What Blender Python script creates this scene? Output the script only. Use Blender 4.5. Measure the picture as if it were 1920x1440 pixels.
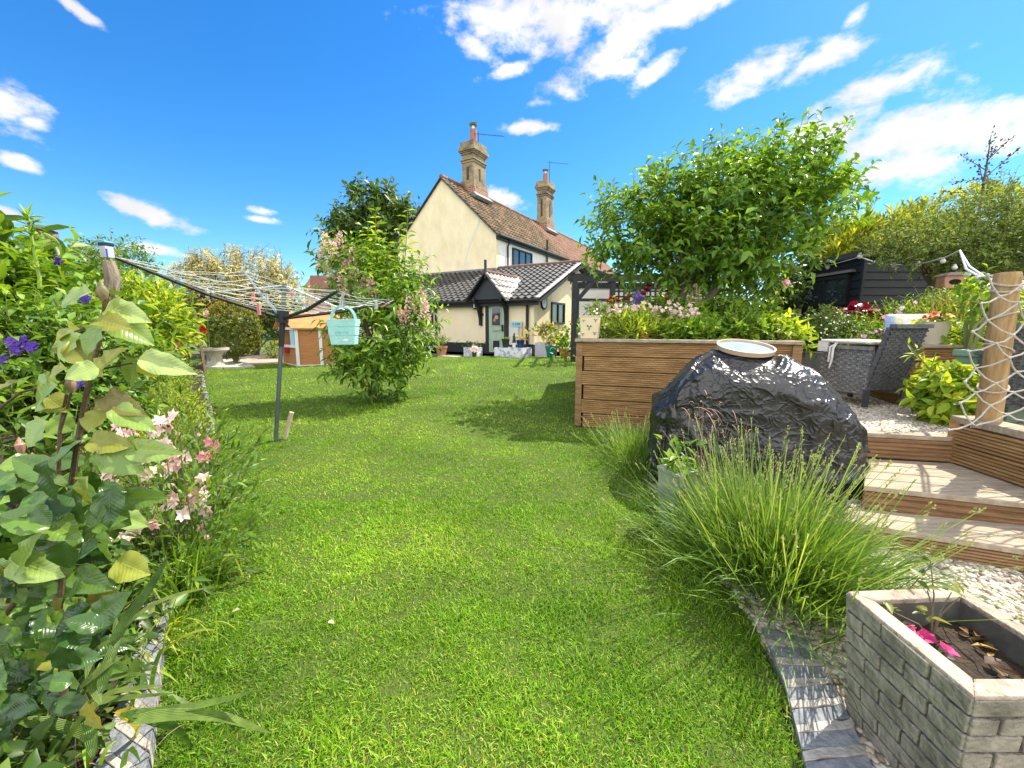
import bpy, math, random
import numpy as np
from mathutils import Vector, Matrix
random.seed(7)
R = np.random.default_rng(11)
rad = math.radians
SC = bpy.context.scene
for o in list(bpy.data.objects): bpy.data.objects.remove(o)

# ------------------------------------------------------------------ camera, sky, sun, exposure
CAMH, PITCH, FPX = 1.2, rad(8.5), 750.0
cd = bpy.data.cameras.new('camera'); cam = bpy.data.objects.new('camera', cd); SC.collection.objects.link(cam)
cam.location = (0, 0, CAMH); cam.rotation_euler = (rad(90) - PITCH, 0, 0)
cd.sensor_width = 36; cd.lens = FPX / 1920 * 36; cd.clip_start = .02; cd.clip_end = 3000
SC.camera = cam
SUN_AZ = math.atan2(.82, .57)      # clockwise from +Y
SUN_EL = rad(52)
sl = bpy.data.lights.new('sun', 'SUN'); sl.energy = 5.0; sl.angle = rad(.53); sl.color = (1, .92, .78)
so = bpy.data.objects.new('sun', sl); SC.collection.objects.link(so)
sd = Vector((math.sin(SUN_AZ) * math.cos(SUN_EL), math.cos(SUN_AZ) * math.cos(SUN_EL), math.sin(SUN_EL)))
so.rotation_euler = sd.to_track_quat('Z', 'Y').to_euler(); so.location = (8, 4, 12)
SC.view_settings.view_transform = 'Standard'; SC.view_settings.look = 'None'
SC.view_settings.exposure = .88; SC.view_settings.gamma = 1

def ray(px, py):
    a = (px - 960) / FPX; b = (py - 720) / FPX
    return np.array([a, math.cos(PITCH) - b * math.sin(PITCH), -math.sin(PITCH) - b * math.cos(PITCH)])
def W(px, py, Y):                       # point of the line of sight at distance Y
    r = ray(px, py); return np.array([0, 0, CAMH]) + r * Y / r[1]
def G(px, py, z=0.):                    # point of the line of sight on level z
    r = ray(px, py); return np.array([0, 0, CAMH]) + r * (z - CAMH) / r[2]

wd = bpy.data.worlds.new('World'); SC.world = wd; wd.use_nodes = True
def build_world():
    nt = wd.node_tree; N = nt.nodes; K = nt.links; N.clear()
    out = N.new('ShaderNodeOutputWorld'); bg = N.new('ShaderNodeBackground')
    sky = N.new('ShaderNodeTexSky'); sky.sky_type = 'NISHITA'; sky.sun_disc = False
    sky.sun_elevation = SUN_EL; sky.sun_rotation = SUN_AZ; sky.air_density = 1.0; sky.dust_density = .25; sky.ozone_density = 2.2
    hs = N.new('ShaderNodeHueSaturation'); hs.inputs['Saturation'].default_value = 1.36; hs.inputs['Value'].default_value = 1.18
    K.new(sky.outputs[0], hs.inputs['Color'])
    tc = N.new('ShaderNodeTexCoord'); sx = N.new('ShaderNodeSeparateXYZ'); K.new(tc.outputs['Generated'], sx.inputs[0])
    def m(op, a, b=None, c=None):
        n = N.new('ShaderNodeMath'); n.operation = op
        for i, v in enumerate((a, b, c)):
            if v is None: continue
            if isinstance(v, (int, float)): n.inputs[i].default_value = v
            else: K.new(v, n.inputs[i])
        return n.outputs[0]
    az = m('ARCTAN2', sx.outputs[0], sx.outputs[1]); el = m('ARCSINE', sx.outputs[2])
    ae = N.new('ShaderNodeCombineXYZ'); K.new(az, ae.inputs[0]); K.new(el, ae.inputs[1])
    nz = N.new('ShaderNodeTexNoise'); nz.inputs['Scale'].default_value = 11; nz.inputs['Detail'].default_value = 9; nz.inputs['Roughness'].default_value = .58
    nz.inputs['Distortion'].default_value = .25
    mp = N.new('ShaderNodeMapping'); mp.inputs['Scale'].default_value = (1, 1, 1.7); K.new(tc.outputs['Generated'], mp.inputs[0]); K.new(mp.outputs[0], nz.inputs['Vector'])
    n4 = N.new('ShaderNodeTexNoise'); n4.inputs['Scale'].default_value = 24; n4.inputs['Detail'].default_value = 6; n4.inputs['Roughness'].default_value = .6; K.new(mp.outputs[0], n4.inputs['Vector'])
    # clouds, each a soft ellipse at an azimuth and an elevation: (px, py, half width, half height, tilt)
    cl = [(1090, 25, 235, 62, 4), (960, 35, 100, 55, 0), (1160, 85, 120, 45, 20), (1140, 125, 60, 32, 0), (1300, 0, 130, 36, 8), (895, 95, 45, 25, -20), (960, 130, 50, 14, 10),
          (1430, 140, 110, 36, 4), (1520, 120, 85, 30, 12), (1650, 165, 115, 32, 6), (1575, 245, 85, 48, 20), (1720, 250, 165, 62, -6), (1850, 240, 130, 60, 5), (1700, 310, 130, 42, 0), (1510, 250, 65, 22, 0),
          (1930, 225, 80, 50, 0), (10, 200, 75, 44, -18), (55, 228, 40, 18, 0), (38, 305, 38, 15, -8), (280, 400, 72, 18, -14), (5, 402, 36, 14, 0), (495, 396, 28, 9, 0), (150, 22, 46, 14, -20),
          (990, 240, 52, 13, 0), (945, 372, 44, 14, -10), (1225, 138, 50, 22, 25), (270, 466, 70, 12, -5), (490, 412, 40, 8, 0), (1605, 30, 26, 16, 20)]
    acc = None
    for px, py, rx, ry, tl in cl:
        d = ray(px, py); d = d / np.linalg.norm(d)
        a0 = math.atan2(d[0], d[1]); e0 = math.asin(d[2])
        def ang(qx, qy):
            q = ray(qx, qy); q = q / np.linalg.norm(q); return math.atan2(q[0], q[1]), math.asin(q[2])
        ra = abs(ang(px + rx, py)[0] - ang(px - rx, py)[0]) / 2; re = abs(ang(px, py - ry)[1] - ang(px, py + ry)[1]) / 2
        mpn = N.new('ShaderNodeMapping'); mpn.vector_type = 'TEXTURE'; mpn.inputs['Location'].default_value = (a0, e0, 0); mpn.inputs['Rotation'].default_value = (0, 0, rad(tl)); mpn.inputs['Scale'].default_value = (ra, re, 1)
        K.new(ae.outputs[0], mpn.inputs[0]); ln = N.new('ShaderNodeVectorMath'); ln.operation = 'LENGTH'; K.new(mpn.outputs[0], ln.inputs[0]); k = m('SUBTRACT', 1.0, ln.outputs['Value'])
        acc = k if acc is None else m('MAXIMUM', acc, k)
    back = m('MULTIPLY_ADD', sx.outputs[1], -2.2, .05)        # unseen broken cloud added behind the camera as neutral fill light
    high = m('MULTIPLY_ADD', el, 2.4, -2.35)  # overhead cloud out of view, added for the same fill
    acc = m('MAXIMUM', acc, m('MINIMUM', m('MAXIMUM', back, high), .75)); acc = m('MAXIMUM', acc, -1.2)
    dens = m('ADD', m('ADD', m('MULTIPLY', acc, 1.35), m('MULTIPLY', m('SUBTRACT', nz.outputs[0], .44), 3.6)), m('MULTIPLY', m('SUBTRACT', n4.outputs[0], .5), 2.6))
    mr = N.new('ShaderNodeMapRange'); mr.interpolation_type = 'SMOOTHSTEP'; mr.inputs['From Min'].default_value = -.16; mr.inputs['From Max'].default_value = 1.15
    K.new(dens, mr.inputs['Value'])
    n2 = N.new('ShaderNodeTexNoise'); n2.inputs['Scale'].default_value = 9; n2.inputs['Detail'].default_value = 5; K.new(tc.outputs['Generated'], n2.inputs['Vector'])
    cr = N.new('ShaderNodeMapRange'); cr.inputs['From Min'].default_value = .35; cr.inputs['From Max'].default_value = .7
    cr.inputs['To Min'].default_value = 5.0; cr.inputs['To Max'].default_value = 6.6; K.new(n2.outputs[0], cr.inputs['Value'])
    cc = N.new('ShaderNodeCombineXYZ'); K.new(cr.outputs[0], cc.inputs[0]); K.new(cr.outputs[0], cc.inputs[1]); K.new(m('MULTIPLY', cr.outputs[0], 1.03), cc.inputs[2])
    bk = N.new('ShaderNodeMapRange'); bk.inputs['From Min'].default_value = .1; bk.inputs['From Max'].default_value = -.5; bk.inputs['To Min'].default_value = 1; bk.inputs['To Max'].default_value = 2.4; K.new(sx.outputs[1], bk.inputs['Value'])  # the added cloud behind the camera is made brighter than the rest
    cs = N.new('ShaderNodeVectorMath'); cs.operation = 'SCALE'; K.new(cc.outputs[0], cs.inputs[0]); K.new(bk.outputs[0], cs.inputs['Scale'])
    # pale band near the horizon
    hz = N.new('ShaderNodeMapRange'); hz.inputs['From Min'].default_value = .0; hz.inputs['From Max'].default_value = .72; hz.inputs['To Min'].default_value = .0; hz.inputs['To Max'].default_value = 1
    K.new(el, hz.inputs['Value'])
    hc = N.new('ShaderNodeMix'); hc.data_type = 'RGBA'; K.new(hz.outputs[0], hc.inputs['Factor']); hc.inputs['A'].default_value = (.70, .95, 1.06, 1); hc.inputs['B'].default_value = (.68, .97, 1.13, 1)
    ht = N.new('ShaderNodeMix'); ht.data_type = 'RGBA'; ht.blend_type = 'MULTIPLY'; ht.inputs['Factor'].default_value = 1; K.new(hs.outputs[0], ht.inputs['A']); K.new(hc.outputs['Result'], ht.inputs['B'])
    mx = N.new('ShaderNodeMix'); mx.data_type = 'RGBA'; K.new(mr.outputs[0], mx.inputs['Factor']); K.new(ht.outputs['Result'], mx.inputs['A']); K.new(cs.outputs[0], mx.inputs['B'])
    K.new(mx.outputs['Result'], bg.inputs[0]); bg.inputs[1].default_value = .10; K.new(bg.outputs[0], out.inputs[0])
build_world()

# ------------------------------------------------------------------ materials
def setin(b, **k):
    for n, v in k.items():
        n = n.replace('_', ' ')
        if n in b.inputs: b.inputs[n].default_value = v
MATS = {}
def rgb(c): return (c[0], c[1], c[2], 1)
def M(name, c1, c2=None, scale=6., rough=.6, bump=0., bscale=None, metal=0., spec=.4, stretch=(1, 1, 1), detail=6, lo=.3, hi=.7, c3=None, trans=0., ior=None, alpha=None, coat=0.):
    if name in MATS: return MATS[name]
    m = bpy.data.materials.new(name); m.use_nodes = True; nt = m.node_tree; N = nt.nodes; K = nt.links
    b = N['Principled BSDF']; setin(b, Base_Color=rgb(c1), Roughness=rough, Metallic=metal, Specular_IOR_Level=spec, Transmission_Weight=trans, Coat_Weight=coat)
    if ior: setin(b, IOR=ior)
    tc = N.new('ShaderNodeTexCoord'); mp = N.new('ShaderNodeMapping'); mp.inputs['Scale'].default_value = stretch; K.new(tc.outputs['Object'], mp.inputs[0])
    if c2 is not None:
        nz = N.new('ShaderNodeTexNoise'); nz.inputs['Scale'].default_value = scale; nz.inputs['Detail'].default_value = detail; nz.inputs['Roughness'].default_value = .62; K.new(mp.outputs[0], nz.inputs['Vector'])
        cr = N.new('ShaderNodeValToRGB'); cr.color_ramp.elements[0].position = lo; cr.color_ramp.elements[1].position = hi
        cr.color_ramp.elements[0].color = rgb(c1); cr.color_ramp.elements[1].color = rgb(c2)
        if c3 is not None:
            e = cr.color_ramp.elements.new((lo + hi) / 2); e.color = rgb(c3)
        K.new(nz.outputs[0], cr.inputs[0]); K.new(cr.outputs[0], b.inputs['Base Color'])
    if bump:
        n3 = N.new('ShaderNodeTexNoise'); n3.inputs['Scale'].default_value = bscale or scale * 4; n3.inputs['Detail'].default_value = 5; K.new(mp.outputs[0], n3.inputs['Vector'])
        bp = N.new('ShaderNodeBump'); bp.inputs['Strength'].default_value = bump; bp.inputs['Distance'].default_value = .02; K.new(n3.outputs[0], bp.inputs['Height']); K.new(bp.outputs[0], b.inputs['Normal'])
    MATS[name] = m; return m
def LM(name, cols, rough=.42, trans=.3, tcol=None, spec=.35, veins=False, nscale=0):   # leaves: colour by the leaf's own random number
    if name in MATS: return MATS[name]
    m = bpy.data.materials.new(name); m.use_nodes = True; nt = m.node_tree; N = nt.nodes; K = nt.links
    b = N['Principled BSDF']; setin(b, Roughness=rough, Specular_IOR_Level=spec)
    at = N.new('ShaderNodeAttribute'); at.attribute_name = 'var'
    cr = N.new('ShaderNodeValToRGB'); es = cr.color_ramp.elements
    while len(es) < len(cols): es.new(.5)
    if max(cols[-1]) == cols[-1][1]: cols = [(c[0] * 1.45, c[1] * 1.4, c[2] * 1.1) for c in cols]
    for i, c in enumerate(cols): es[i].position = i / (len(cols) - 1); es[i].color = rgb(c)
    K.new(at.outputs['Fac'], cr.inputs[0]); col = cr.outputs[0]
    if veins:
        uv = N.new('ShaderNodeUVMap'); s = N.new('ShaderNodeSeparateXYZ'); K.new(uv.outputs[0], s.inputs[0])
        def mm(op, a, bb=None):
            n = N.new('ShaderNodeMath'); n.operation = op
            for i, v in enumerate((a, bb)):
                if v is None: continue
                if isinstance(v, (int, float)): n.inputs[i].default_value = v
                else: K.new(v, n.inputs[i])
            return n.outputs[0]
        au = mm('ABSOLUTE', mm('SUBTRACT', s.outputs[0], .5))
        w = mm('SINE', mm('MULTIPLY', mm('SUBTRACT', s.outputs[1], mm('MULTIPLY', au, .6)), 30.))
        w = mm('POWER', mm('ABSOLUTE', w), .5)
        mid = mm('MINIMUM', mm('MULTIPLY', au, 26.), 1.)
        hgt = mm('MULTIPLY', w, mid)
        mx = N.new('ShaderNodeMix'); mx.data_type = 'RGBA'; mx.blend_type = 'MULTIPLY'; mx.inputs['Factor'].default_value = 1
        c2 = N.new('ShaderNodeValToRGB'); c2.color_ramp.elements[0].color = (1.22, 1.20, 1.1, 1); c2.color_ramp.elements[1].color = (1, 1, 1, 1); c2.color_ramp.elements[1].position = .5
        K.new(hgt, c2.inputs[0]); K.new(col, mx.inputs['A']); K.new(c2.outputs[0], mx.inputs['B']); col = mx.outputs['Result']
        nz = N.new('ShaderNodeTexNoise'); nz.inputs['Scale'].default_value = 45; tc = N.new('ShaderNodeTexCoord'); K.new(tc.outputs['Object'], nz.inputs['Vector'])
        bp = N.new('ShaderNodeBump'); bp.inputs['Strength'].default_value = .22; bp.inputs['Distance'].default_value = .002; K.new(mm('ADD', hgt, mm('MULTIPLY', nz.outputs[0], .8)), bp.inputs['Height']); K.new(bp.outputs[0], b.inputs['Normal'])
    if nscale:
        tc = N.new('ShaderNodeTexCoord'); nz = N.new('ShaderNodeTexNoise'); nz.inputs['Scale'].default_value = nscale; nz.inputs['Detail'].default_value = 4; K.new(tc.outputs['Object'], nz.inputs['Vector'])
        c3 = N.new('ShaderNodeValToRGB'); c3.color_ramp.elements[0].position = .32; c3.color_ramp.elements[1].position = .68
        c3.color_ramp.elements[0].color = (.62, .66, .6, 1); c3.color_ramp.elements[1].color = (1.3, 1.22, 1.15, 1); K.new(nz.outputs[0], c3.inputs[0])
        mx = N.new('ShaderNodeMix'); mx.data_type = 'RGBA'; mx.blend_type = 'MULTIPLY'; mx.inputs['Factor'].default_value = 1; K.new(col, mx.inputs['A']); K.new(c3.outputs[0], mx.inputs['B']); col = mx.outputs['Result']
    K.new(col, b.inputs['Base Color'])
    if trans:
        tr = N.new('ShaderNodeBsdfTranslucent'); ms = N.new('ShaderNodeMixShader'); ms.inputs[0].default_value = trans
        mx = N.new('ShaderNodeMix'); mx.data_type = 'RGBA'; mx.blend_type = 'MULTIPLY'; mx.inputs['Factor'].default_value = 1; mx.inputs['B'].default_value = rgb(tcol or (1.9, 1.7, .6))
        K.new(col, mx.inputs['A']); K.new(mx.outputs['Result'], tr.inputs[0]); K.new(b.outputs[0], ms.inputs[1]); K.new(tr.outputs[0], ms.inputs[2]); K.new(ms.outputs[0], N['Material Output'].inputs[0])
    MATS[name] = m; return m
def BM(name, b1, b2, mort, sx=.225, sy=.075, ms=.010, rough=.85, stain=None):            # brickwork on metric uv
    m = bpy.data.materials.new(name); m.use_nodes = True; nt = m.node_tree; N = nt.nodes; K = nt.links
    b = N['Principled BSDF']; setin(b, Roughness=rough, Specular_IOR_Level=.2)
    uv = N.new('ShaderNodeUVMap'); br = N.new('ShaderNodeTexBrick'); K.new(uv.outputs[0], br.inputs['Vector'])
    br.inputs['Scale'].default_value = 1; br.inputs['Brick Width'].default_value = sx; br.inputs['Row Height'].default_value = sy; br.inputs['Mortar Size'].default_value = ms
    br.inputs['Color1'].default_value = rgb(b1); br.inputs['Color2'].default_value = rgb(b2); br.inputs['Mortar'].default_value = rgb(mort); br.inputs['Mortar Smooth'].default_value = .3
    col = br.outputs[0]
    if stain:
        tc = N.new('ShaderNodeTexCoord'); nz = N.new('ShaderNodeTexNoise'); nz.inputs['Scale'].default_value = 1.7; nz.inputs['Detail'].default_value = 6; K.new(tc.outputs['Object'], nz.inputs['Vector'])
        cr = N.new('ShaderNodeValToRGB'); cr.color_ramp.elements[0].position = .48; cr.color_ramp.elements[1].position = .66; K.new(nz.outputs[0], cr.inputs[0])
        mx = N.new('ShaderNodeMix'); mx.data_type = 'RGBA'; K.new(cr.outputs[0], mx.inputs['Factor']); K.new(col, mx.inputs['A']); mx.inputs['B'].default_value = rgb(stain); col = mx.outputs['Result']
    K.new(col, b.inputs['Base Color'])
    bp = N.new('ShaderNodeBump'); bp.inputs['Strength'].default_value = .7; bp.inputs['Distance'].default_value = .01; bp.invert = True; K.new(br.outputs['Fac'], bp.inputs['Height']); K.new(bp.outputs[0], b.inputs['Normal'])
    MATS[name] = m; return m

# ------------------------------------------------------------------ mesh helpers
COL = SC.collection
def unit(v): v = np.asarray(v, float); n = np.linalg.norm(v, axis=-1, keepdims=True); return v / np.maximum(n, 1e-9)
def tag(o, label=None, cat=None, group=None, kind=None):
    if label: o['label'] = label
    if cat: o['category'] = cat
    if group: o['group'] = group
    if kind: o['kind'] = kind
    return o
def thing(name, label, cat, loc=(0, 0, 0), group=None):
    o = bpy.data.objects.new(name, None); COL.objects.link(o); o.location = tuple(float(v) for v in loc); o.empty_display_size = .05
    return tag(o, label, cat, group)
def origin(o):
    v = Vector((0, 0, 0))
    while o is not None: v += o.location; o = o.parent
    return v
def link(name, me, mat, parent=None):
    o = bpy.data.objects.new(name, me); COL.objects.link(o)
    if mat: me.materials.append(mat)
    if parent is not None:
        # every part's mesh is in world metres; keep its place under the parent's base
        o.parent = parent; o.matrix_parent_inverse = Matrix.Translation(-origin(parent)) if parent.type == 'EMPTY' else Matrix.Identity(4)
    return o
def npmesh(name, V, loops, starts, mat, parent=None, var=None, uv=None, smooth=True):
    me = bpy.data.meshes.new(name); V = np.asarray(V, np.float32)
    me.vertices.add(len(V)); me.vertices.foreach_set('co', V.ravel())
    me.loops.add(len(loops)); me.loops.foreach_set('vertex_index', np.asarray(loops, np.int32))
    me.polygons.add(len(starts)); me.polygons.foreach_set('loop_start', np.asarray(starts, np.int32))
    if smooth: me.polygons.foreach_set('use_smooth', np.ones(len(starts), bool))
    if uv is not None:
        l = me.uv_layers.new(name='UVMap'); l.data.foreach_set('uv', np.asarray(uv, np.float32).ravel())
    if var is not None:
        a = me.attributes.new('var', 'FLOAT', 'POINT'); a.data.foreach_set('value', np.asarray(var, np.float32))
    me.update(calc_edges=True); me.validate()
    return link(name, me, mat, parent)

class MB:
    def __init__(s): s.v = []; s.f = []
    def add(s, vs, fs):
        k = len(s.v); s.v += [tuple(float(c) for c in p) for p in vs]; s.f += [[i + k for i in f] for f in fs]; return s
    def hexa(s, p):    # 8 corners: bottom ring 4, top ring 4
        return s.add(p, [[3, 2, 1, 0], [4, 5, 6, 7], [0, 1, 5, 4], [1, 2, 6, 5], [2, 3, 7, 6], [3, 0, 4, 7]])
    def box(s, c, size, rz=0., ax=None):
        c = np.asarray(c, float); hx, hy, hz = [q / 2 for q in size]
        if ax is None:
            ca, sa = math.cos(rz), math.sin(rz); X = np.array([ca, sa, 0]); Yv = np.array([-sa, ca, 0]); Z = np.array([0, 0, 1.])
        else: X, Yv, Z = [unit(a) for a in ax]
        return s.hexa([c + X * a * hx + Yv * b * hy + Z * d * hz for d in (-1, 1) for a, b in ((-1, -1), (1, -1), (1, 1), (-1, 1))])
    def bar(s, p0, p1, w, h, up=(0, 0, 1)):
        p0 = np.asarray(p0, float); p1 = np.asarray(p1, float); d = unit(p1 - p0); sd_ = np.cross(d, up)
        if np.linalg.norm(sd_) < 1e-4: sd_ = np.cross(d, (1, 0, 0))
        sd_ = unit(sd_); u = np.cross(sd_, d)
        return s.hexa([q + sd_ * a * w / 2 + u * b * h / 2 for q in (p0, p1) for a, b in ((-1, -1), (1, -1), (1, 1), (-1, 1))])
    def tube(s, pts, r, n=8, cap=True):
        pts = np.asarray(pts, float); r = np.broadcast_to(np.asarray(r, float), (len(pts),)); k = len(pts); vs = []; ref = np.array([0, 0, 1.])
        t0 = unit(pts[1] - pts[0])
        if abs(t0 @ ref) > .9: ref = np.array([1., 0, 0])
        a = unit(np.cross(t0, ref))
        for i in range(k):
            t = unit(pts[min(i + 1, k - 1)] - pts[max(i - 1, 0)]); a = unit(a - t * (a @ t)); b = np.cross(t, a)
            for j in range(n): vs.append(pts[i] + r[i] * (math.cos(6.2832 * j / n) * a + math.sin(6.2832 * j / n) * b))
        fs = [[i * n + j, i * n + (j + 1) % n, (i + 1) * n + (j + 1) % n, (i + 1) * n + j] for i in range(k - 1) for j in range(n)]
        if cap: fs += [list(range(n))[::-1], [(k - 1) * n + j for j in range(n)]]
        return s.add(vs, fs)
    def lathe(s, c, prof, n=24, sx=1., sy=1.):      # prof [(r, z)], closed bottom and open inside as drawn
        c = np.asarray(c, float); k = len(prof)
        vs = [c + np.array([r * math.cos(6.2832 * j / n) * sx, r * math.sin(6.2832 * j / n) * sy, z]) for r, z in prof for j in range(n)]
        fs = [[i * n + j, i * n + (j + 1) % n, (i + 1) * n + (j + 1) % n, (i + 1) * n + j] for i in range(k - 1) for j in range(n)]
        fs += [list(range(n))[::-1], [(k - 1) * n + j for j in range(n)]]
        return s.add(vs, fs)
    def sqpot(s, c, prof, rz=0., sx=1., sy=1.):     # square lathe
        c = np.asarray(c, float); vs = []; ca, sa = math.cos(rz), math.sin(rz)
        for r, z in prof:
            for a, b in ((-1, -1), (1, -1), (1, 1), (-1, 1)):
                x, y = a * r * sx, b * r * sy; vs.append(c + np.array([x * ca - y * sa, x * sa + y * ca, z]))
        k = len(prof); fs = [[i * 4 + j, i * 4 + (j + 1) % 4, (i + 1) * 4 + (j + 1) % 4, (i + 1) * 4 + j] for i in range(k - 1) for j in range(4)]
        fs += [[3, 2, 1, 0], [(k - 1) * 4 + j for j in range(4)]]
        return s.add(vs, fs)
    def ball(s, c, r, n=10, m=7):
        r = np.broadcast_to(np.asarray(r, float), (3,)); c = np.asarray(c, float)
        vs = [c + r * np.array([math.sin(math.pi * i / m) * math.cos(6.2832 * j / n), math.sin(math.pi * i / m) * math.sin(6.2832 * j / n), -math.cos(math.pi * i / m)]) for i in range(m + 1) for j in range(n)]
        return s.add(vs, [[i * n + j, i * n + (j + 1) % n, (i + 1) * n + (j + 1) % n, (i + 1) * n + j] for i in range(m) for j in range(n)])
    def prism(s, poly, d):                          # polygon (3-D points) extruded by vector d
        n = len(poly); d = np.asarray(d, float); vs = [np.asarray(p, float) for p in poly]; vs += [p + d for p in vs]
        return s.add(vs, [list(range(n))[::-1], list(range(n, 2 * n))] + [[i, (i + 1) % n, n + (i + 1) % n, n + i] for i in range(n)])
    def build(s, name, mat, parent=None, smooth=False, bevel=0., angle=40):
        me = bpy.data.meshes.new(name); me.from_pydata(s.v, [], s.f); me.validate()
        uvl = me.uv_layers.new(name='UVMap'); co = [v.co for v in me.vertices]
        for p in me.polygons:
            n = p.normal
            t = Vector((-n.y, n.x, 0)) if abs(n.z) < .95 else Vector((1, 0, 0))
            t.normalize(); b = n.cross(t)
            for li in p.loop_indices:
                q = co[me.loops[li].vertex_index]; uvl.data[li].uv = (q.dot(t), q.dot(b))
        import bmesh
        bm = bmesh.new(); bm.from_mesh(me); bmesh.ops.recalc_face_normals(bm, faces=bm.faces); bm.to_mesh(me); bm.free()
        if smooth:
            me.shade_smooth(); me.set_sharp_from_angle(angle=rad(angle))
        o = link(name, me, mat, parent)
        if bevel:
            b = o.modifiers.new('bevel', 'BEVEL'); b.width = bevel; b.segments = 2; b.limit_method = 'ANGLE'; b.angle_limit = rad(35)
        return o

# leaf templates: x across (-.5..+.5), y along 0..1, z lift
def tmpl_simple(fold=.12, wpos=.45):
    v = [(0, 0, 0), (-.5, wpos, fold), (0, wpos, 0), (.5, wpos, fold), (0, 1, -.10)]
    return np.array(v), [[0, 2, 1], [0, 3, 2], [1, 2, 4], [2, 3, 4]]
def tmpl_leaf(ns=6, na=5, fold=.12, curl=.18, pw=.75, tipw=.0):
    v = []; f = []
    for i in range(ns):
        t = i / (ns - 1); w = (math.sin(math.pi * min(1, t ** pw)) ** .8 if 0 < t < 1 else .03)
        for j in range(na):
            x = (j / (na - 1) - .5) * w; v.append((x, t, fold * abs(x) * 2 - curl * t * t + .02 * math.sin(9 * t + 5 * x)))
    for i in range(ns - 1):
        for j in range(na - 1): a = i * na + j; f.append([a, a + 1, a + na + 1, a + na])
    return np.array(v), f
TS = tmpl_simple(); TL = tmpl_leaf(); TM = tmpl_leaf(4, 3); TLANCE = tmpl_simple(.05, .4)
def leafmesh(name, pos, dr, up, L, Wd, tm, mat, parent=None, var=None):
    pos = np.asarray(pos, float); n = len(pos); dr = unit(dr); up = np.asarray(up, float); up = unit(up - dr * np.sum(up * dr, 1, keepdims=True)); sd_ = np.cross(dr, up)
    tv, tf = tm; L = np.broadcast_to(np.asarray(L, float), (n,))[:, None, None]; Wd = np.broadcast_to(np.asarray(Wd, float), (n,))[:, None, None]
    V = pos[:, None] + sd_[:, None] * tv[None, :, :1] * Wd + dr[:, None] * tv[None, :, 1:2] * L + up[:, None] * tv[None, :, 2:3] * L
    k = len(tv); lp = np.concatenate([np.array(f) for f in tf]); ln = np.array([len(f) for f in tf])
    loops = (lp[None] + (np.arange(n) * k)[:, None]).ravel(); st = np.concatenate([[0], np.cumsum(ln)[:-1]])
    starts = (st[None] + (np.arange(n) * len(lp))[:, None]).ravel()
    if var is None: var = R.random(n)
    tw = tv[:, 0].max() - tv[:, 0].min(); uv0 = np.stack([tv[lp, 0] / tw + .5, tv[lp, 1]], 1)
    return npmesh(name, V.reshape(-1, 3), loops, starts, mat, parent, np.repeat(var, k), np.tile(uv0, (n, 1)))
def twigs(name, p0, p1, r0, r1, mat, parent=None):
    p0 = np.asarray(p0, float); p1 = np.asarray(p1, float); n = len(p0); d = unit(p1 - p0); ref = np.where(np.abs(d[:, 2:3]) > .9, [[1., 0, 0]], [[0, 0, 1.]]); a = unit(np.cross(d, ref)); b = np.cross(d, a)
    r0 = np.broadcast_to(np.asarray(r0, float), (n,)); r1 = np.broadcast_to(np.asarray(r1, float), (n,)); V = np.zeros((n, 8, 3))
    for j in range(4):
        o = math.cos(j * 1.5708) * a + math.sin(j * 1.5708) * b; V[:, j] = p0 + o * r0[:, None]; V[:, 4 + j] = p1 + o * r1[:, None]
    q = np.array([[j, (j + 1) % 4, 4 + (j + 1) % 4, 4 + j] for j in range(4)]).ravel()
    loops = (q[None] + (np.arange(n) * 8)[:, None]).ravel(); starts = np.arange(n * 4) * 4
    return npmesh(name, V.reshape(-1, 3), loops, starts, mat, parent, np.repeat(R.random(n), 8))
def blades(name, base, dr, L, Wd, bend, mat, parent=None, ns=4, var=None, side=None, keel=0., wf=None):   # arching strap leaves
    base = np.asarray(base, float); n = len(base); dr = unit(dr); L = np.broadcast_to(np.asarray(L, float), (n,)); Wd = np.broadcast_to(np.asarray(Wd, float), (n,)); bend = np.broadcast_to(np.asarray(bend, float), (n,))
    if side is None:
        h = np.cross(dr, [[0, 0, 1.]]); h += R.normal(0, .25, h.shape); side = unit(h)
    V = []; t = np.linspace(0, 1, ns)
    for q in t:
        c = base + L[:, None] * (dr * q + np.array([[0, 0, -1.]]) * (bend * q * q)[:, None]); w = Wd * (wf(q) if wf else (1 - q) ** .6 * (.75 + .5 * q))
        V += [c - side * w[:, None] / 2, c + side * w[:, None] / 2]
    V = np.stack(V, 1); k = 2 * ns
    q = np.array([[2 * i, 2 * i + 1, 2 * i + 3, 2 * i + 2] for i in range(ns - 1)]).ravel()
    loops = (q[None] + (np.arange(n) * k)[:, None]).ravel(); starts = np.arange(n * (ns - 1)) * 4
    if var is None: var = R.random(n)
    uv1 = np.array([((0., 1.)[i % 2], (i // 2) / (ns - 1)) for i in range(k)])[q]
    return npmesh(name, V.reshape(-1, 3), loops, starts, mat, parent, np.repeat(var, k), np.tile(uv1, (n, 1)))

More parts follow.
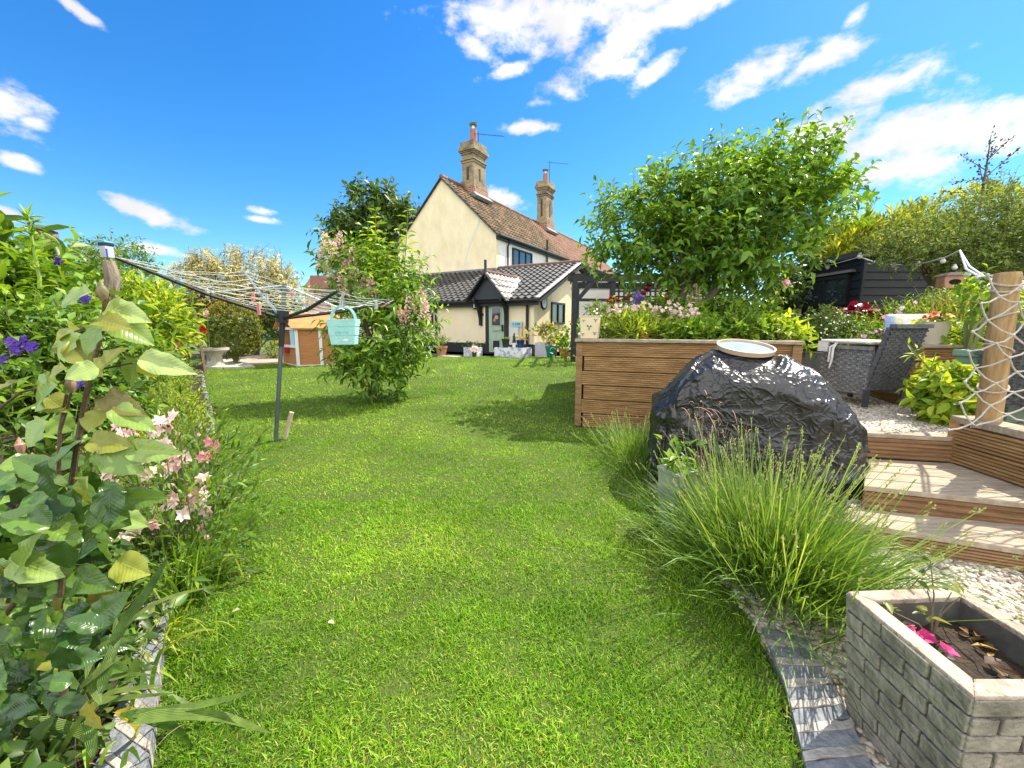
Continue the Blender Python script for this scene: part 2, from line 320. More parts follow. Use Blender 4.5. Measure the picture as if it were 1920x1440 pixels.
def rsph(n): return unit(R.normal(size=(n, 3)))
def shoots(blobs, n, slen=.3, nl=7, outw=.7, upw=.6, jit=.45, droop=.2, rmin=.45, along=.45, keep=None):
    """twigs spread through ellipsoids (cx,cy,cz,rx,ry,rz); returns twig ends and the leaves on them"""
    B = np.array(blobs, float); wt = (B[:, 3] * B[:, 4] * B[:, 5]) ** .75; k = R.choice(len(B), n, p=wt / wt.sum())
    u = rsph(n); r = rmin + (1 - rmin) * R.random(n) ** .6; p = B[k, :3] + B[k, 3:6] * u * r[:, None]
    nrm = unit(u / B[k, 3:6]); d = unit(outw * nrm + upw * np.array([0, 0, 1.]) + jit * R.normal(size=(n, 3)))
    if keep is not None: q = keep(p); p, d, nrm, n = p[q], d[q], nrm[q], int(q.sum())
    sl = slen * (.6 + .8 * R.random(n)); tip = p + d * sl[:, None]
    a = unit(np.cross(d, rsph(n))); b = np.cross(d, a); P, D, U = [], [], []
    ph0 = R.random(n) * 6.28
    for i in range(nl):
        f = (i + .6) / nl; ph = ph0 + i * 2.4
        rd = np.cos(ph)[:, None] * a + np.sin(ph)[:, None] * b
        ld = unit(d * along * (1 + f) + rd + np.array([0, 0, -droop]) + .2 * R.normal(size=(n, 3)))
        P.append(p + d * (sl * f)[:, None]); D.append(ld); U.append(unit(d * .9 + np.array([0, 0, .6]) + .35 * R.normal(size=(n, 3))))
    return p, tip, np.concatenate(P), np.concatenate(D), np.concatenate(U)
def stems_to(name, base, pts, r, mat, parent, sag=.0, n=6, wob=.05):
    mb = MB(); base = np.asarray(base, float)
    for p in pts:
        p = np.asarray(p, float); m1 = base * .62 + p * .38 + np.array([0, 0, .14]) * np.linalg.norm(p - base) + R.normal(size=3) * wob; m2 = base * .28 + p * .72 + np.array([0, 0, .05]) * np.linalg.norm(p - base) + R.normal(size=3) * wob
        mb.tube([base + R.normal(size=3) * r * .4 * [1, 1, 0], m1, m2, p], [r, r * .72, r * .45, r * .18], n)
    return mb.build(name, mat, parent, smooth=True)
BARK = M('bark', (.10, .075, .05), (.22, .18, .13), 14, .9, .6, stretch=(1, 1, .3))
STEM = M('green_stem', (.12, .17, .04), (.2, .2, .06), 10, .6)
def bush(name, label, cat, base, blobs, n, mat, L=.08, Wd=.045, tm=TS, slen=.2, nl=7, stem_r=.02, nst=7, group=None, bark=None, trunk=None, tw=True, twr=.003, foliage='foliage', stemname='stem', **k):
    t = thing(name, label, cat, base, group)
    p0, p1, P, D, U = shoots(blobs, n, slen, nl, **k)
    lf = np.clip(R.normal(1, .22, len(P)), .45, 1.6)
    leafmesh(foliage, P, D, U, L * lf, Wd * lf, tm, mat, t)
    B = np.array(blobs, float); pts = [B[i % len(B), :3] + rsph(1)[0] * B[i % len(B), 3:6] * .5 for i in range(nst)]
    b = np.array(base, float)
    if trunk is not None:
        mb = MB(); mb.tube(trunk[0], trunk[1], 9); s = mb.build('trunk', bark or BARK, t, smooth=True); b = np.array(trunk[0][-1], float)
        stems_to('limb', b, pts, stem_r, bark or BARK, t)
    elif nst: stems_to(stemname, b, pts, stem_r, bark or STEM, t)
    if tw: twigs('twig', p0, p1, twr, twr * .5, bark or STEM, t)
    return t, p1
def petals(name, C, N_, r, npet, mat, parent, cup=.35, wid=.8, tm=TS, var=None, jit=.15):     # rosettes of petals at C facing N_
    C = np.asarray(C, float); n = len(C); N_ = unit(N_)
    if n > 1 and name in ('white_flower', 'pink_flower', 'pink_daisy', 'orange_flower', 'yellow_flower', 'red_flower', 'petal'):      # every flower a part of its own
        for i in range(n): petals(name, C[i:i + 1], N_[i:i + 1], r, npet, mat, parent, cup, wid, tm, var, jit)
        return
    a = unit(np.cross(N_, rsph(n))); b = np.cross(N_, a); P, D, U = [], [], []; r = np.broadcast_to(np.asarray(r, float), (n,))
    ph = R.random(n) * 6.28
    for i in range(npet):
        rd = np.cos(ph + 6.283 * i / npet)[:, None] * a + np.sin(ph + 6.283 * i / npet)[:, None] * b
        P.append(C); D.append(unit(rd + N_ * cup + R.normal(size=(n, 3)) * jit)); U.append(N_)
    return leafmesh(name, np.concatenate(P), np.concatenate(D), np.concatenate(U), np.tile(r, npet), np.tile(r, npet) * wid, tm, mat, parent, None if var is None else np.tile(var, npet))
def textmesh(s, size, depth=.002):
    c = bpy.data.curves.new('lettering', 'FONT'); c.body = s; c.size = size; c.extrude = depth; c.align_x = 'CENTER'; c.align_y = 'CENTER'
    o = bpy.data.objects.new('lettering', c); me = bpy.data.meshes.new_from_object(o); bpy.data.objects.remove(o); return me
def put_text(name, s, size, c, X, Z, mat, parent):
    me = textmesh(s, size); X = unit(X); Z = unit(Z); Yn = np.cross(X, Z); mt = Matrix([[X[0], Z[0], Yn[0], c[0]], [X[1], Z[1], Yn[1], c[1]], [X[2], Z[2], Yn[2], c[2]], [0, 0, 0, 1]]); me.transform(mt); return link(name, me, mat, parent)
def copy_tree(o, parent=None):
    c = o.copy(); COL.objects.link(c)
    if parent is not None: c.parent = parent; c.matrix_parent_inverse = o.matrix_parent_inverse.copy()
    for ch in list(o.children): copy_tree(ch, c)
    return c
# ------------------------------------------------------------------ ground
def sm(x): x = np.clip(x, 0, 1); return x * x * (3 - 2 * x)
def T(x, y): return .2 * sm((np.asarray(y, float) - 4) / 9)
def GT(px, py):                                    # line of sight meets the terrain
    p = G(px, py, 0)
    for _ in range(8): p = G(px, py, float(T(p[0], p[1])))
    return p
def inpoly(x, y, poly):
    c = np.zeros(np.shape(x), bool); n = len(poly)
    for i in range(n):
        x0, y0 = poly[i]; x1, y1 = poly[(i + 1) % n]
        if y0 == y1: continue
        c ^= ((y0 > y) != (y1 > y)) & (x < (x1 - x0) * (y - y0) / (y1 - y0) + x0)
    return c
def sheet(name, x0, x1, y0, y1, st, zf, mat, poly=None, kind='structure', label=None):
    xs = np.arange(x0, x1 + st * .5, st); ys = np.arange(y0, y1 + st * .5, st); X, Y = np.meshgrid(xs, ys); V = np.stack([X, Y, zf(X, Y)], -1).reshape(-1, 3); nx = len(xs)
    cx, cy = np.meshgrid(xs[:-1] + st / 2, ys[:-1] + st / 2); i, j = np.meshgrid(np.arange(len(xs) - 1), np.arange(len(ys) - 1)); a = (j * nx + i)
    keep = np.ones(a.shape, bool) if poly is None else inpoly(cx, cy, poly)
    a = a[keep]; q = np.stack([a, a + 1, a + nx + 1, a + nx], 1); used = np.unique(q); mp = np.zeros(len(V), int); mp[used] = np.arange(len(used)); q = mp[q]
    o = npmesh(name, V[used], q.ravel(), np.arange(len(q)) * 4, mat); o['kind'] = kind
    return o
SOIL = M('soil', (.022, .015, .010), (.07, .048, .03), 22, .95, .9)
m = MB()
FIELD = M('field', (.05, .09, .02), (.10, .14, .04), 1.2, .95)
gx = [-900, -60, -20, -12, 12, 20, 60, 900]; gy = [-300, -20, -6, 4, 6, 8, 10, 13, 18, 60, 300, 1500]
m.add([(x, y, float(T(x, y)) - .03) for y in gy for x in gx], [[j * 8 + i, j * 8 + i + 1, (j + 1) * 8 + i + 1, (j + 1) * 8 + i] for j in range(len(gy) - 1) for i in range(7)])
m.build('ground', FIELD)['kind'] = 'structure'
LAWN = [(-.55, -.6), (-.84, .6), (-.97, .93), (-1.2, 1.2), (-1.43, 1.5), (-1.85, 2.1), (-2.3, 2.9), (-3.05, 4), (-4.2, 5.5), (-5.6, 7.2), (-7.2, 9.3), (-7.4, 10.3), (-6.3, 10.75), (-4.9, 11.3), (-3, 12.2), (-.2, 12.6), (1.0, 12.3), (2.2, 11.8), (1.6, 8.4), (.9, 4.6), (1.15, 4.1), (1.05, 3.0), (1.02, 2.0), (.96, 1.4), (.87, 1.15), (.79, .93), (.70, .7), (.5, -.6)]
TURF = M('turf', (.045, .080, .006), (.11, .15, .02), 26, .95, 1.0)
sheet('lawn', -8, 2.5, -.6, 13, .1, lambda x, y: T(x, y) + .004, TURF, LAWN)
BED = [(-.58, -.6), (-.86, .6), (-1.0, .93), (-1.23, 1.2), (-1.46, 1.5), (-1.88, 2.1), (-2.33, 2.9), (-3.1, 4), (-4.25, 5.5), (-5.65, 7.2), (-7.25, 9.3), (-7.6, 11), (-13, 11), (-9, 4), (-6, -.6)]
sheet('flower_bed_soil', -13, -.5, -.6, 11, .05, lambda x, y: T(x, y) + .03 + .02 * np.sin(7 * x) * np.sin(5 * y + 1), SOIL, BED)

# grass: single blades, stuff
GRASS = LM('grass_blade', [(.033, .092, .004), (.074, .185, .006), (.128, .260, .010), (.20, .335, .022), (.34, .36, .09)], .5, .3, (1.6, 1.75, .4), .3, nscale=1.3)
def lawn_blades():
    P, Ls, Ws = [], [], []
    for (y0, y1, dens, L, w) in ((.55, 1.6, 46000, .035, .0042), (1.6, 2.6, 28000, .036, .0050), (2.6, 4.2, 11000, .033, .0058), (4.2, 7, 4200, .042, .008), (7, 12.7, 1700, .045, .012)):
        x0, x1 = -(.6 + y1 * 1.0), 2.2; x0 = max(x0, -7.6); n = int((x1 - x0) * (y1 - y0) * dens); x = R.uniform(x0, x1, n); y = R.uniform(y0, y1, n)
        k = inpoly(x + R.normal(0, .02, n), y, LAWN) & (np.abs(x) < y * 1.30 + .35); x, y = x[k], y[k]
        # tufts and thin spots
        c = np.sin(x * 9.1 + 2 * np.sin(y * 6.3)) * np.sin(y * 8.3 + 2 * np.sin(x * 5.1)) + .6 * np.sin(x * 23 + y * 17) * np.sin(y * 29 - x * 13)
        k = R.random(len(x)) < .85 + .25 * c; x, y, c = x[k], y[k], c[k]
        P.append(np.stack([x, y, T(x, y)], 1)); Ls.append(L * (1 + .25 * c) * R.uniform(.5, 1.45, len(x))); Ws.append(np.full(len(x), w) * R.uniform(.6, 1.3, len(x)))
    P = np.concatenate(P); n = len(P); d = R.normal(0, .62, (n, 3)); d[:, 2] = 1
    o = blades('grass', P, d, np.concatenate(Ls), np.concatenate(Ws), R.uniform(.15, .75, n), GRASS, ns=3, var=np.clip(R.beta(2.2, 2.6, n) + (R.random(n) < .05) * .5 + .16 * np.sin(P[:, 0] * 2.3 + 1.5 * np.sin(P[:, 1] * 1.7)) * np.sin(P[:, 1] * 2.9 + 2 * np.sin(P[:, 0] * 1.3)), 0, 1))
    o['kind'] = 'stuff'; tag(o, 'short mown green grass blades of the lawn', 'grass'); print('blades', n)
lawn_blades()

# ------------------------------------------------------------------ house (old cottage with wing)
HC = np.array([-.69, 18.48]); HU = np.array([.866, -.5]); HN = np.array([-.5, -.866])
def H(u, n, z): q = HC + HU * u + HN * n; return np.array([q[0], q[1], z])
HU3 = np.array([HU[0], HU[1], 0]); HN3 = np.array([HN[0], HN[1], 0]); HZ = np.array([0, 0, 1.])
def on_n(px, py, n):                                # line of sight meets the wall plane n = const: (u, z)
    r = ray(px, py); A = np.array([[r[0], -HU[0]], [r[1], -HU[1]]]); t, u = np.linalg.solve(A, HC + HN * n); return u, CAMH + r[2] * t
def on_u(px, py, u):
    r = ray(px, py); A = np.array([[r[0], -HN[0]], [r[1], -HN[1]]]); t, n = np.linalg.solve(A, HC + HU * u); return n, CAMH + r[2] * t
ZE = on_n(932, 436, 0)[1]; UA, ZA = on_n(828, 334, 0); WH = -UA                # eave, apex, half width
HL = 21.0; UW = 3.74; NW = 3.63; ZB = .12
ZWR = on_u(1075, 493, UW)[1]; ZWE = on_n(1001, 556, NW)[1]
print('house', 'ZE', ZE, 'UA', UA, 'ZA', ZA, 'ridge wing', ZWR, 'eave wing', ZWE, 'door foot', on_n(930, 660, NW), 'corner foot', on_n(1001, 655, NW))
CREAM = M('cream_render', (.72, .60, .37), (.86, .76, .52), 2.2, .9, .35, 40, stretch=(1, 1, .6), c3=(.80, .69, .45))
CREAMB = M('pale_render', (.78, .64, .43), (.84, .73, .53), 2.5, .9, .3, 40)
WHITE = M('white_render', (.72, .68, .62), (.82, .79, .73), 2.0, .9, .3, 40)
BLACK = M('black_paint', (.012, .013, .016), (.022, .023, .026), 8, .55)
BLACKW = M('black_timber', (.014, .015, .018), (.035, .036, .04), 9, .6, .3, stretch=(1, 1, 3))
GLASS = M('dark_glass', (.02, .03, .035), rough=.05, spec=.9)
TILEB = M('black_pantile', (.016, .016, .017), (.075, .072, .068), 5, .55, .25, spec=.5)
TILER = M('red_pantile', (.10, .045, .028), (.29, .16, .105), 2.4, .85, .35, 30, c3=(.18, .085, .05), detail=8)
TILEM = M('mossy_pantile', (.030, .026, .012), (.23, .125, .075), 2.6, .9, .5, 30, c3=(.10, .068, .028), detail=10, lo=.36, hi=.64)
LEAD = M('lead', (.12, .125, .13), (.22, .225, .23), 6, .6)
LICH = M('lichen_mortar', (.35, .34, .31), (.6, .58, .54), 14, .9, .4)

house = thing('cottage', 'old cream rendered cottage with steep red pantile roof and two tall brick chimneys', 'house', H(0, 0, ZB))
m = MB(); m.prism([H(0, 0, ZB), H(-2 * WH, 0, ZB), H(-2 * WH, 0, ZE), H(-WH, 0, ZA), H(0, 0, ZE)], -HN3 * .3); m.build('gable_wall', CREAM, house)
m = MB(); m.box(H(-.15, -4.2, (ZE + ZB) / 2), (.3, 7.8, ZE - ZB), ax=(HU3, HN3, HZ)); m.build('side_wall', WHITE, house)
m = MB(); m.box(H(-.15, -14.55, (ZE + ZB) / 2), (.3, 12.9, ZE - ZB), ax=(HU3, HN3, HZ)); m.box(H(-2 * WH + .15, -HL / 2, (ZE + ZB) / 2), (.3, HL, ZE - ZB), ax=(HU3, HN3, HZ))
m.prism([H(0, -HL, ZB), H(-2 * WH, -HL, ZB), H(-2 * WH, -HL, ZE), H(-WH, -HL, ZA), H(0, -HL, ZE)], HN3 * .3); m.build('far_wall', CREAMB, house)
SCAR = M('pale_patch_render', (.66, .62, .50), (.72, .68, .55), 5, .9)
def strip_poly(pts, w, d, mat, name, par):
    mb = MB()
    for a, b in zip(pts[:-1], pts[1:]): mb.bar(a, b, w, d, up=HN3)
    return mb.build(name, mat, par)
sp = [on_n(x, y, 0) for x, y in ((899, 405), (898, 418), (889, 440), (880, 462), (874, 485), (868, 512))]
strip_poly([H(u, .004, z) for u, z in sp], .09, .016, SCAR, 'crack_repair', house)

def roof(name, p0, ux, L, vx, S, mat, par, tw=.26, cl=.32, amp=.035, step=.03, clip=None, q=6):
    """wavy pantiles: p0 eave corner, ux along the eave, vx up the slope"""
    ux = unit(ux); vx = unit(vx); nr = np.cross(ux, vx); nr = nr * np.sign(nr[2] + 1e-9); nc = max(2, int(round(L / tw))); tw = L / nc; nk = max(1, int(round(S / cl))); cl = S / nk
    ph = np.linspace(0, 1, q, endpoint=False); us = (np.arange(nc)[:, None] + ph[None]).ravel() * tw; us = np.append(us, L); pr = np.append(np.tile(np.where(ph < .62, np.sin(ph / .62 * np.pi), -.45 * np.sin((ph - .62) / .38 * np.pi)), nc), 0)
    V = []; rows = []
    for k in range(nk):
        jit = R.normal(0, .006, nc).repeat(q); jit = np.append(jit, 0)
        for v, lift in ((k * cl, step), ((k + 1) * cl + .015, .0)):
            V.append(np.asarray(p0)[None] + ux * us[:, None] + vx * (v + jit)[:, None] + nr * (pr * amp + lift + .03)[:, None])
    V = np.array(V); nr_, ncol = V.shape[:2]; F = []
    for r_ in range(nr_ - 1): a = r_ * ncol + np.arange(ncol - 1); F.append(np.stack([a, a + 1, a + ncol + 1, a + ncol], 1))
    F = np.concatenate(F); V = V.reshape(-1, 3)
    if clip is not None: cen = V[F].mean(1); F = F[clip(cen)]
    o = npmesh(name, V, F.ravel(), np.arange(len(F)) * 4, mat, par)
    o.data.set_sharp_from_angle(angle=rad(45)); return o
vS = unit(H(-WH, 0, ZA) - H(0, 0, ZE)); SL = np.linalg.norm(H(-WH, 0, ZA) - H(0, 0, ZE))
e0 = H(.18, .06, ZE - .17)
roof('roof', e0, -HN3, 8.6, vS, SL + .23, TILEM, house)
roof('roof', e0 - HN3 * 8.6, -HN3, HL - 8.4, vS, SL + .23, TILER, house)
vS2 = unit(H(-WH, 0, ZA) - H(-2 * WH, 0, ZE)); roof('roof', H(-2 * WH - .18, .06, ZE - .17), -HN3, HL + .1, vS2, SL + .23, TILER, house)
m = MB()
for s in (0, -2 * WH): m.bar(H(s + (.16 if s == 0 else -.16), .055, ZE - .17), H(-WH, .055, ZA + .0), .05, .12, up=HN3)
m.build('verge', BLACK, house)
m = MB(); m.tube([H(-WH, .06, ZA + .06), H(-WH, -HL - .05, ZA + .06)], .11, 10); m.build('ridge_tile', TILER, house, smooth=True)
m = MB(); m.box(H(.06, -HL / 2, ZE - .17), (.16, HL, .2), ax=(HU3, HN3, HZ)); m.tube([H(.2, .05, ZE - .12), H(.2, -HL, ZE - .12)], .07, 8); m.build('gutter', BLACK, house)
def dpipe(name, pts, par, r=.04): mb = MB(); mb.tube(pts, r, 8); return mb.build(name, BLACK, par, smooth=True)
nn, zz = on_u(952, 445, .05); dpipe('downpipe', [H(.2, nn, ZE - .18), H(.06, nn, ZE - .45), H(.06, nn, ZWR - .3)], house)
nn = on_u(1024, 460, .05)[0]; dpipe('downpipe', [H(.12, nn, ZE + .55), H(.12, nn, ZWR - .2)], house, .055)
# upper window
n0, z0 = on_u(961, 464, .03); n1, z1 = on_u(997, 470, .03); zlo = on_u(961, 502, .03)[1]
def window(par, c, wx, wz, X, Nn, nb=2, mat=BLACK, name='window', fr=.07):
    mb = MB(); c = np.asarray(c, float); X = unit(X); Nn = unit(Nn)
    for s in (-1, 1):
        mb.box(c + X * s * (wx / 2 - fr / 2), (fr, .1, wz), ax=(X, Nn, HZ)); mb.box(c + HZ * s * (wz / 2 - fr / 2), (wx - 2 * fr - .004, .1, fr), ax=(X, Nn, HZ))
    for i in range(1, nb): mb.box(c + X * (i / nb - .5) * wx, (fr * .8, .09, wz - 2 * fr - .004), ax=(X, Nn, HZ))
    f = mb.build(name, mat, par); mb = MB(); mb.box(c - Nn * .01, (wx - fr, .03, wz - fr), ax=(X, Nn, HZ)); mb.build('pane', GLASS, f); return f
window(house, H(.03, (n0 + n1) / 2, (z0 + zlo) / 2), abs(n1 - n0), z0 - zlo, HN3, HU3, 3)
# chimneys
BRK = BM('yellow_brick', (.40, .30, .15), (.27, .19, .10), (.28, .25, .2), .22, .085, .014, stain=(.15, .12, .09))
BRKR = BM('red_brick', (.30, .09, .05), (.36, .15, .09), (.5, .45, .4), .22, .085, .012)
FLUE = M('terracotta_flue', (.32, .12, .08), (.42, .18, .12), 6, .8)
STEEL = M('steel', (.4, .4, .4), rough=.35, metal=1)
def chimney(s, zt, w, dpt, flue_h, px):
    c0 = np.array([*(HC + HU * (-WH + .25) - HN * s), 0]); ch = None; mb = MB(); A = (HU3, HN3, HZ); zb = ZA - 1.05
    b = c0 + HZ * (zb + (zt - zb) / 2); mb.box(b, (dpt, w, zt - zb), ax=A); hh = zt
    for dz, ex, h in ((-.95, .03, .10), (-.84, .07, .08), (-.56, .05, .08), (-.48, .09, .08), (-.40, .14, .12), (-.30, .10, .08), (-.14, .06, .26)):
        mb.box(c0 + HZ * (zt + dz), (dpt + ex * 2, w + ex * 2, h), ax=A)
    mb.box(c0 + HZ * (zb + .75), (dpt + .14, w + .14, 1.3), ax=A)
    ch = mb.build('chimney', BRK, house, bevel=.008)
    mb = MB(); mb.box(c0 + HZ * (zb + .55) + HU3 * .02, (dpt + .18, w + .18, 1.0), ax=A); mb.build('chimney_foot', BRKR, ch)
    mb = MB()
    for k in (1,): mb.box(c0 + HN3 * (w / 2 + .004) + HU3 * 0 + HZ * (zt - 1.75), (.14, .03, 1.1), ax=A); mb.box(c0 + HU3 * (dpt / 2 + .004) + HZ * (zt - 1.75), (.03, .12, 1.1), ax=A) if k > 0 else None
    mb.build('recess', M('dark_brick', (.05, .04, .03), (.1, .08, .06), 8, .9), ch)  # recesses drawn as narrow dark strips laid on the shaft faces
    mb = MB(); mb.box(c0 + HU3 * (dpt / 2 + .17) + HZ * (zb + .62), (.3, w + .5, .16), ax=(vS * -1, HN3, np.cross(HN3, vS))); mb.build('flashing', LEAD, ch)
    mb = MB(); mb.lathe(c0 + HZ * (zt - .06), [(.17, 0), (.17, flue_h), (.14, flue_h), (.14, flue_h - .1)], 16); mb.build('flue', FLUE, ch, smooth=True)
    mb = MB(); mb.lathe(c0 + HZ * (zt + flue_h - .02), [(.11, 0), (.11, .16), (.2, .17), (.24, .25), (.05, .34)], 14); mb.build('cowl', STEEL, ch, smooth=True)
    return c0, ch
def ridge_s(px):                                     # distance along the ridge seen at px
    k = (px - 960) / FPX; q = HC + HU * (-WH + .25); return (k * q[1] - q[0]) / (-HN[0] + k * HN[1])
s1 = ridge_s(893); s2 = ridge_s(1019)
def zat(px, py, s): q = HC + HU * (-WH) - HN * s; return W(px, py, q[1])[2]
print('chim', s1, s2, zat(893, 278, s1), zat(1020, 346, s2))
c1, ch1 = chimney(s1, zat(893, 274, s1), 1.05, .72, .75, 893)
c2, ch2 = chimney(s2, zat(1020, 344, s2), 1.1, .72, .6, 1020)
for c0, ch, dz in ((c1, ch1, .55), (c2, ch2, 1.35)):
    zt = max(v.co.z for v in ch.data.vertices); mb = MB(); a = c0 + HU3 * .3 + HZ * (zt - .6); mb.tube([a, a + HZ * (.6 + dz)], .02, 6); b = a + HZ * (.6 + dz - .1); e = np.array([1., .1, -.04])
    mb.tube([b - e * .2, b + e * 1.3], .012, 5)
    for i in range(8): q = b + e * (.15 + i * .15); mb.tube([q - HN3 * .18, q + HN3 * .18], .007, 4)
    mb.build('aerial', M('dark_metal', (.05, .05, .055), rough=.5, metal=.6), ch)

# the single storey wing: part of the same house
U0 = -5.9
m = MB(); m.box(H((U0 + UW) / 2, NW - .12, (ZWE + ZB + .4) / 2), (UW - U0, .24, ZWE - ZB - .4), ax=(HU3, HN3, HZ)); m.build('front_wall', CREAMB, house)
m = MB(); m.box(H((U0 + UW) / 2, NW - .1, ZB + .2), (UW - U0 - .02, .24, .42), ax=(HU3, HN3, HZ)); m.build('plinth', BLACK, house)
m = MB(); m.prism([H(UW, NW - .24, ZB), H(UW, -NW, ZB), H(UW, -NW, ZWE), H(UW, 0, ZWR - .06), H(UW, NW - .24, ZWE + .04)], -HU3 * .25); m.build('end_wall', M('warm_cream_render', (.64, .53, .31), (.74, .63, .40), 2.5, .9, .3, 40), house)
vW = unit(H(0, 0, ZWR) - H(0, NW, ZWE)); SW = np.linalg.norm(H(0, 0, ZWR) - H(0, NW, ZWE)); ov = .28
eW = H(U0 - .1, NW, ZWE) - vW * ov
roof('wing_roof', eW, HU3, UW - U0 + .38, vW, SW + ov, TILEB, house, .27, .3, .04, .035)
vW2 = unit(H(0, 0, ZWR) - H(0, -NW, ZWE)); roof('wing_roof', H(0, -NW, ZWE) - vW2 * ov, HU3, UW + .28, vW2, SW + ov, TILEB, house, .27, .3, .04, .035)
m = MB(); m.tube([H(.1, 0, ZWR + .05), H(UW + .3, 0, ZWR + .05)], .1, 9); m.build('wing_ridge', M('brown_ridge', (.10, .05, .035), (.22, .13, .10), 6, .9), house, smooth=True)
m = MB(); m.bar(H(U0, .12, ZWR + .0), H(.1, .12, ZWR + .0), .3, .12); m.build('lead_flashing', LEAD, house)
eg = H(0, NW, ZWE) - vW * (ov - .02)
m = MB(); a = eg + HU3 * (U0 - .1); b = eg + HU3 * (UW + .25); m.bar(a - HZ * .1 - HN3 * .06, b - HZ * .1 - HN3 * .06, .04, .17); m.tube([a - HZ * .02 + HN3 * .04, b - HZ * .02 + HN3 * .04], .06, 8); m.build('wing_gutter', BLACK, house)
m = MB(); bb = H(UW + .28, 0, ZWR); m.bar(bb - HZ * .08, eg + HU3 * (UW + .28) - HZ * .08, .04, .2, up=HU3); m.bar(bb - HZ * .08, H(UW + .28, -NW, ZWE) - HZ * .08, .04, .2, up=HU3); m.build('bargeboard', BLACK, house)
m = MB(); m.bar(bb + HZ * .045 - HU3 * .06, eg + HU3 * (UW + .22) + HZ * .05, .16, .03, up=np.cross(HU3, vW)); m.build('verge_mortar', LICH, house)
# white soffit under the far apex, security light
m = MB(); m.box(H(UW + .06, *on_u(1064, 520, UW + .02)), (.1, .14, .16), ax=(HU3, HN3, HZ)); m.build('security_light', M('pale_plastic', (.5, .5, .48), rough=.5), house)
# little gable over the door
ud = on_n(913, 560, NW + .5)[0]; zap = on_n(913, 512, NW + .5)[1]; gl = on_n(879, 560, NW + .5); gr = on_n(946, 560, NW + .5); hwp = (gr[0] - gl[0]) / 2; udm = (gr[0] + gl[0]) / 2; zgb = (gl[1] + gr[1]) / 2
print('porch', ud, zap, gl, gr)
NF = NW + .5
# length to run back until it meets the lean-to slope
run = (zap - ZWE) / (ZWR - ZWE) * NW + .7
for sg in (-1, 1):
    ve = unit(H(udm, NF, zap) - H(udm + sg * hwp, NF, zgb)); Lv = np.linalg.norm(H(udm, NF, zap) - H(udm + sg * hwp, NF, zgb))
    def clip(cen, ve=ve):
        nloc = (cen[:, :2] - HC) @ HN; zr = ZWE + (ZWR - ZWE) * (NW - nloc) / NW; return cen[:, 2] > zr - .02
    roof('porch_roof', H(udm + sg * hwp, NF, zgb) + HN3 * .08 - ve * .06, -HN3, run, ve, Lv + .06, TILEB if sg < 0 else M('glare_pantile', (.03, .03, .03), (.40, .385, .36), 3.2, .6, .3, lo=.36, hi=.6), house, .24, .3, .035, .03, clip)  # right slope only: sun glare put into the tile colour as pale patches
m = MB(); m.tube([H(udm, NF + .06, zap + .05), H(udm, NF - run, zap + .05)], .07, 8); m.build('porch_ridge', MATS['brown_ridge'], house, smooth=True)
m = MB(); m.prism([H(udm - hwp * .95, NF - .08, zgb - .02), H(udm + hwp * .95, NF - .08, zgb - .02), H(udm, NF - .08, zap - .06)], -HN3 * .05); m.build('porch_gable', M('navy_board', (.016, .022, .032), (.028, .034, .045), 6, .5), house)
m = MB()
for sg in (-1, 1): m.bar(H(udm, NF + .02, zap + .0), H(udm + sg * (hwp + .12), NF + .02, zgb - .1), .05, .2, up=HN3)
m.box(H(udm, NF + .03, zap + .12), (.06, .07, .62), ax=(HU3, HN3, HZ)); m.build('porch_bargeboard', BLACK, house)
for sg in (-1, 1):
    m = MB(); ub = udm + sg * (hwp - .18); q = [H(ub, NF - .02, zgb - .04), H(ub, NF - .25, zgb - .22), H(ub, NW + .06, zgb - .75)]; m.tube(q, .05, 6); m.box(H(ub, NW + .05, zgb - .45), (.1, .1, .9), ax=(HU3, HN3, HZ)); m.box(H(ub, NW + .25, zgb - .02), (.1, .5, .1), ax=(HU3, HN3, HZ))
    m.build('bracket', BLACK, house)
m = MB(); vv = H(udm + hwp + .05, NF - .5, zgb + .02); m.bar(vv, H(udm, NF - run + .5, zap + .06), .16, .06); m.build('valley', LICH, house)
# door
dl, zdt = on_n(917, 561, NW + .03); dr_, zdb = on_n(947, 661, NW + .03); dw = dr_ - dl; dm = (dl + dr_) / 2; dh = zdt - zdb
GREEN = M('sage_paint', (.30, .40, .29), (.36, .46, .34), 5, .5)
m = MB(); m.box(H(dm, NW + .03, (zdt + zdb) / 2), (dw, .07, dh), ax=(HU3, HN3, HZ)); door = m.build('door', GREEN, house, bevel=.006)
def on_door(x0, x1, y0, y1, th, name, mat, par=door):
    mb = MB(); mb.box(H(dl + dw * (x0 + x1) / 2, NW + .065 + th / 2 - .01, zdt - dh * (y0 + y1) / 2), (dw * (x1 - x0), th, dh * (y1 - y0)), ax=(HU3, HN3, HZ)); return mb.build(name, mat, par)
on_door(.2, .8, .12, .5, .03, 'glazing_bead', M('sage_light', (.36, .46, .35), rough=.45)); on_door(.25, .75, .14, .485, .045, 'pane', GLASS)
m = MB(); rr = lambda: R.uniform(-.5, .5)
for i in range(7): m.ball(H(dm + rr() * dw * .22, NW + .105, zdt - dh * (.36 + rr() * .08)), (.05, .02, .05), 6, 4)
m.build('leaded_flower', M('red_glass', (.45, .05, .05), (.7, .4, .4), 20, .2), door)
on_door(.3, .72, .57, .595, .04, 'letter_plate', STEEL); on_door(.2, .45, .66, .95, .02, 'panel', MATS['sage_light']); on_door(.55, .8, .66, .76, .02, 'panel', MATS['sage_light'])
on_door(.3, .68, .78, .93, .04, 'cat_flap', BLACK); on_door(.86, .94, .48, .60, .07, 'handle', BLACK)
m = MB()
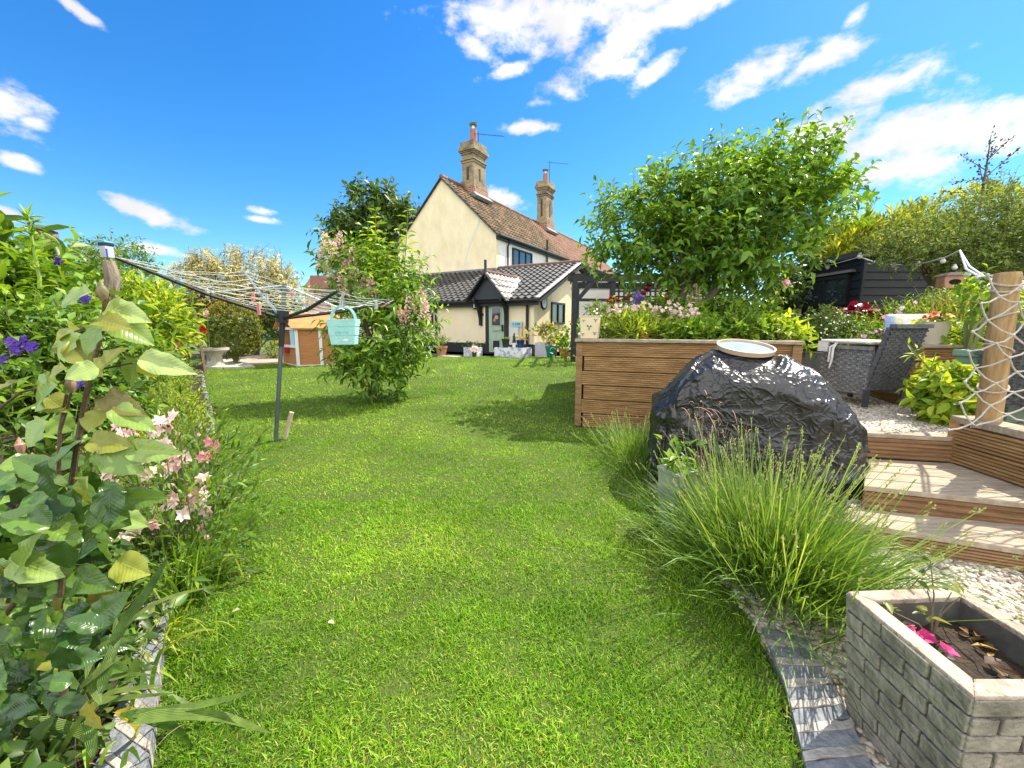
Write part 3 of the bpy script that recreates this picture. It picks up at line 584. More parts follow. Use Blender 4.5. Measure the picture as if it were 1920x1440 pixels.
for x in (dl - .09, dr_ + .06): m.box(H(x, NW + .02, (zdt + zdb) / 2), (.14, .12, dh + .02), ax=(HU3, HN3, HZ))
m.box(H(dm, NW + .02, zdb - .07), (dw + .3, .3, .13), ax=(HU3, HN3, HZ)); m.build('door_frame', BLACK, house)
# pale strip of board beside the door frame
x, z = on_n(910, 600, NW + .03); m = MB(); m.box(H(x, NW + .06, (zgb + ZB + .4) / 2), (.06, .05, zgb - ZB - .5), ax=(HU3, HN3, HZ)); m.build('door_post', CREAMB, house)
# wing downpipes and windows
u = on_n(990, 600, NW)[0]; dpipe('downpipe', [eg + HU3 * (u + .05) - HZ * .1, H(u, NW + .06, ZWE - .2), H(u, NW + .06, ZB + .1)], house, .05)
u = on_n(819, 600, NW)[0]; dpipe('downpipe', [eg + HU3 * (u + .05) - HZ * .1, H(u, NW + .06, ZWE - .2), H(u, NW + .06, ZB + .1)], house, .045)
a, za = on_n(801, 585, NW); b, zb_ = on_n(815, 612, NW); window(house, H(b - .5, NW, (za + zb_) / 2), .9, za - zb_, HU3, HN3, 2)
a, za = on_u(1033, 566, UW); b, _ = on_u(1058, 568, UW); _, zb_ = on_u(1034, 608, UW); window(house, H(UW, (a + b) / 2, (za + zb_) / 2), abs(b - a), za - zb_, HN3, HU3, 2)
a, za = on_u(1020, 568, UW + .03); m = MB(); P0 = H(UW + .03, a, za)
ring = [P0 + HN3 * .20 * math.cos(t) + HZ * .20 * math.sin(t) for t in np.linspace(0, 6.2832, 25)]
clk = thing('wall_clock', 'round outdoor clock with black rim on the cream end wall', 'clock', P0)
m.tube(ring, .035, 8, cap=False); m.build('rim', BLACK, clk, smooth=True); m = MB(); m.prism([P0 + (p - P0) * .95 for p in ring[:-1]], HU3 * .02); dial = m.build('dial', M('white_paint', (.72, .73, .74), rough=.5), clk)
m = MB(); m.bar(P0 + HU3 * .03, P0 + HU3 * .03 + HZ * .13, .012, .008, up=HU3); m.bar(P0 + HU3 * .03, P0 + HU3 * .03 + HN3 * .08 - HZ * .03, .014, .008, up=HU3); m.build('hands', BLACK, clk)
m = MB(); q = H(UW + .05, *on_u(1076, 605, UW)); 
# lantern and small black plaques left of the door
u, z = on_n(895, 572, NW); q = H(u, NW + .14, z); t = thing('wall_lantern', 'small black wall lantern left of the green door', 'lantern', q)
m = MB(); m.lathe(q - HZ * .16, [(.05, 0), (.09, .04), (.09, .05)], 8); m.lathe(q + HZ * .04, [(.12, 0), (.03, .12), (.02, .16)], 8); m.tube([q + HZ * .16, q + HZ * .2 - HN3 * .08, q - HN3 * .14 + HZ * .05], .015, 6)
for k in range(4): d = np.array([math.cos(k * 1.57), math.sin(k * 1.57), 0]) * .085; m.tube([q + d - HZ * .12, q + d + HZ * .05], .01, 4)
m.build('cage', BLACK, t); m = MB(); m.lathe(q - HZ * .12, [(.07, 0), (.07, .16)], 8); m.build('lantern_glass', M('clear_glass', (.6, .62, .6), rough=.1, spec=.6), t)
t = thing('wall_plaque', 'cluster of small black discs on wall left of the door', 'plaque', H(u, NW, z))
for i, (px, py) in enumerate(((904, 590), (908, 590), (902, 597))):
    u, z = on_n(px, py, NW); m = MB(); p_ = H(u, NW + .01, z); m.prism([p_ + (HU3 * math.cos(a) + HZ * math.sin(a)) * .06 for a in np.linspace(0, 6.28, 13)[:-1]], HN3 * .02); m.build('disc', BLACK, t)
u, z = on_n(970, 608, NW); u2, _ = on_n(979, 610, NW); P0 = H(u, NW + .05, z); t = thing('name_sign', 'pale blue lettered sign leaning on the wall above the planters', 'sign', P0)
BLUEP = M('pale_blue_paint', (.25, .52, .62), (.3, .58, .66), 8, .6)
m = MB(); m.box(P0, (.42, .03, .17), ax=(HU3, HN3, HZ)); m.build('board', BLUEP, t); put_text('lettering', '5 APR', .12, P0 + HN3 * .018, HU3, HZ, M('navy_paint', (.01, .03, .12), rough=.6), t)
m = MB(); m.box(P0 - HZ * .4 - HU3 * .1, (.36, .03, .6), ax=(HU3, HN3, HZ)); m.build('backboard', M('pale_board', (.62, .6, .57), rough=.7), t); m = MB(); m.box(P0 - HZ * .4 + HU3 * .2, (.04, .05, .95), ax=(HU3, HN3, HZ)); m.build('stake', M('pale_wood', (.5, .4, .26), (.6, .5, .34), 9, .8), t)
# far house across the lane
q = W(598, 530, 48); t = thing('distant_house', 'small far house with pink brick gable under a dark red roof', 'house', (q[0], q[1], .2))
m = MB(); m.prism([(q[0] - 1.8, q[1], .2), (q[0] + 1.4, q[1], .2), (q[0] + 1.4, q[1], q[2] - .3), (q[0] - .9, q[1], q[2] + .7), (q[0] - 1.8, q[1], q[2] - .4)], (0, 6, 0)); m.build('wall', M('pink_wall', (.45, .22, .2), (.5, .3, .28), 3, .9), t)
m = MB(); m.add([(q[0] - .9, q[1] - .2, q[2] + .8), (q[0] + 5, q[1] - .2, q[2] + .8), (q[0] + 6, q[1] - 2, q[2] - .6), (q[0] - .1, q[1] - 2, q[2] - .9), (q[0] - .9, q[1] + 4, q[2] + .7), (q[0] + 5, q[1] + 4, q[2] + .7)], [[0, 1, 2, 3], [0, 4, 5, 1]]); m.build('roof', M('dark_red_tile', (.10, .04, .03), (.16, .07, .05), 3, .9), t)
# pavement along the house
PAVE = M('paving', (.30, .27, .22), (.45, .41, .34), 4, .9, .4, 30)
m = MB(); m.prism([H(U0, NW + 1.15, .0), H(UW + 1.6, NW + 1.0, .0), H(UW + 2.2, -3, .0), H(U0, -3, .0)], (0, 0, ZB + .05)); m.build('patio', PAVE)['kind'] = 'structure'
# ------------------------------------------------------------------ the terrace on the right
WOOD = M('treated_wood', (.20, .105, .036), (.47, .29, .13), 3.5, .8, .35, 22, stretch=(1.2, 1.2, 14), c3=(.33, .19, .075))
WOODL = M('weathered_deck', (.24, .19, .135), (.46, .385, .29), 3.5, .85, .35, 30, stretch=(1.5, 12, 6), c3=(.35, .285, .205))
WOODD = M('dark_deck', (.16, .085, .035), (.36, .21, .10), 3.0, .8, .35, 22, stretch=(1.2, 1.2, 14))
def ridged(mb, p0, p1, zb, h, nrm, nr=7, th=.028, amp=.012):
    p0 = np.array([p0[0], p0[1], 0.]); p1 = np.array([p1[0], p1[1], 0.]); nrm = unit(np.array([nrm[0], nrm[1], 0.])); dz = h / nr; pr = [(0, zb)]
    for k in range(nr): z = zb + k * dz; pr += [(th - amp, z + .001), (th - amp, z + dz * .22), (th, z + dz * .36), (th, z + dz * .88)]
    pr += [(th - amp, zb + h), (0, zb + h)]
    mb.prism([p0 + nrm * a + HZ * z for a, z in pr], p1 - p0)
bA, bB = np.array([.79, 4.61]), np.array([2.80, 3.95]); ZT = 1.02
bn = unit(np.array([(bB - bA)[1], -(bB - bA)[0]])); bd = unit(bB - bA)
bC, bD = np.array([1.35, 7.9]), bB + np.array([1.2, 3.9])
t = thing('raised_bed', 'long raised garden bed of grooved brown decking boards', 'raised bed', (*((bA + bB) / 2), 0))
m = MB()
for i in range(6): o = (.012, 0)[i % 2]; ridged(m, bA - bd * (.01 if i % 2 else -.05), bB, i * .166 + .01, .158, bn, th=.028 + o * .3)
m.build('front_panel', WOOD, t)
m = MB(); sn = unit(np.array([-(bC - bA)[1], (bC - bA)[0]]))
for i in range(6): ridged(m, bA, bC, i * .166 + .01, .158, sn)
m.build('side_panel', WOOD, t)
m = MB(); en = np.array([(bD - bB)[1], -(bD - bB)[0]])
for i in range(6): ridged(m, bB + bn * .03, bD, i * .166 + .01, .158, en)
m.build('end_panel', WOOD, t)
m = MB(); m.bar([*(bA + bn * .0 - bd * .06), ZT], [*(bB + bn * .0 + bd * .05), ZT], .13, .035); m.bar([*(bA + bd * .03 - bn * .05), ZT - .002], [*bC, ZT - .002], .12, .03); m.bar([*(bB - bn * .05), ZT - .002], [*bD, ZT - .002], .12, .03); m.build('cap_rail', WOODL, t, bevel=.006)
m = MB(); m.box([*(bA - bd * .01 + bn * .012), ZT / 2], (.07, .05, ZT - .05), math.atan2(bd[1], bd[0])); m.build('corner_post', WOODD, t); m = MB(); m.box([*(bB + bd * .0 + bn * .03), ZT / 2], (.08, .04, ZT - .05), math.atan2(bd[1], bd[0])); m.build('corner_post', WOODD, t)
cb = (bA + bB + bC + bD) / 4; m = MB(); m.prism([[*(p + (cb - p) * .03), .0] for p in (bA, bB, bD, bC)], (0, 0, ZT - .13)); m.build('core', WOODD, t)
m = MB(); m.prism([[*p, ZT - .12] for p in (bA, bB, bD, bC)], (0, 0, .04)); m.build('soil', SOIL, t)

# gravel and steps
GRAV = M('gravel_bed', (.16, .13, .09), (.34, .29, .22), 60, .9, .9, 90)
m = MB(); m.prism([(.84, .2, -.02), (2.6, .2, -.02), (3.2, 2.3, -.02), (2.2, 3.3, -.02), (1.05, 3.6, -.02), (1.0, 2.0, -.02), (.95, 1.4, -.02)], (0, 0, .022)); m.build('lower_gravel', GRAV)['kind'] = 'structure'
def ext(a, b, k): a = np.asarray(a); b = np.asarray(b); return a + (b - a) * k
z1, z2, z3 = .12, .25, .43
def deck_step(name, label, fl, fr, bl, br, zt, zb, n, top, face):
    t = thing(name, label, 'step', (*((fl + fr) / 2)[:2], zb)); mb = MB()
    for i in range(n):
        a0, a1 = i / n, (i + 1) / n - .02; q = [ext(fl, bl, a0), ext(fr, br, a0), ext(fr, br, a1), ext(fl, bl, a1)]
        mb.prism([[p[0], p[1], zt - .032] for p in q], (0, 0, .032))
    mb.build('tread', top, t, bevel=.004); mb = MB(); d = unit((fr - fl)[:2]); nn = np.array([d[1], -d[0]])
    a = ext(fl, bl, .06); b = ext(fr, br, .06); ridged(mb, a[:2], b[:2], zb, zt - zb - .036, nn, 5, .02); mb.build('riser', face, t)
    mb = MB(); mb.prism([[p[0], p[1], zb] for p in (ext(fl, bl, .07), ext(fr, br, .07), ext(fr, br, .97), ext(fl, bl, .97))], (0, 0, zt - zb - .034)); mb.build('carcass', WOODD, t); return t
a, b, c, d = G(1573, 976, z1), G(1920, 1030, z1), G(1590, 951, z1), G(1920, 984, z1); deck_step('garden_step', 'lowest garden step of pale weathered deck boards set in gravel', a, ext(a, b, 1.6), c, ext(c, d, 1.6), z1, 0, 2, WOODL, WOODD)
a, b, c, d = G(1625, 911, z2), G(1920, 943, z2), np.array([2.55, 2.76, z2]), np.array([3.20, 2.64, z2]); a2 = ext(a, b, -.02); deck_step('garden_step', 'middle garden step with deep sunlit decking tread beside the grooved side wall', a2, ext(a, b, 1.7), c, np.array([3.4, 2.6, z2]), z2, .0, 4, WOODL, WOODD)
a, b = np.array([2.53, 2.79, z3]), np.array([3.08, 2.66, z3]); c, d = a + [.03, .10, 0], b + [.03, .10, 0]; deck_step('garden_step', 'top garden step edging the upper patio gravel', a, b, c, d, z3, z2, 1, WOODL, WOODD)
# steps stay clear of the ground between: upper gravel
m = MB(); m.prism([(2.5, 2.9, .05), (3.1, 2.76, .05), (3.2, 2.6, .05), (9, 2.0, .05), (9, 10.4, .05), (4.2, 10.4, .05), (4.05, 7.85, .05), (2.9, 3.95, .05)], (0, 0, z3 - .07)); m.build('upper_gravel', GRAV)['kind'] = 'structure'
# pebbles
def pebbles(name, poly, z, n, s0, s1, mat):
    ico = [(0, 0, -1), (.72, -.53, -.45), (-.28, -.85, -.45), (-.89, 0, -.45), (-.28, .85, -.45), (.72, .53, -.45), (.28, -.85, .45), (-.72, -.53, .45), (-.72, .53, .45), (.28, .85, .45), (.89, 0, .45), (0, 0, 1)]
    fi = [[0, 1, 2], [1, 0, 5], [0, 2, 3], [0, 3, 4], [0, 4, 5], [1, 5, 10], [2, 1, 6], [3, 2, 7], [4, 3, 8], [5, 4, 9], [1, 10, 6], [2, 6, 7], [3, 7, 8], [4, 8, 9], [5, 9, 10], [6, 10, 11], [7, 6, 11], [8, 7, 11], [9, 8, 11], [10, 9, 11]]
    P = np.array(poly); x = R.uniform(P[:, 0].min(), P[:, 0].max(), n); y = R.uniform(P[:, 1].min(), P[:, 1].max(), n); k = inpoly(x, y, poly); x, y = x[k], y[k]; n = len(x)
    s = R.uniform(s0, s1, (n, 1)) * R.uniform(.7, 1.25, (n, 3)); s[:, 0] *= 1.35; s[:, 2] *= .62; a = R.random(n) * 6.28; tl = R.normal(0, .35, n); I = np.array(ico)
    V = I[None] * s[:, None]; X = V[..., 0] * np.cos(a)[:, None] - V[..., 1] * np.sin(a)[:, None]; Y = V[..., 0] * np.sin(a)[:, None] + V[..., 1] * np.cos(a)[:, None]; Z = V[..., 2] + X * tl[:, None] * .5
    V = np.stack([X + x[:, None], Y + y[:, None], Z + z + R.uniform(.2, 1.2, n)[:, None] * s0 * .6], -1); F = np.array(fi).ravel(); loops = (F[None] + (np.arange(n) * 12)[:, None]).ravel()
    o = npmesh(name, V.reshape(-1, 3), loops, np.arange(n * 20) * 3, mat, None, np.repeat(R.random(n), 12)); o['kind'] = 'stuff'; return o
PEB = LM('pebble', [(.22, .17, .12), (.44, .37, .27), (.56, .50, .41), (.66, .61, .53), (.34, .30, .25)], .55, 0)
tag(pebbles('pebbles', [(.86, .55), (2.3, .55), (2.55, 1.75), (1.9, 2.1), (2.0, 2.3), (2.2, 2.6), (1.5, 2.7), (1.1, 2.6), (1.0, 1.9), (.97, 1.4)], .0, 17000, .0085, .0145, PEB), 'cream and white rounded pebbles of the lower gravel', 'pebbles')
tag(pebbles('pebbles', [(2.0, 2.2), (2.9, 1.85), (3.0, 2.1), (2.15, 2.45)], z1 - .03, 3000, .008, .013, PEB), 'cream pebbles packed behind the lowest step', 'pebbles')
tag(pebbles('pebbles', [(2.5, 2.9), (3.1, 2.76), (4.4, 2.9), (4.4, 4.4), (2.95, 4.4)], z3 - .02, 12000, .010, .017, PEB), 'cream pebbles spread over the upper patio', 'pebbles')
m = MB(); m.prism([(2.0, 2.2, .02), (2.9, 1.8, .02), (3.1, 2.05, .02), (2.15, 2.5, .02)], (0, 0, z1 - .06)); m.build('step_gravel', GRAV)['kind'] = 'structure'

# side wall of the steps, post, rope net
t = thing('timber_wall', 'low grooved decking wall with thick cap beside the steps', 'wall', (3.05, 2.1, .2)); m = MB(); w0, w1 = np.array([3.06, 2.66]), np.array([2.94, 1.3])
for i in range(3): ridged(m, w0, w1, .12 + i * .135, .128, (-1, .09), 6, .03)
m.build('wall_panel', WOOD, t); m = MB(); m.bar([3.12, 2.70, .555], [3.0, 1.3, .555], .16, .045); m.build('cap', WOODL, t, bevel=.005); m = MB(); m.box((3.08, 2.68, .36), (.09, .06, .40), .09); m.build('end_post', WOOD, t, bevel=.005)
m = MB(); m.prism([(3.07, 2.66, .05), (2.95, 1.3, .05), (3.25, 1.3, .05), (3.25, 2.66, .05)], (0, 0, .45)); m.build('core', WOODD, t)
POST = M('post_pine', (.24, .14, .055), (.50, .34, .16), 3.5, .7, .3, 20, stretch=(9, 9, .8), c3=(.38, .24, .10))  # brown pine with grain running up the post
pp0, pp1 = W(1852, 800, 2.56), W(1890, 511, 2.50)
t = thing('timber_post', 'thick round pine post standing at the corner of the step wall', 'post', pp0); m = MB(); m.tube([pp0, (pp0 + pp1) / 2, pp1 - HZ * .012, pp1], [.060, .059, .058, .053], 20); m.build('post', POST, t, smooth=True)
ROPE = M('pale_rope', (.42, .38, .32), (.66, .61, .54), 60, .9, .6, 200)
t = thing('rope_net', 'pale knotted rope netting draped from the pine post', 'net', pp1); m = MB()
nu, nv = 11, 13; NP = {}
for i in range(nu):
    for j in range(nv):
        u = i / (nu - 1); v = j / (nv - 1); base = pp1 + np.array([-.25, -.10, -.03]); q = base + np.array([1.05 * u - .06 * v * (1 - u), -.05 * u - .0, 0]) + HZ * (-(.93 - .1 * u) * v - .10 * math.sin(math.pi * u) * (1 - v) * .6)
        NP[i, j] = q + R.normal(0, .017, 3)
for i in range(nu):
    for j in range(nv):
        if (i + j) % 2: continue
        for di, dj in ((1, 1), (-1, 1)):
            if (i + di, j + dj) in NP:
                a, b = NP[i, j], NP[i + di, j + dj]; m.tube([a, (a + b) / 2 - HZ * .012, b], .0048, 6)
        m.ball(NP[i, j], .0095, 7, 5)
m.build('mesh', ROPE, t, smooth=True); m = MB()
m.tube([pp1 + np.array([.0, -.085, -.03]), pp1 + np.array([.45, -.16, -.05]), pp1 + np.array([1.0, -.2, -.01])], .011, 6); m.build('top_rope', ROPE, t, smooth=True); m = MB()
for zz in (.06, .10, .30, .52, .80):
    c = pp1 + (pp0 - pp1) * zz / 1.1; m.tube([c + np.array([math.cos(a) * .066, math.sin(a) * .066, .03 * math.sin(a * 1.0 + zz * 9)]) for a in np.linspace(0, 6.28, 17)], .0055, 5, cap=False)
m.build('lashing', ROPE, t, smooth=True)

# covered barbecue
import mathutils.noise as mno
def bbq():
    ax = unit(np.array([1.06, -.42, 0])); ay = np.array([-ax[1], ax[0], 0]); c0 = np.array([1.77, 2.96, 0.0]); NT, NV = 300, 120
    L_, D_ = .66, .36
    xs = np.linspace(-1, 1, 41); hs = np.interp(xs, [-1, -.86, -.6, -.45, -.1, .25, .42, .68, .9, 1.0], [.70, .78, .95, 1.0, 1.0, .985, .955, .83, .68, .60]); hs = np.convolve(np.pad(hs, 3, mode='edge'), np.ones(7) / 7, 'valid')
    V = []
    for k in range(NV):
        s = k / (NV - 1)
        for j in range(NT):
            th = 6.28318 * j / NT; ct, st_ = math.cos(th), math.sin(th); e = .40; X = math.copysign(abs(ct) ** e, ct); Y = math.copysign(abs(st_) ** e, st_)
            if s < .62:
                q = s / .62; rr_ = 1.06 - .06 * q; zf = q * .83; fl = 1 - q
            else:
                q = (s - .62) / .38; rr_ = max(1 - q, 0) ** .7 if q < 1 else 0; zf = .83 + .17 * (1 - rr_ ** 3.2) ** .8; fl = 0
            x, y = X * rr_, Y * rr_; h = np.interp(x, xs, hs) * (1 - .10 * y * y * (1 if y < 0 else 1)); z = h * zf + .012
            p = c0 + ax * x * L_ + ay * y * D_ + HZ * z
            vert = (math.sin(th * 11 + 2.2 * math.sin(3 * th)) * .032 + math.sin(th * 23 + 1.5 * math.sin(5 * th)) * .012) * fl
            def ridge(q): return max(0., 1 - abs(mno.noise(q)) * 2.6) ** 3
            q = Vector(p) + .10 * mno.noise_vector(Vector(p * 3.1)); n1 = ridge(Vector((q.x * 3.6, q.y * 3.6, q.z * 2.8))); n2 = ridge(Vector((q.x * 11, q.y * 11, q.z * 7.5 + 3))); n3 = ridge(q * 23); lo_ = mno.noise(Vector(p * 3.3))
            nv_ = unit(ax * X * .8 + ay * Y * .8 + HZ * (.25 + (1.4 if s > .7 else 0)))
            p = p + nv_ * (vert + .024 * lo_ + .030 * (n1 - .4) + .007 * (n2 - .4)); p[2] = max(p[2], .01); V.append(p)
    F = []
    for k in range(NV - 1): a = k * NT + np.arange(NT); b = k * NT + (np.arange(NT) + 1) % NT; F.append(np.stack([a, b, b + NT, a + NT], 1))
    F = np.concatenate(F); return np.array(V), F
COVER = M('black_plastic', (.010, .010, .0105), (.022, .021, .021), 6, .33, spec=.65)
def crinkle(mt):
    nt = mt.node_tree; N = nt.nodes; K = nt.links; tc = N.new('ShaderNodeTexCoord'); prev = None
    def m(op, a, b):
        n = N.new('ShaderNodeMath'); n.operation = op
        for i, v in enumerate((a, b)):
            if isinstance(v, (int, float)): n.inputs[i].default_value = v
            else: K.new(v, n.inputs[i])
        return n.outputs[0]
    for sc, w in ((7, 1.0), (15, .5)):
        v = N.new('ShaderNodeTexNoise'); v.inputs['Scale'].default_value = sc; v.inputs['Detail'].default_value = 1; v.inputs['Distortion'].default_value = .8; K.new(tc.outputs['Object'], v.inputs['Vector'])
        r_ = m('POWER', m('MAXIMUM', m('SUBTRACT', 1., m('MULTIPLY', m('ABSOLUTE', m('SUBTRACT', v.outputs[0], .5), 0.), 5.)), 0.), 2.5); q = m('MULTIPLY', r_, w); prev = q if prev is None else m('ADD', prev, q)
    bp = N.new('ShaderNodeBump'); bp.inputs['Strength'].default_value = .8; bp.inputs['Distance'].default_value = .008; K.new(prev, bp.inputs['Height']); K.new(bp.outputs[0], N['Principled BSDF'].inputs['Normal'])
crinkle(COVER)
V, F = bbq(); t = thing('covered_barbecue', 'barbecue under a crumpled shiny black plastic cover', 'barbecue', (1.72, 2.98, 0)); npmesh('cover', V, F.ravel(), np.arange(len(F)) * 4, COVER, t)
q = W(1394, 672, 2.98); q[2] = .975; t = thing('round_tray', 'shallow round tray with pale blue inside lying on the black cover', 'tray', q)
TERR = M('pink_terracotta', (.50, .34, .25), (.58, .42, .32), 8, .6); m = MB(); tray_v0 = q.copy(); m.lathe(q, [(.17, 0), (.19, .01), (.195, .042), (.183, .042), (.178, .022)], 36); m.build('rim', TERR, t, smooth=True)
m = MB(); m.lathe(q + HZ * .022, [(.179, 0), (.179, .003)], 36); m.build('inside', M('blue_glaze', (.05, .16, .25), (.17, .33, .42), 16, .5, c3=(.10, .24, .33)), t)

for o in [c for c in t.children]:                       # the tray lies tilted towards the lawn on the crumpled cover
    o.data.transform(Matrix.Translation(Vector(q)) @ Matrix.Rotation(rad(13), 4, 'X') @ Matrix.Translation(-Vector(q) + Vector((0, 0, .028))))
# cream tin with winged marks
q = np.array([.79 + .115, 4.61 + .06, ZT + .02]); t = thing('cream_tin', 'square cream tin with cut out winged marks on the raised bed corner', 'tin', q); TIN = M('cream_enamel', (.66, .55, .34), (.72, .61, .40), 5, .4); rz = math.atan2(bd[1], bd[0])
m = MB(); m.sqpot(q, [(.095, 0), (.105, .24), (.11, .245), (.11, .255), (.098, .255), (.09, .06)], rz); m.build('tin', TIN, t, bevel=.003); m = MB(); bd3 = np.array([*bd, 0]); bn3 = np.array([*bn, 0])
for x, z, s in ((0, .13, 1.2), (-.07, .05, .7), (.065, .06, .8), (-.065, .2, .6), (.07, .205, .8)):
    c = q + bn3 * (.1035 + z * .0) + bd3 * x + HZ * z
    m = MB()
    for a in (.4, 2.5, 4.71):
        d = bd3 * math.cos(a) + HZ * math.sin(a); n_ = bn3 * .004; sd_ = np.cross(d, bn3); m.prism([c, c + d * .018 * s + sd_ * .006 * s, c + d * .03 * s, c + d * .018 * s - sd_ * .006 * s], n_)
    m.build('winged_mark', M('dark_cutout', (.05, .04, .025), rough=.8), t)

# wicker chair
WICK = M('grey_wicker', (.11, .11, .115), (.28, .28, .28), 30, .5, .5, 60, stretch=(1, 1, 1)); WICKD = M('dark_wicker', (.055, .056, .06), (.14, .14, .145), 30, .5, .5, 60); LEG = M('chair_leg', (.05, .05, .055), rough=.4)
def weave(mb, p0, ux, uy, w, h, nrm, st=.036, th=.007, bw=.017):
    """flat strands woven over and under in a panel"""
    ux, uy, nrm = unit(ux), unit(uy), unit(nrm); nx, ny = int(w / st), int(h / (st * .62)); sx, sy = w / nx, h / ny
    for j in range(ny):
        pts = []
        for i in range(nx + 1): pts.append(p0 + ux * sx * i + uy * sy * (j + .5) + nrm * th * (1 if (i + j) % 2 else -1))
        for a, b in zip(pts[:-1], pts[1:]): mb.bar(a, b, .003, sy * .86, up=uy)
    for i in range(nx): mb.bar(p0 + ux * sx * (i + .5), p0 + ux * sx * (i + .5) + uy * h, .005, .009, up=ux)
def wicker_chair(o, f, label, w=.52, dp=.44, zg=z3, arm=.55):
    f = unit(np.array([f[0], f[1], 0.])); sd_ = np.array([f[1], -f[0], 0.]); o = np.array([o[0], o[1], zg]); t = thing('wicker_chair', label, 'chair', o, 'grey wicker patio chairs')
    # o = rear corner on the left side, sd_ runs to the right side
    bl, br = o, o + sd_ * w
    for a, b, nrm, nm in ((bl, bl + f * dp, -sd_, 'side_panel'), (br, br + f * dp, sd_, 'side_panel')):
        mb = MB(); weave(mb, a + HZ * .12, b - a, HZ, dp, arm - .12, nrm); mb.box((a + b) / 2 + HZ * (arm + .1) / 2 + (-nrm) * .028, (dp, .02, arm - .12), ax=(f, sd_, HZ)); mb.bar(a + HZ * arm, b + HZ * arm, .06, .035); mb.build(nm, WICK, t)
    mb = MB(); rc = -f * .17; up = unit(HZ * .70 + rc); weave(mb, bl + HZ * .16, sd_, up, w, .60, -f + HZ * .2); mb.hexa([bl + HZ * .16 + f * .01, br + HZ * .16 + f * .01, br + HZ * .16 + f * .05, bl + HZ * .16 + f * .05] + [q + up * .60 for q in (bl + HZ * .16 + f * .01, br + HZ * .16 + f * .01, br + HZ * .16 + f * .05, bl + HZ * .16 + f * .05)])
    mb.bar(bl + HZ * .16 + up * .61, br + HZ * .16 + up * .61, .06, .035); mb.build('backrest', WICKD, t)
    mb = MB(); c = (bl + br) / 2 + f * dp / 2 + HZ * .33; mb.box(c, (w - .04, dp, .06), ax=(sd_, f, HZ)); mb.build('seat', WICK, t)
    for q in (bl, br, bl + f * dp, br + f * dp): mb = MB(); mb.bar(q + HZ * .005, q + HZ * .16, .035, .035, up=f); mb.build('leg', LEG, t)
    return t, bl, br, f, sd_
t, bl, br, f, sd_ = wicker_chair((3.29, 3.66), (-.22, .975), 'grey wicker patio chair with a white edged throw over its arm', .43, .46)
# throw on the arm of that chair
WHT = M('white_cotton', (.66, .64, .60), (.78, .77, .74), 14, .9, .4, 80); t2 = thing('throw_cushion', 'white piped patterned seat pad lying over the chair arms', 'cushion', bl + HZ * .56)
m = MB(); c = bl + f * .22 + sd_ * .2 + HZ * .60; m.box(c, (.44, .47, .035), ax=(f, sd_, HZ)); m.build('pad', M('patterned_cotton', (.62, .60, .56), (.30, .30, .12), 9, .9, .3, c3=(.55, .52, .40), lo=.42, hi=.6), t2, bevel=.02)
m = MB(); e = [bl + f * (.02 + .42 * k) + sd_ * s + HZ * .607 for s, k in ((-.045, 0), (-.045, 1), (.44, 1), (.44, 0), (-.045, 0))]; m.tube(e, .012, 7); m.build('piping', WHT, t2, smooth=True)
m = MB(); q = bl + f * .3 - sd_ * .03 + HZ * .60
m.tube([q, q - sd_ * .04 - HZ * .06, q - sd_ * .045 - HZ * .18, q - sd_ * .04 + f * .02 - HZ * .26], [.012, .011, .01, .006], 6); m.tube([q - f * .02, q - sd_ * .04 - HZ * .05 + f * .03, q - sd_ * .045 - HZ * .2 + f * .03], .009, 6); q = bl + f * .43 - sd_ * .035 + HZ * .55; m.box(q, (.1, .02, .1), ax=(f, sd_, HZ)); m.build('tie', WHT, t2, smooth=True)
wicker_chair((3.62, 2.98), (.55, .84), 'dark wicker patio chair half hidden behind the rope net')
# cushion on the bank side
q = W(1700, 622, 4.2); t = thing('scatter_cushion', 'white and yellow scatter cushion propped behind the wicker chair', 'cushion', q - HZ * .15); m = MB(); cx_, cz_ = unit([.95, -.3, 0]), unit([.2, .25, .95]); nC = np.cross(cx_, cz_)
pts = []; m2 = MB(); N_ = 11
for sgn in (-1, 1):
    vs = []
    for i in range(N_):
        for j in range(N_): a, b = i / (N_ - 1) * 2 - 1, j / (N_ - 1) * 2 - 1; vs.append(q + cx_ * a * .19 + cz_ * b * .19 + nC * sgn * .075 * ((1 - a ** 4) * (1 - b ** 4)) ** .6)
    m.add(vs, [[i * N_ + j, (i + 1) * N_ + j, (i + 1) * N_ + j + 1, i * N_ + j + 1] for i in range(N_ - 1) for j in range(N_ - 1)])
m.build('cover', M('printed_cotton', (.72, .72, .72), (.26, .36, .62), 6, .9, c3=(.66, .58, .28), lo=.42, hi=.62), t, smooth=True)

# timber planter box at the back of the patio, more banked beds behind
t = thing('planter_box', 'grooved timber planter box behind the wicker chair', 'planter', (4.6, 4.0, z3)); m = MB(); a, b = np.array([3.78, 3.82]), np.array([7.2, 3.5])
for i in range(4): ridged(m, a, b, z3 + i * .14, .132, (-.09, -1), 6)
for i in range(4): ridged(m, a, a + [.75, 2.2], z3 + i * .14, .132, (-1, .3), 6)
m.build('front_panel', WOOD, t); m = MB(); m.bar([*(a - [.03, 0]), .995], [*b, .995], .11, .03); m.bar([*a, .993], [*(a + [.75, 2.2]), .993], .1, .03); m.build('cap_rail', WOODL, t, bevel=.004)
m = MB(); m.prism([[*a, .9], [*b, .9], [9, 6.5, .9], [4.6, 6.5, .9]], (0, 0, .03)); m.build('soil', SOIL, t)
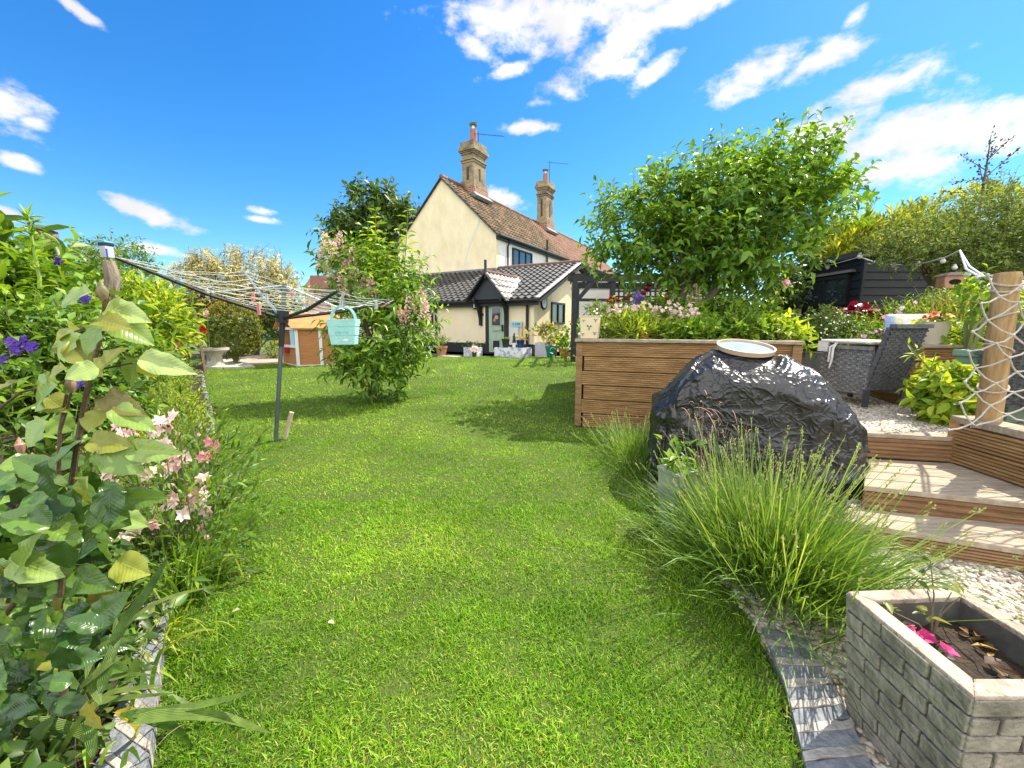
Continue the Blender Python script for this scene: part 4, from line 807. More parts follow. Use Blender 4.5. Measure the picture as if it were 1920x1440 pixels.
# shed
SHW = M('shed_black', (.006, .006, .0065), (.017, .017, .018), 5, .55, .4, 40, stretch=(1, 1, 5))
sx0, sy0, sx1, sy1, szt = 7.0, 8.2, 11.5, 10.6, 2.50
t = thing('garden_shed', 'black weatherboarded garden shed with a flat sloping roof', 'shed', (sx0, sy0, z3)); 
def weatherboards(mb, p0, p1, zb, zt, nrm, h=.15):
    p0 = np.array([*p0, 0.]); p1 = np.array([*p1, 0.]); nrm = np.array([*nrm, 0.])
    z = zb
    while z < zt - .01: z_ = min(z + h, zt); mb.prism([p0 + HZ * z, p0 + HZ * z + nrm * .035, p0 + HZ * z_ + nrm * .012, p0 + HZ * z_], p1 - p0); z += h
m = MB(); weatherboards(m, (sx0, sy0), (sx1, sy0), z3, szt, (0, -1)); m.build('end_wall', SHW, t); m = MB(); weatherboards(m, (sx0, sy1), (sx0, sy0), z3, szt, (-1, 0)); m.build('side_wall', SHW, t)
m = MB(); m.box(((sx0 + sx1) / 2, (sy0 + sy1) / 2, z3 + 1), (sx1 - sx0, sy1 - sy0, 2.0)); m.build('core', SHW, t)
m = MB(); m.prism([(sx0 - .15, sy0 - .12, szt + .02), (sx1, sy0 - .12, szt + .02), (sx1, sy1 + .15, szt + .02), (sx0 - .15, sy1 + .15, szt + .02)], (0, 0, .11)); m.build('roof', M('roof_felt', (.03, .03, .032), (.06, .058, .055), 20, .95, .5), t)
m = MB(); m.box((sx0 - .045, sy0 - .04, (z3 + szt) / 2), (.05, .06, szt - z3)); m.build('corner_board', SHW, t)
def on_x(px, py, X): r = ray(px, py); s = X / r[0]; return r[1] * s, CAMH + r[2] * s
ya, za = on_x(1508, 526, sx0 - .06); yb, zb_ = on_x(1587, 571, sx0 - .06); window(t, (sx0 - .05, (ya + yb) / 2, (za + zb_) / 2 + .0), abs(ya - yb), abs(za - zb_), (0, 1, 0), (-1, 0, 0), 2, SHW)
m = MB(); m.box((sx0 - .08, (ya + yb) / 2, za + .05), (.1, abs(ya - yb) + .2, .05)); m.build('lintel', M('grey_board', (.12, .10, .085), (.2, .17, .14), 8, .9), t)
t = thing('dark_fence', 'dark vertical board fence panel joining the black shed', 'fence', (6.4, 10.3, z3)); m = MB()
for i in range(5): x = 6.62 + i * .107; m.box((x, 10.45 + .02 * (i % 2), z3 + .95 + .02 * (i % 3)), (.105, .025, 1.85))
m.build('boards', M('dark_fence_wood', (.03, .028, .028), (.075, .07, .068), 4, .8, .4, stretch=(6, 6, .6)), t)
yp, zp = on_x(1494, 597, sx0 - .06); t = thing('wall_poster', 'small red and white printed sign on the shed wall', 'sign', (sx0 - .06, yp, zp - .22)); m = MB(); m.box((sx0 - .07, yp, zp), (.02, .26, .46)); m.build('panel', M('poster_paper', (.70, .66, .60), (.62, .62, .66), 6, .5), t)
m = MB()
for dy, dz, r_, s in ((.0, .02, .085, 1), (.05, -.09, .06, .8), (-.05, .07, .05, .9)): m.prism([(sx0 - .081, yp + dy + r_ * math.cos(a) * (1 + .25 * math.cos(3 * a)), zp + dz + r_ * s * math.sin(a)) for a in np.linspace(0, 6.28, 19)[:-1]], (-.003, 0, 0))
m.build('motif', M('print_red', (.40, .07, .09), (.55, .2, .2), 20, .5), t); m = MB(); m.box((sx0 - .082, yp, zp + .185), (.004, .2, .05)); m.build('header', M('print_tan', (.5, .32, .16), rough=.5), t)
# copper bird feeder
q = W(1791, 527, 5.2); t = thing('bird_house', 'rounded copper coloured bird house on a thin pole', 'bird house', (q[0], q[1], .95)); CU = M('copper_ware', (.32, .14, .08), (.46, .24, .15), 6, .45); X, Y_ = unit([.9, -.3, 0]), unit([-.3, -.9, 0])
m = MB(); pr = [q + X * .105 * math.copysign(abs(math.cos(a)) ** .5, math.cos(a)) + HZ * .095 * math.copysign(abs(math.sin(a)) ** .5, math.sin(a)) for a in np.linspace(0, 6.28, 25)[:-1]]; m.prism(pr, -Y_ * .18); m.build('body', CU, t, bevel=.012)
m = MB(); m.prism([q + Y_ * .004 - HZ * .01 + X * .06 * math.cos(a) + HZ * .035 * math.sin(a) for a in np.linspace(0, 6.28, 17)[:-1]], -Y_ * .01); m.build('opening', M('hole', (.004, .004, .004), rough=.9), t); m = MB(); m.prism([q + X * a * .11 + HZ * b - Y_ * -.02 for a, b in ((-1, .07), (-.6, .11), (.6, .11), (1, .07))], -Y_ * .22); m.build('roof', M('grey_copper', (.25, .18, .16), rough=.5), t)
m = MB(); m.tube([(q[0], q[1] + .1, .93), (q[0], q[1] + .1, q[2] - .05)], .018, 6); m.build('pole', BLACK, t)
# rustic rail behind the bank
t = thing('rustic_rail', 'rough branch rail fence above the flower bank', 'fence', W(1790, 600, 5.6)); m = MB()
for a, b in (((1700, 586), (1785, 552)), ((1785, 552), (1860, 553)), ((1785, 556), (1783, 625)), ((1812, 550), (1812, 600)), ((1785, 564), (1860, 566)), ((1660, 590), (1720, 578))):
    a, b = W(*a, 5.6), W(*b, 5.6); m.tube([a, (a + b) / 2 + R.normal(0, .012, 3), b], [.022, .02, .02], 6)
m.build('branch', BARK, t, smooth=True)
# string lights
t = thing('string_lights', 'festoon string of round white bulbs slung from shed to post', 'string lights', (sx0, sy0, szt)); keys = [W(1545, 500, 9.2), W(1612, 482, 8.1), W(1650, 495, 7), W(1700, 497, 6.2), W(1740, 492, 5.4), W(1775, 482, 4.8), W(1800, 470, 4.2), W(1812, 505, 3.6), W(1838, 520, 3.1), W(1862, 517, 2.6)]
m = MB(); m.tube(keys, .009, 6); q = W(1800, 470, 4.2); m.tube([q, W(1818, 500, 3.6), W(1850, 522, 3.0), W(1870, 514, 2.6)], .008, 6); m.build('cable', M('pale_cable', (.45, .45, .46), rough=.5), t, smooth=True); BULB = M('bulb_glass', (.55, .54, .52), rough=.12, spec=.8)
for x, y, Y in ((1553, 501, 9.1), (1612, 481, 8.0), (1650, 494, 7), (1677, 498, 6.5), (1722, 496, 5.8), (1768, 490, 4.9), (1815, 515, 3.5), (1833, 521, 3.1), (1790, 502, 5.0)):
    m = MB(); q = W(x, y, Y); r_ = 4.2 / 750 * Y; m.ball(q, (r_, r_, r_), 10, 7); m.lathe(q + HZ * r_ * .8, [(r_ * .5, 0), (r_ * .45, r_ * .7)], 8); m.build('bulb', BULB, t, smooth=True)

# pergola with trellis, far side of the raised bed
t = thing('pergola', 'black timber pergola with a lattice panel beside the cottage', 'pergola', (1.68, 11, .2)); zp_ = 2.42
for x, y in ((1.68, 11), (2.1, 13.2), (2.75, 11.2), (4.6, 11.4)): m = MB(); m.box((x, y, (zp_ + .1) / 2), (.13, .13, zp_ - .1)); m.build('post', BLACKW, t)
m = MB(); m.bar((1.5, 11, zp_ + .02), (5.2, 11.45, zp_ + .02), .07, .2); m.bar((1.95, 13.2, zp_ + .02), (5.5, 13.6, zp_ + .02), .07, .2); m.build('beam', BLACKW, t)
m = MB()
for i in range(9): x = 1.62 + i * .42; m.bar((x, 10.8 + .05 * i, zp_ + .16), (x + .35, 13.8, zp_ + .16), .05, .08)
m.build('rafter', M('brown_rafter', (.06, .035, .025), (.14, .09, .06), 5, .8), t)
m = MB(); m.bar((1.7, 11.02, zp_ - .65), (2.2, 11.1, zp_ - .08), .07, .1); m.bar((1.7, 11.05, zp_ - .6), (1.85, 11.8, zp_ - .05), .07, .1); m.bar((1.74, 11, 1.85), (2.72, 11.18, 1.85), .05, .08); m.build('brace', BLACKW, t)
m = MB()
for i in range(13): x = 2.8 + i * .145; m.bar((x, 11.28, 1.5), (x, 11.28, 2.4), .045, .02, up=(0, 1, 0))
for j in range(7): z = 1.52 + j * .145; m.bar((2.75, 11.31, z), (4.6, 11.31, z), .02, .045)
m.build('lattice', BLACKW, t)
t = thing('white_screen', 'white painted garden wall behind the black lattice', 'wall', (4, 13.4, .2)); m = MB(); m.box((4.4, 14.2, 1.3), (4.6, .15, 2.2)); m.build('panel', WHITE, t); m = MB(); m.box((4.4, 14.2, 2.42), (4.7, .2, .06)); m.build('coping', LICH, t)

# stone planter, near right
tr = [G(1590, 1112, .4), G(1835, 1318, .4)]; zR = .4
pL = np.array([1.01, 1.10]); pN = np.array([1.0, .755]); pF = np.array([1.37, 1.12]); pR = np.array([1.37, .755])
STONE = M('cast_stone', (.14, .125, .095), (.38, .34, .27), 9, .92, 1.0, 35, c3=(.26, .235, .185)); STONET = M('worn_stone', (.24, .18, .13), (.58, .49, .38), 11, .92, 1.0, 40)
t = thing('stone_planter', 'square grey cast stone planter moulded like brickwork', 'planter', (1.19, .93, 0)); cen = np.array([1.19, .935]); cor = [pL, pN, pR, pF]; ins = lambda p, z: cen + (p - cen) * (1 - .17 * (zR - z) / zR)
m = MB(); m.hexa([[*ins(p, 0.0) * 1 - 0 * cen, .0] for p in cor] + [[*(cen + (ins(p, zR - .13) - cen) * .982), zR - .131] for p in cor])
rim = [[*p, zR] for p in cor]; inn = [[*(cen + (p - cen) * .76), zR] for p in cor]; inb = [[*(cen + (p - cen) * .72), zR - .10] for p in cor]; out2 = [[*(cen + (ins(p, zR - .13) - cen) * .985), zR - .13] for p in cor]
k0 = len(m.v); m.v += [tuple(map(float, q)) for q in (out2 + [[*(cen + (p - cen) * .99), zR - .004] for p in cor] + inn + inb)]
for r_ in range(3):
    for j in range(4): m.f.append([k0 + r_ * 4 + j, k0 + r_ * 4 + (j + 1) % 4, k0 + (r_ + 1) * 4 + (j + 1) % 4, k0 + (r_ + 1) * 4 + j])
m.build('body', M('dark_joint', (.06, .056, .05), (.12, .115, .10), 20, .95), t); m = MB()
NR = 8
for f_ in range(4):
    a, b = cor[f_], cor[(f_ + 1) % 4]; nrm = unit(np.array([-(b - a)[1], (b - a)[0]])); nrm = nrm if nrm @ ((a + b) / 2 - cen) > 0 else -nrm
    for r_ in range(NR):
        za, zb2 = r_ * zR / NR + .003, (r_ + 1) * zR / NR - .004; cuts = [0] + [q + R.normal(0, .02) for q in ((.36, .76) if r_ % 2 else (.18, .56))] + [1]
        for u0, u1 in zip(cuts[:-1], cuts[1:]):
            u0, u1 = (u0 + .012 if u0 > 0 else 0), (u1 - .012 if u1 < 1 else 1); vs = []
            dd = .004 + R.uniform(0, .003)
            for z in (za, zb2):
                A, B = ins(a, z), ins(b, z)
                for u, o in ((u0, -.012), (u1, -.012), (u1, dd), (u0, dd)): vs.append([*(A + (B - A) * u + nrm * o), z])
            m.hexa(vs)
m.build('brick_relief', STONE, t, bevel=.003); m = MB()
for j in range(4):
    a, b = cor[j], cor[(j + 1) % 4]; ai, bi = cen + (a - cen) * .75, cen + (b - cen) * .75; m.hexa([[*q, zR - .012] for q in (a, b, bi, ai)] + [[*q, zR + .005] for q in (a, b, bi, ai)])
m.build('rim', STONET, t, bevel=.004); m = MB(); n_ = 12
vs = [[*(cen + (np.array([i, j]) / (n_ - 1) * 2 - 1) * np.array([.178, .172]) * .8), zR - .075 + R.normal(0, .006)] for i in range(n_) for j in range(n_)]; m.add(vs, [[i * n_ + j, (i + 1) * n_ + j, (i + 1) * n_ + j + 1, i * n_ + j + 1] for i in range(n_ - 1) for j in range(n_ - 1)]); m.build('soil', SOIL, t, smooth=True)
# litter and seedling in it
t = thing('pansy_plant', 'straggly seedling with dropped magenta petals in the stone planter', 'plant', (1.19, .95, zR - .07)); b = np.array([1.17, 1.0, zR - .07]); m = MB(); tips = []
for dx, dy, dz in ((-.02, .02, .16), (.06, .0, .13), (-.06, -.03, .1), (.1, .05, .12), (.03, .06, .2), (-.09, .04, .06)): tip = b + np.array([dx, dy, dz]); tips.append(tip); m.tube([b, b + np.array([dx * .3, dy * .3, dz * .6]), tip], [.0028, .002, .0012], 5)
m.build('stem', M('purple_stem', (.10, .09, .05), (.16, .12, .07), 20, .6), t, smooth=True); tips = np.array(tips); k = np.repeat(np.arange(len(tips)), 5); P = tips[k] + R.normal(0, .008, (len(k), 3)); leafmesh('foliage', P, np.concatenate([rsph(len(k))[:, :2], R.uniform(-.2, .5, (len(k), 1))], 1), np.tile([0, 0, 1.], (len(k), 1)) + R.normal(0, .3, (len(k), 3)), R.uniform(.025, .05, len(k)), R.uniform(.012, .02, len(k)), TM, LM('olive_leaf', [(.05, .09, .02), (.10, .15, .04), (.16, .17, .05)]), t)
petals('petal', [b + [-.05, -.03, .03], b + [-.04, -.075, .03], b + [-.06, .01, .02]], [[-.2, -.5, 1], [.3, -.4, 1], [0, .1, 1]], .024, 5, LM('magenta_petal', [(.5, .015, .13), (.62, .03, .2)], .6, .2), t, .5, 1.0, TM)
P = np.stack([cen[0] + R.uniform(-.13, .13, 34), cen[1] + R.uniform(-.13, .13, 34), np.full(34, zR - .062)], 1); leafmesh('leaf_litter', P, rsph(34) * [1, 1, .25], np.tile([0, 0, 1.], (34, 1)) + R.normal(0, .4, (34, 3)), R.uniform(.02, .05, 34), R.uniform(.012, .03, 34), TM, LM('dead_leaf', [(.06, .035, .03), (.16, .09, .04), (.40, .26, .03), (.22, .2, .22), (.08, .05, .04)], .6, .1), t)

# lawn edging stones; shadow stripes partly put into their alternating colours
SLATE = M('slate', (.10, .115, .13), (.27, .28, .30), 16, .75, .5, 60); PALE_BAND = M('pale_band_stone', (.22, .21, .19), (.50, .46, .40), 14, .85, .5, 60)
def edging(pts0, pts1, n, flip, grp, lab, lift=.0):
    pts0, pts1 = np.array(pts0), np.array(pts1); tt = np.linspace(0, 1, len(pts0))
    ip = lambda P, q: np.array([np.interp(q, tt, P[:, 0]), np.interp(q, tt, P[:, 1])])
    for i in range(n):
        k = i // 2; a, b = ((2 * k) / n, (2 * k + 1.28) / n) if i % 2 == 0 else ((2 * k + 1.30) / n, (2 * k + 1.99) / n); sk = .45 / n; z = float(T(0, ip(pts0, a)[1])); N_ = 7; vt = []; top = []
        ja, jb = R.normal(0, .0022, N_), R.normal(0, .0022, N_)           # riven, uneven edges
        for w in range(N_):
            u = w / (N_ - 1); A = ip(pts0, np.clip(a + sk * flip * 0, 0, 1)) * (1 - u) + ip(pts1, np.clip(a + sk * flip, 0, 1)) * u; B = ip(pts0, b) * (1 - u) + ip(pts1, np.clip(b + sk * flip, 0, 1)) * u; d = unit(B - A); hh = .020 + lift + (.003 if i % 2 else 0) + R.normal(0, .0012)
            vt += [[*(A + d * ja[w]), z - .04], [*(A + d * ja[w]), z + hh], [*(B + d * jb[w]), z + hh + R.normal(0, .001)], [*(B + d * jb[w]), z - .04]]
        f = [[0, 1, 2, 3], [(N_ - 1) * 4 + j for j in (3, 2, 1, 0)]] + [[w * 4 + j, w * 4 + (j + 1) % 4, (w + 1) * 4 + (j + 1) % 4, (w + 1) * 4 + j] for w in range(N_ - 1) for j in range(4)]
        mb = MB(); mb.add(vt, f); o = mb.build('edging_stone', PALE_BAND if i % 2 else SLATE, None, bevel=.002); tag(o, lab[i % 2], 'edging stone', grp)
edging([(.985, 1.42), (.90, 1.15), (.80, .93), (.72, .75)], [(1.13, 1.36), (1.06, 1.15), (.98, .93), (.92, .75)], 18, -1, 'stone edging right of the lawn', ('dark slate edging stone coloured as a shadow stripe between lawn and planter', 'pale edging stone coloured as a sunlit stripe between lawn and planter'))
edging([(-1.00, .70), (-1.12, .95), (-1.33, 1.25), (-1.56, 1.55), (-1.73, 1.80)], [(-.83, .66), (-.96, .90), (-1.16, 1.16), (-1.39, 1.46), (-1.56, 1.72)], 26, -1, 'stone edging left of the lawn', ('dark slate edging stone coloured as a shadow stripe beside the left flower bed', 'pale edging stone coloured as a sunlit stripe beside the left flower bed'), .045)
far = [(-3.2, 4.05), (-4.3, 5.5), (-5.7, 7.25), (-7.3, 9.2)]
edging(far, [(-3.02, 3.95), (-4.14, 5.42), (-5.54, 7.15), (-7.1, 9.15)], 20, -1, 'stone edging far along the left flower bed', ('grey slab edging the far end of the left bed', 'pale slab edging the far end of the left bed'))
# ------------------------------------------------------------------ trees and plants
def PB(px, py, Y, rx, ry, rd=None):
    c = W(px, py, Y); k = Y / FPX; return (*c, rx * k, (rd if rd is not None else rx * k * .8), ry * k)
L_BRIGHT = LM('bright_leaf', [(.05, .11, .012), (.09, .19, .02), (.14, .26, .03), (.22, .33, .05)], .4, .35, nscale=2)
L_MID = LM('mid_leaf', [(.03, .075, .012), (.055, .13, .018), (.09, .185, .025), (.15, .24, .045)], .42, .32, nscale=1.6)
L_DARK = LM('dark_leaf', [(.022, .05, .012), (.04, .085, .018), (.065, .125, .025), (.10, .16, .04)], .4, .25, nscale=1.2)
L_GOLD = LM('golden_conifer', [(.06, .11, .012), (.14, .20, .018), (.24, .29, .025), (.38, .40, .04)], .6, .35, nscale=1.5)
L_GREY = LM('grey_green_leaf', [(.04, .08, .025), (.075, .13, .04), (.13, .19, .06), (.22, .28, .12)], .7, .28, spec=.12, nscale=2)
L_LIME = LM('lime_leaf', [(.08, .15, .015), (.15, .25, .025), (.24, .34, .04), (.34, .40, .07)], .45, .38, nscale=3)
L_CREAM = LM('cream_flower_mound', [(.12, .16, .04), (.36, .34, .11), (.60, .52, .22), (.74, .66, .36)], .7, .3, (1.2, 1.15, .8), nscale=1.2)
F_PINK = LM('pale_pink_petal', [(.72, .36, .34), (.80, .52, .48), (.84, .66, .60), (.84, .74, .68)], .6, .3, (1.1, 1, 1))
F_HOT = LM('pink_petal', [(.62, .16, .24), (.75, .32, .36), (.82, .52, .50), (.84, .66, .60)], .6, .3, (1.1, 1, 1))
F_RED = LM('red_petal', [(.45, .015, .01), (.60, .03, .015), (.68, .06, .02)], .5, .3, (1.2, 1, 1))
F_PURP = LM('purple_petal', [(.05, .02, .24), (.10, .035, .38), (.18, .07, .5)], .5, .25, (1.1, 1, 1))
F_WHITE = LM('white_petal', [(.70, .70, .62), (.80, .80, .74)], .6, .25, (1, 1, 1))
F_YEL = LM('yellow_petal', [(.70, .35, .02), (.75, .55, .04)], .6, .25, (1, 1, 1))
F_STRAW = LM('straw', [(.22, .15, .06), (.40, .29, .13), (.52, .42, .24), (.42, .26, .16)], .8, .2, (1, 1, 1))

# fruit tree in the raised bed
bl_ = [PB(1410, 420, 6.3, 165, 115, 1.0), PB(1470, 335, 6.3, 75, 55, .6), PB(1330, 380, 6.2, 90, 75, .7), PB(1180, 440, 6.4, 68, 66, .8), PB(1235, 385, 6.5, 45, 45, .5), PB(1290, 480, 6.1, 110, 45, .9), PB(1505, 405, 6.2, 54, 48, .6), PB(1545, 385, 6.4, 34, 24, .4), PB(1385, 488, 6.0, 56, 34, .7)]
tb = np.array([2.42, 6.2, .9]); bush('fruit_tree', 'broad leafy fruit tree with glossy green leaves rising from the raised bed', 'tree', tb, bl_, 1500, LM('fruit_leaf', [(.04, .10, .012), (.075, .17, .02), (.12, .24, .03), (.19, .31, .05)], .36, .38, nscale=1.4), .112, .052, tmpl_leaf(4, 3, .16, .22), .36, 9, .035, 16, trunk=([tb, tb + [.05, .0, .45], tb + [.2, .05, .8]], [.085, .07, .06]), twr=.005, foliage='crown', rmin=.35, droop=.28, keep=lambda p: ~((p[:, 0] > 4.2) & (p[:, 2] < 2.8)))
tb2 = np.array([2.95, 6.0, .9]); m = MB(); 
# second stem of the same tree leans right
tree = bpy.data.objects['fruit_tree']; m.tube([tb + [.12, -.02, .02], tb + [.35, -.1, .5], tb + [.85, -.15, 1.1], tb + [1.3, -.1, 1.7]], [.06, .05, .04, .02], 8); m.tube([tb + [-.1, .05, .02], tb + [-.3, .1, .6], tb + [-.75, .2, 1.2]], [.055, .045, .02], 8); m.build('limb', BARK, tree, smooth=True)

# flowering shrub left of the lawn centre
sb = np.array([-2.2, 6.25, .05]); bl_ = [PB(715, 650, 6.2, 80, 80, .6), PB(700, 700, 6.0, 62, 38, .5), PB(745, 560, 6.3, 62, 60, .5), PB(690, 560, 6.3, 62, 55, .5), PB(705, 500, 6.4, 38, 32, .35), PB(638, 505, 6.3, 34, 36, .3), PB(760, 620, 6.1, 45, 60, .45)]
t, _ = bush('flowering_shrub', 'tall shrub with glossy leaves and pale pink flower spikes on the lawn', 'shrub', sb, bl_, 640, LM('shrub_leaf', [(.03, .08, .012), (.065, .15, .018), (.13, .25, .025), (.24, .37, .05)], .36, .34, nscale=1.8), .115, .038, tmpl_leaf(4, 3, .14, .25), .34, 8, .022, 14, trunk=([sb, sb + [.02, 0, .3], sb + [.05, 0, .5]], [.09, .075, .06]), droop=.42, rmin=.3)
# thin upright shoots
m = MB(); P, D = [], []
for px, py in ((765, 395), (748, 430), (728, 455), (705, 395), (690, 430)):
    top = W(px, py, 6.35); a = W(px - 4, 600, 6.3); m.tube([a, (a + top) / 2 + R.normal(0, .02, 3), top], [.012, .009, .004], 5)
    for f in np.linspace(.25, 1, 13):
        for s in (-1, 1):
            if R.random() < .85: P.append(a + (top - a) * f); D.append([s * .9, R.normal(0, .5), R.uniform(-.1, .5)])
m.build('shoot', STEM, t, smooth=True); P = np.array(P); leafmesh('shoot_leaf', P, np.array(D), np.tile([0, -.2, 1.], (len(P), 1)) + R.normal(0, .4, (len(P), 3)), R.uniform(.10, .19, len(P)), R.uniform(.04, .07, len(P)), TM, L_LIME, t)
def spikes(name, par, cs, n, h, r, mat, lf=.045, tilt=.3):      # cone shaped flower spikes, one part each
    for c in cs:
        ax = unit(np.array([R.normal(0, tilt), R.normal(0, tilt), 1])); k = n; q = R.random(k); ang_ = R.random(k) * 6.28; a = unit(np.cross(ax, [1, .2, 0])); b = np.cross(ax, a)
        rd = np.cos(ang_)[:, None] * a + np.sin(ang_)[:, None] * b; P = np.asarray(c) + ax * (q * h)[:, None] + rd * (r * (1 - q * .85))[:, None] * R.uniform(.5, 1, (k, 1))
        leafmesh(name, P, rd + ax * .5 + R.normal(0, .4, (k, 3)), rd + R.normal(0, .5, (k, 3)), lf * R.uniform(.6, 1.3, k), lf * .6, TS, mat, par)
spikes('flower_spike', t, [W(x, y, Y) for x, y, Y in ((612, 468, 6.1), (625, 490, 6.0), (606, 500, 6.1), (640, 520, 6.0), (655, 535, 6.0), (622, 530, 6.0), (635, 470, 6.2), (660, 500, 6.1), (680, 545, 6.0), (772, 590, 5.8), (785, 572, 5.8), (795, 600, 5.8), (765, 612, 5.7), (700, 560, 5.9), (668, 560, 5.9), (646, 552, 5.9))], 110, .26, .085, F_PINK)

# background trees and hedges
tb = np.array([-9.5, 34, .2]); bush('background_tree', 'dark green garden tree standing behind the left end of the cottage', 'tree', tb, [PB(700, 445, 33, 66, 45, 3), PB(645, 440, 33, 26, 34, 2), PB(690, 485, 32, 60, 36, 2.5), PB(735, 405, 33, 36, 28, 2), PB(690, 385, 33, 22, 20, 1.5)], 800, L_DARK, .5, .26, TS, 1.1, 8, .16, 9, trunk=([tb, tb + [.1, 0, 2], tb + [.2, 0, 3.5]], [.35, .28, .22]), twr=.015, foliage='crown', rmin=.3)
for px, py, rx, ry, Y, lab in ((225, 492, 45, 36, 24, 'small rounded tree far behind the left flower bed'), (175, 505, 38, 38, 20, 'thin leaved tree far left beside the bird house')):
    c = W(px, py, Y); b = np.array([c[0], Y, .2]); bush('far_tree', lab, 'tree', b, [PB(px, py, Y, rx, ry), PB(px + 20, py + 30, Y, rx * .8, ry)], 300, L_GREY if px < 200 else L_MID, .22, .10, TS, .6, 7, .06, 6, trunk=([b, b + [0, 0, 1], b + [.1, 0, 1.8]], [.14, .11, .09]), twr=.008, foliage='crown')
b = np.array([-8.6, 13.5, .2]); t, _ = bush('clematis_mound', 'huge tangled mound of cream flowering climber behind the bird table', 'climber', b, [PB(450, 525, 13, 92, 42, 1.2), PB(390, 545, 13, 60, 50, 1.1), PB(520, 555, 13, 45, 35, 1), PB(440, 580, 13.2, 110, 40, 1.2)], 1500, L_CREAM, .17, .045, TLANCE, .35, 8, .05, 10, droop=.35, rmin=.55, bark=BARK, twr=.006)
P0, P1 = [], []
for i in range(26):
    q = W(R.uniform(350, 540), R.uniform(470, 520), 12.6); d = np.array([R.normal(0, .5), 0, R.uniform(.3, 1)]) * R.uniform(.2, .6); P0.append(q - d * .4); P1.append(q + d)
twigs('loose_shoot', P0, P1, .010, .004, BARK, t)
b = np.array([-8.4, 12.9, .2]); bush('background_shrub', 'dark evergreen hedge filling the space under the cream climber', 'hedge', b, [PB(430, 605, 12.6, 130, 38, .6), PB(330, 600, 12, 60, 45, .6), PB(540, 610, 12.6, 45, 40, .5)], 700, L_DARK, .12, .06, TS, .3, 7, .03, 8, rmin=.3)
# golden clipped bush
c = W(436, 618, 10.4); b = np.array([c[0], 10.4, .15]); CLB = LM('bronze_leaf', [(.05, .09, .012), (.09, .14, .015), (.15, .19, .02), (.26, .24, .03)], .5, .3, nscale=2.5)
t, _ = bush('clipped_shrub', 'rounded clipped shrub with golden bronze top behind the bird bath', 'shrub', b, [(c[0], 10.4, c[2], .60, .58, .66)], 900, CLB, .055, .032, TS, .10, 8, .03, 6, rmin=.82, upw=.3)
u = rsph(900); u = u[u[:, 2] > .45]; leafmesh('new_growth', np.array([c[0], 10.4, c[2]]) + u * [.64, .62, .72], u + R.normal(0, .4, u.shape), rsph(len(u)), .06, .03, TS, LM('bronze_tip', [(.28, .18, .02), (.42, .26, .03), (.5, .36, .05)], .5, .3), t)
# golden conifers and pruned yew behind the shed
b = np.array([8.6, 13.0, .3]); bush('golden_conifer', 'low golden yellow conifer with feathery tips behind the fruit tree', 'conifer', b, [PB(1620, 462, 12.5, 70, 30, 1), PB(1570, 480, 12.5, 40, 30, 1), PB(1680, 455, 12.5, 50, 35, 1), PB(1600, 510, 12.5, 70, 50, 1)], 900, L_GOLD, .26, .055, TLANCE, .5, 9, .05, 7, bark=BARK, along=1.3, rmin=.5, twr=.006)
b = np.array([12.5, 13.2, .3]); bush('clipped_conifer', 'tall domed golden hedge clipped smooth above the shed roof', 'hedge', b, [PB(1800, 470, 12.5, 128, 102, 1.5), PB(1890, 460, 12.5, 90, 95, 1.5), PB(1740, 500, 12.4, 70, 80, 1.2)], 1900, L_GOLD, .15, .045, TLANCE, .14, 9, .08, 7, bark=BARK, rmin=.9, along=.9, upw=.3, twr=.004)
# grey leaved tree overhanging the shed
tb = np.array([6.6, 6.6, .4]); bush('hawthorn_tree', 'spreading grey green small leaved tree overhanging the black shed', 'tree', tb, [PB(1800, 450, 6.0, 112, 66, .9), PB(1900, 420, 6.0, 80, 80, .8), PB(1720, 465, 5.8, 66, 26, .5), PB(1685, 462, 6.0, 36, 16, .4), PB(1860, 470, 5.6, 100, 34, .6), PB(1960, 470, 5.8, 80, 80, .7)], 1500, L_GREY, .055, .026, TS, .22, 10, .03, 16, trunk=([tb, tb + [-.1, -.1, .7], tb + [-.05, -.2, 1.4]], [.11, .09, .07]), twr=.004, foliage='crown', rmin=.3, droop=.15)
# dark sapling against the sky
tb = W(1840, 372, 7.2); t = thing('sapling', 'thin dark leaved sapling top standing above the golden hedge', 'tree', (tb[0], 7.2, .4)); m = MB(); m.tube([(tb[0], 7.2, .4), tb, W(1850, 310, 7.2), W(1857, 262, 7.2)], [.04, .022, .014, .005], 6); m.build('trunk', BARK, t, smooth=True); P0, P1, P, D = [], [], [], []
for a, e in (((1845, 355), (1800, 320)), ((1843, 362), (1795, 352)), ((1850, 320), (1825, 285)), ((1850, 330), (1895, 285)), ((1846, 345), (1885, 335)), ((1848, 335), (1820, 330)), ((1852, 300), (1868, 270)), ((1850, 315), (1835, 262)), ((1845, 350), (1870, 318))):
    a, e = W(*a, 7.2), W(*e, 7.2); e[1] += R.normal(0, .2); P0.append(a); P1.append(e)
    for f in np.linspace(.2, 1.05, 22): P.append(a + (e - a) * f + R.normal(0, .025, 3)); D.append(unit(e - a) + R.normal(0, .8, 3))
for f in np.linspace(.2, 1, 20): P.append(W(1857 - 8 * (1 - f), 262 + 80 * (1 - f), 7.2) + R.normal(0, .03, 3)); D.append(rsph(1)[0])
twigs('branch', P0, P1, .009, .004, BARK, t); P = np.array(P); leafmesh('crown', P, np.array(D), rsph(len(P)), .055, .032, TS, LM('purple_leaf', [(.03, .03, .025), (.06, .055, .045), (.10, .09, .07)], .5, .15), t)

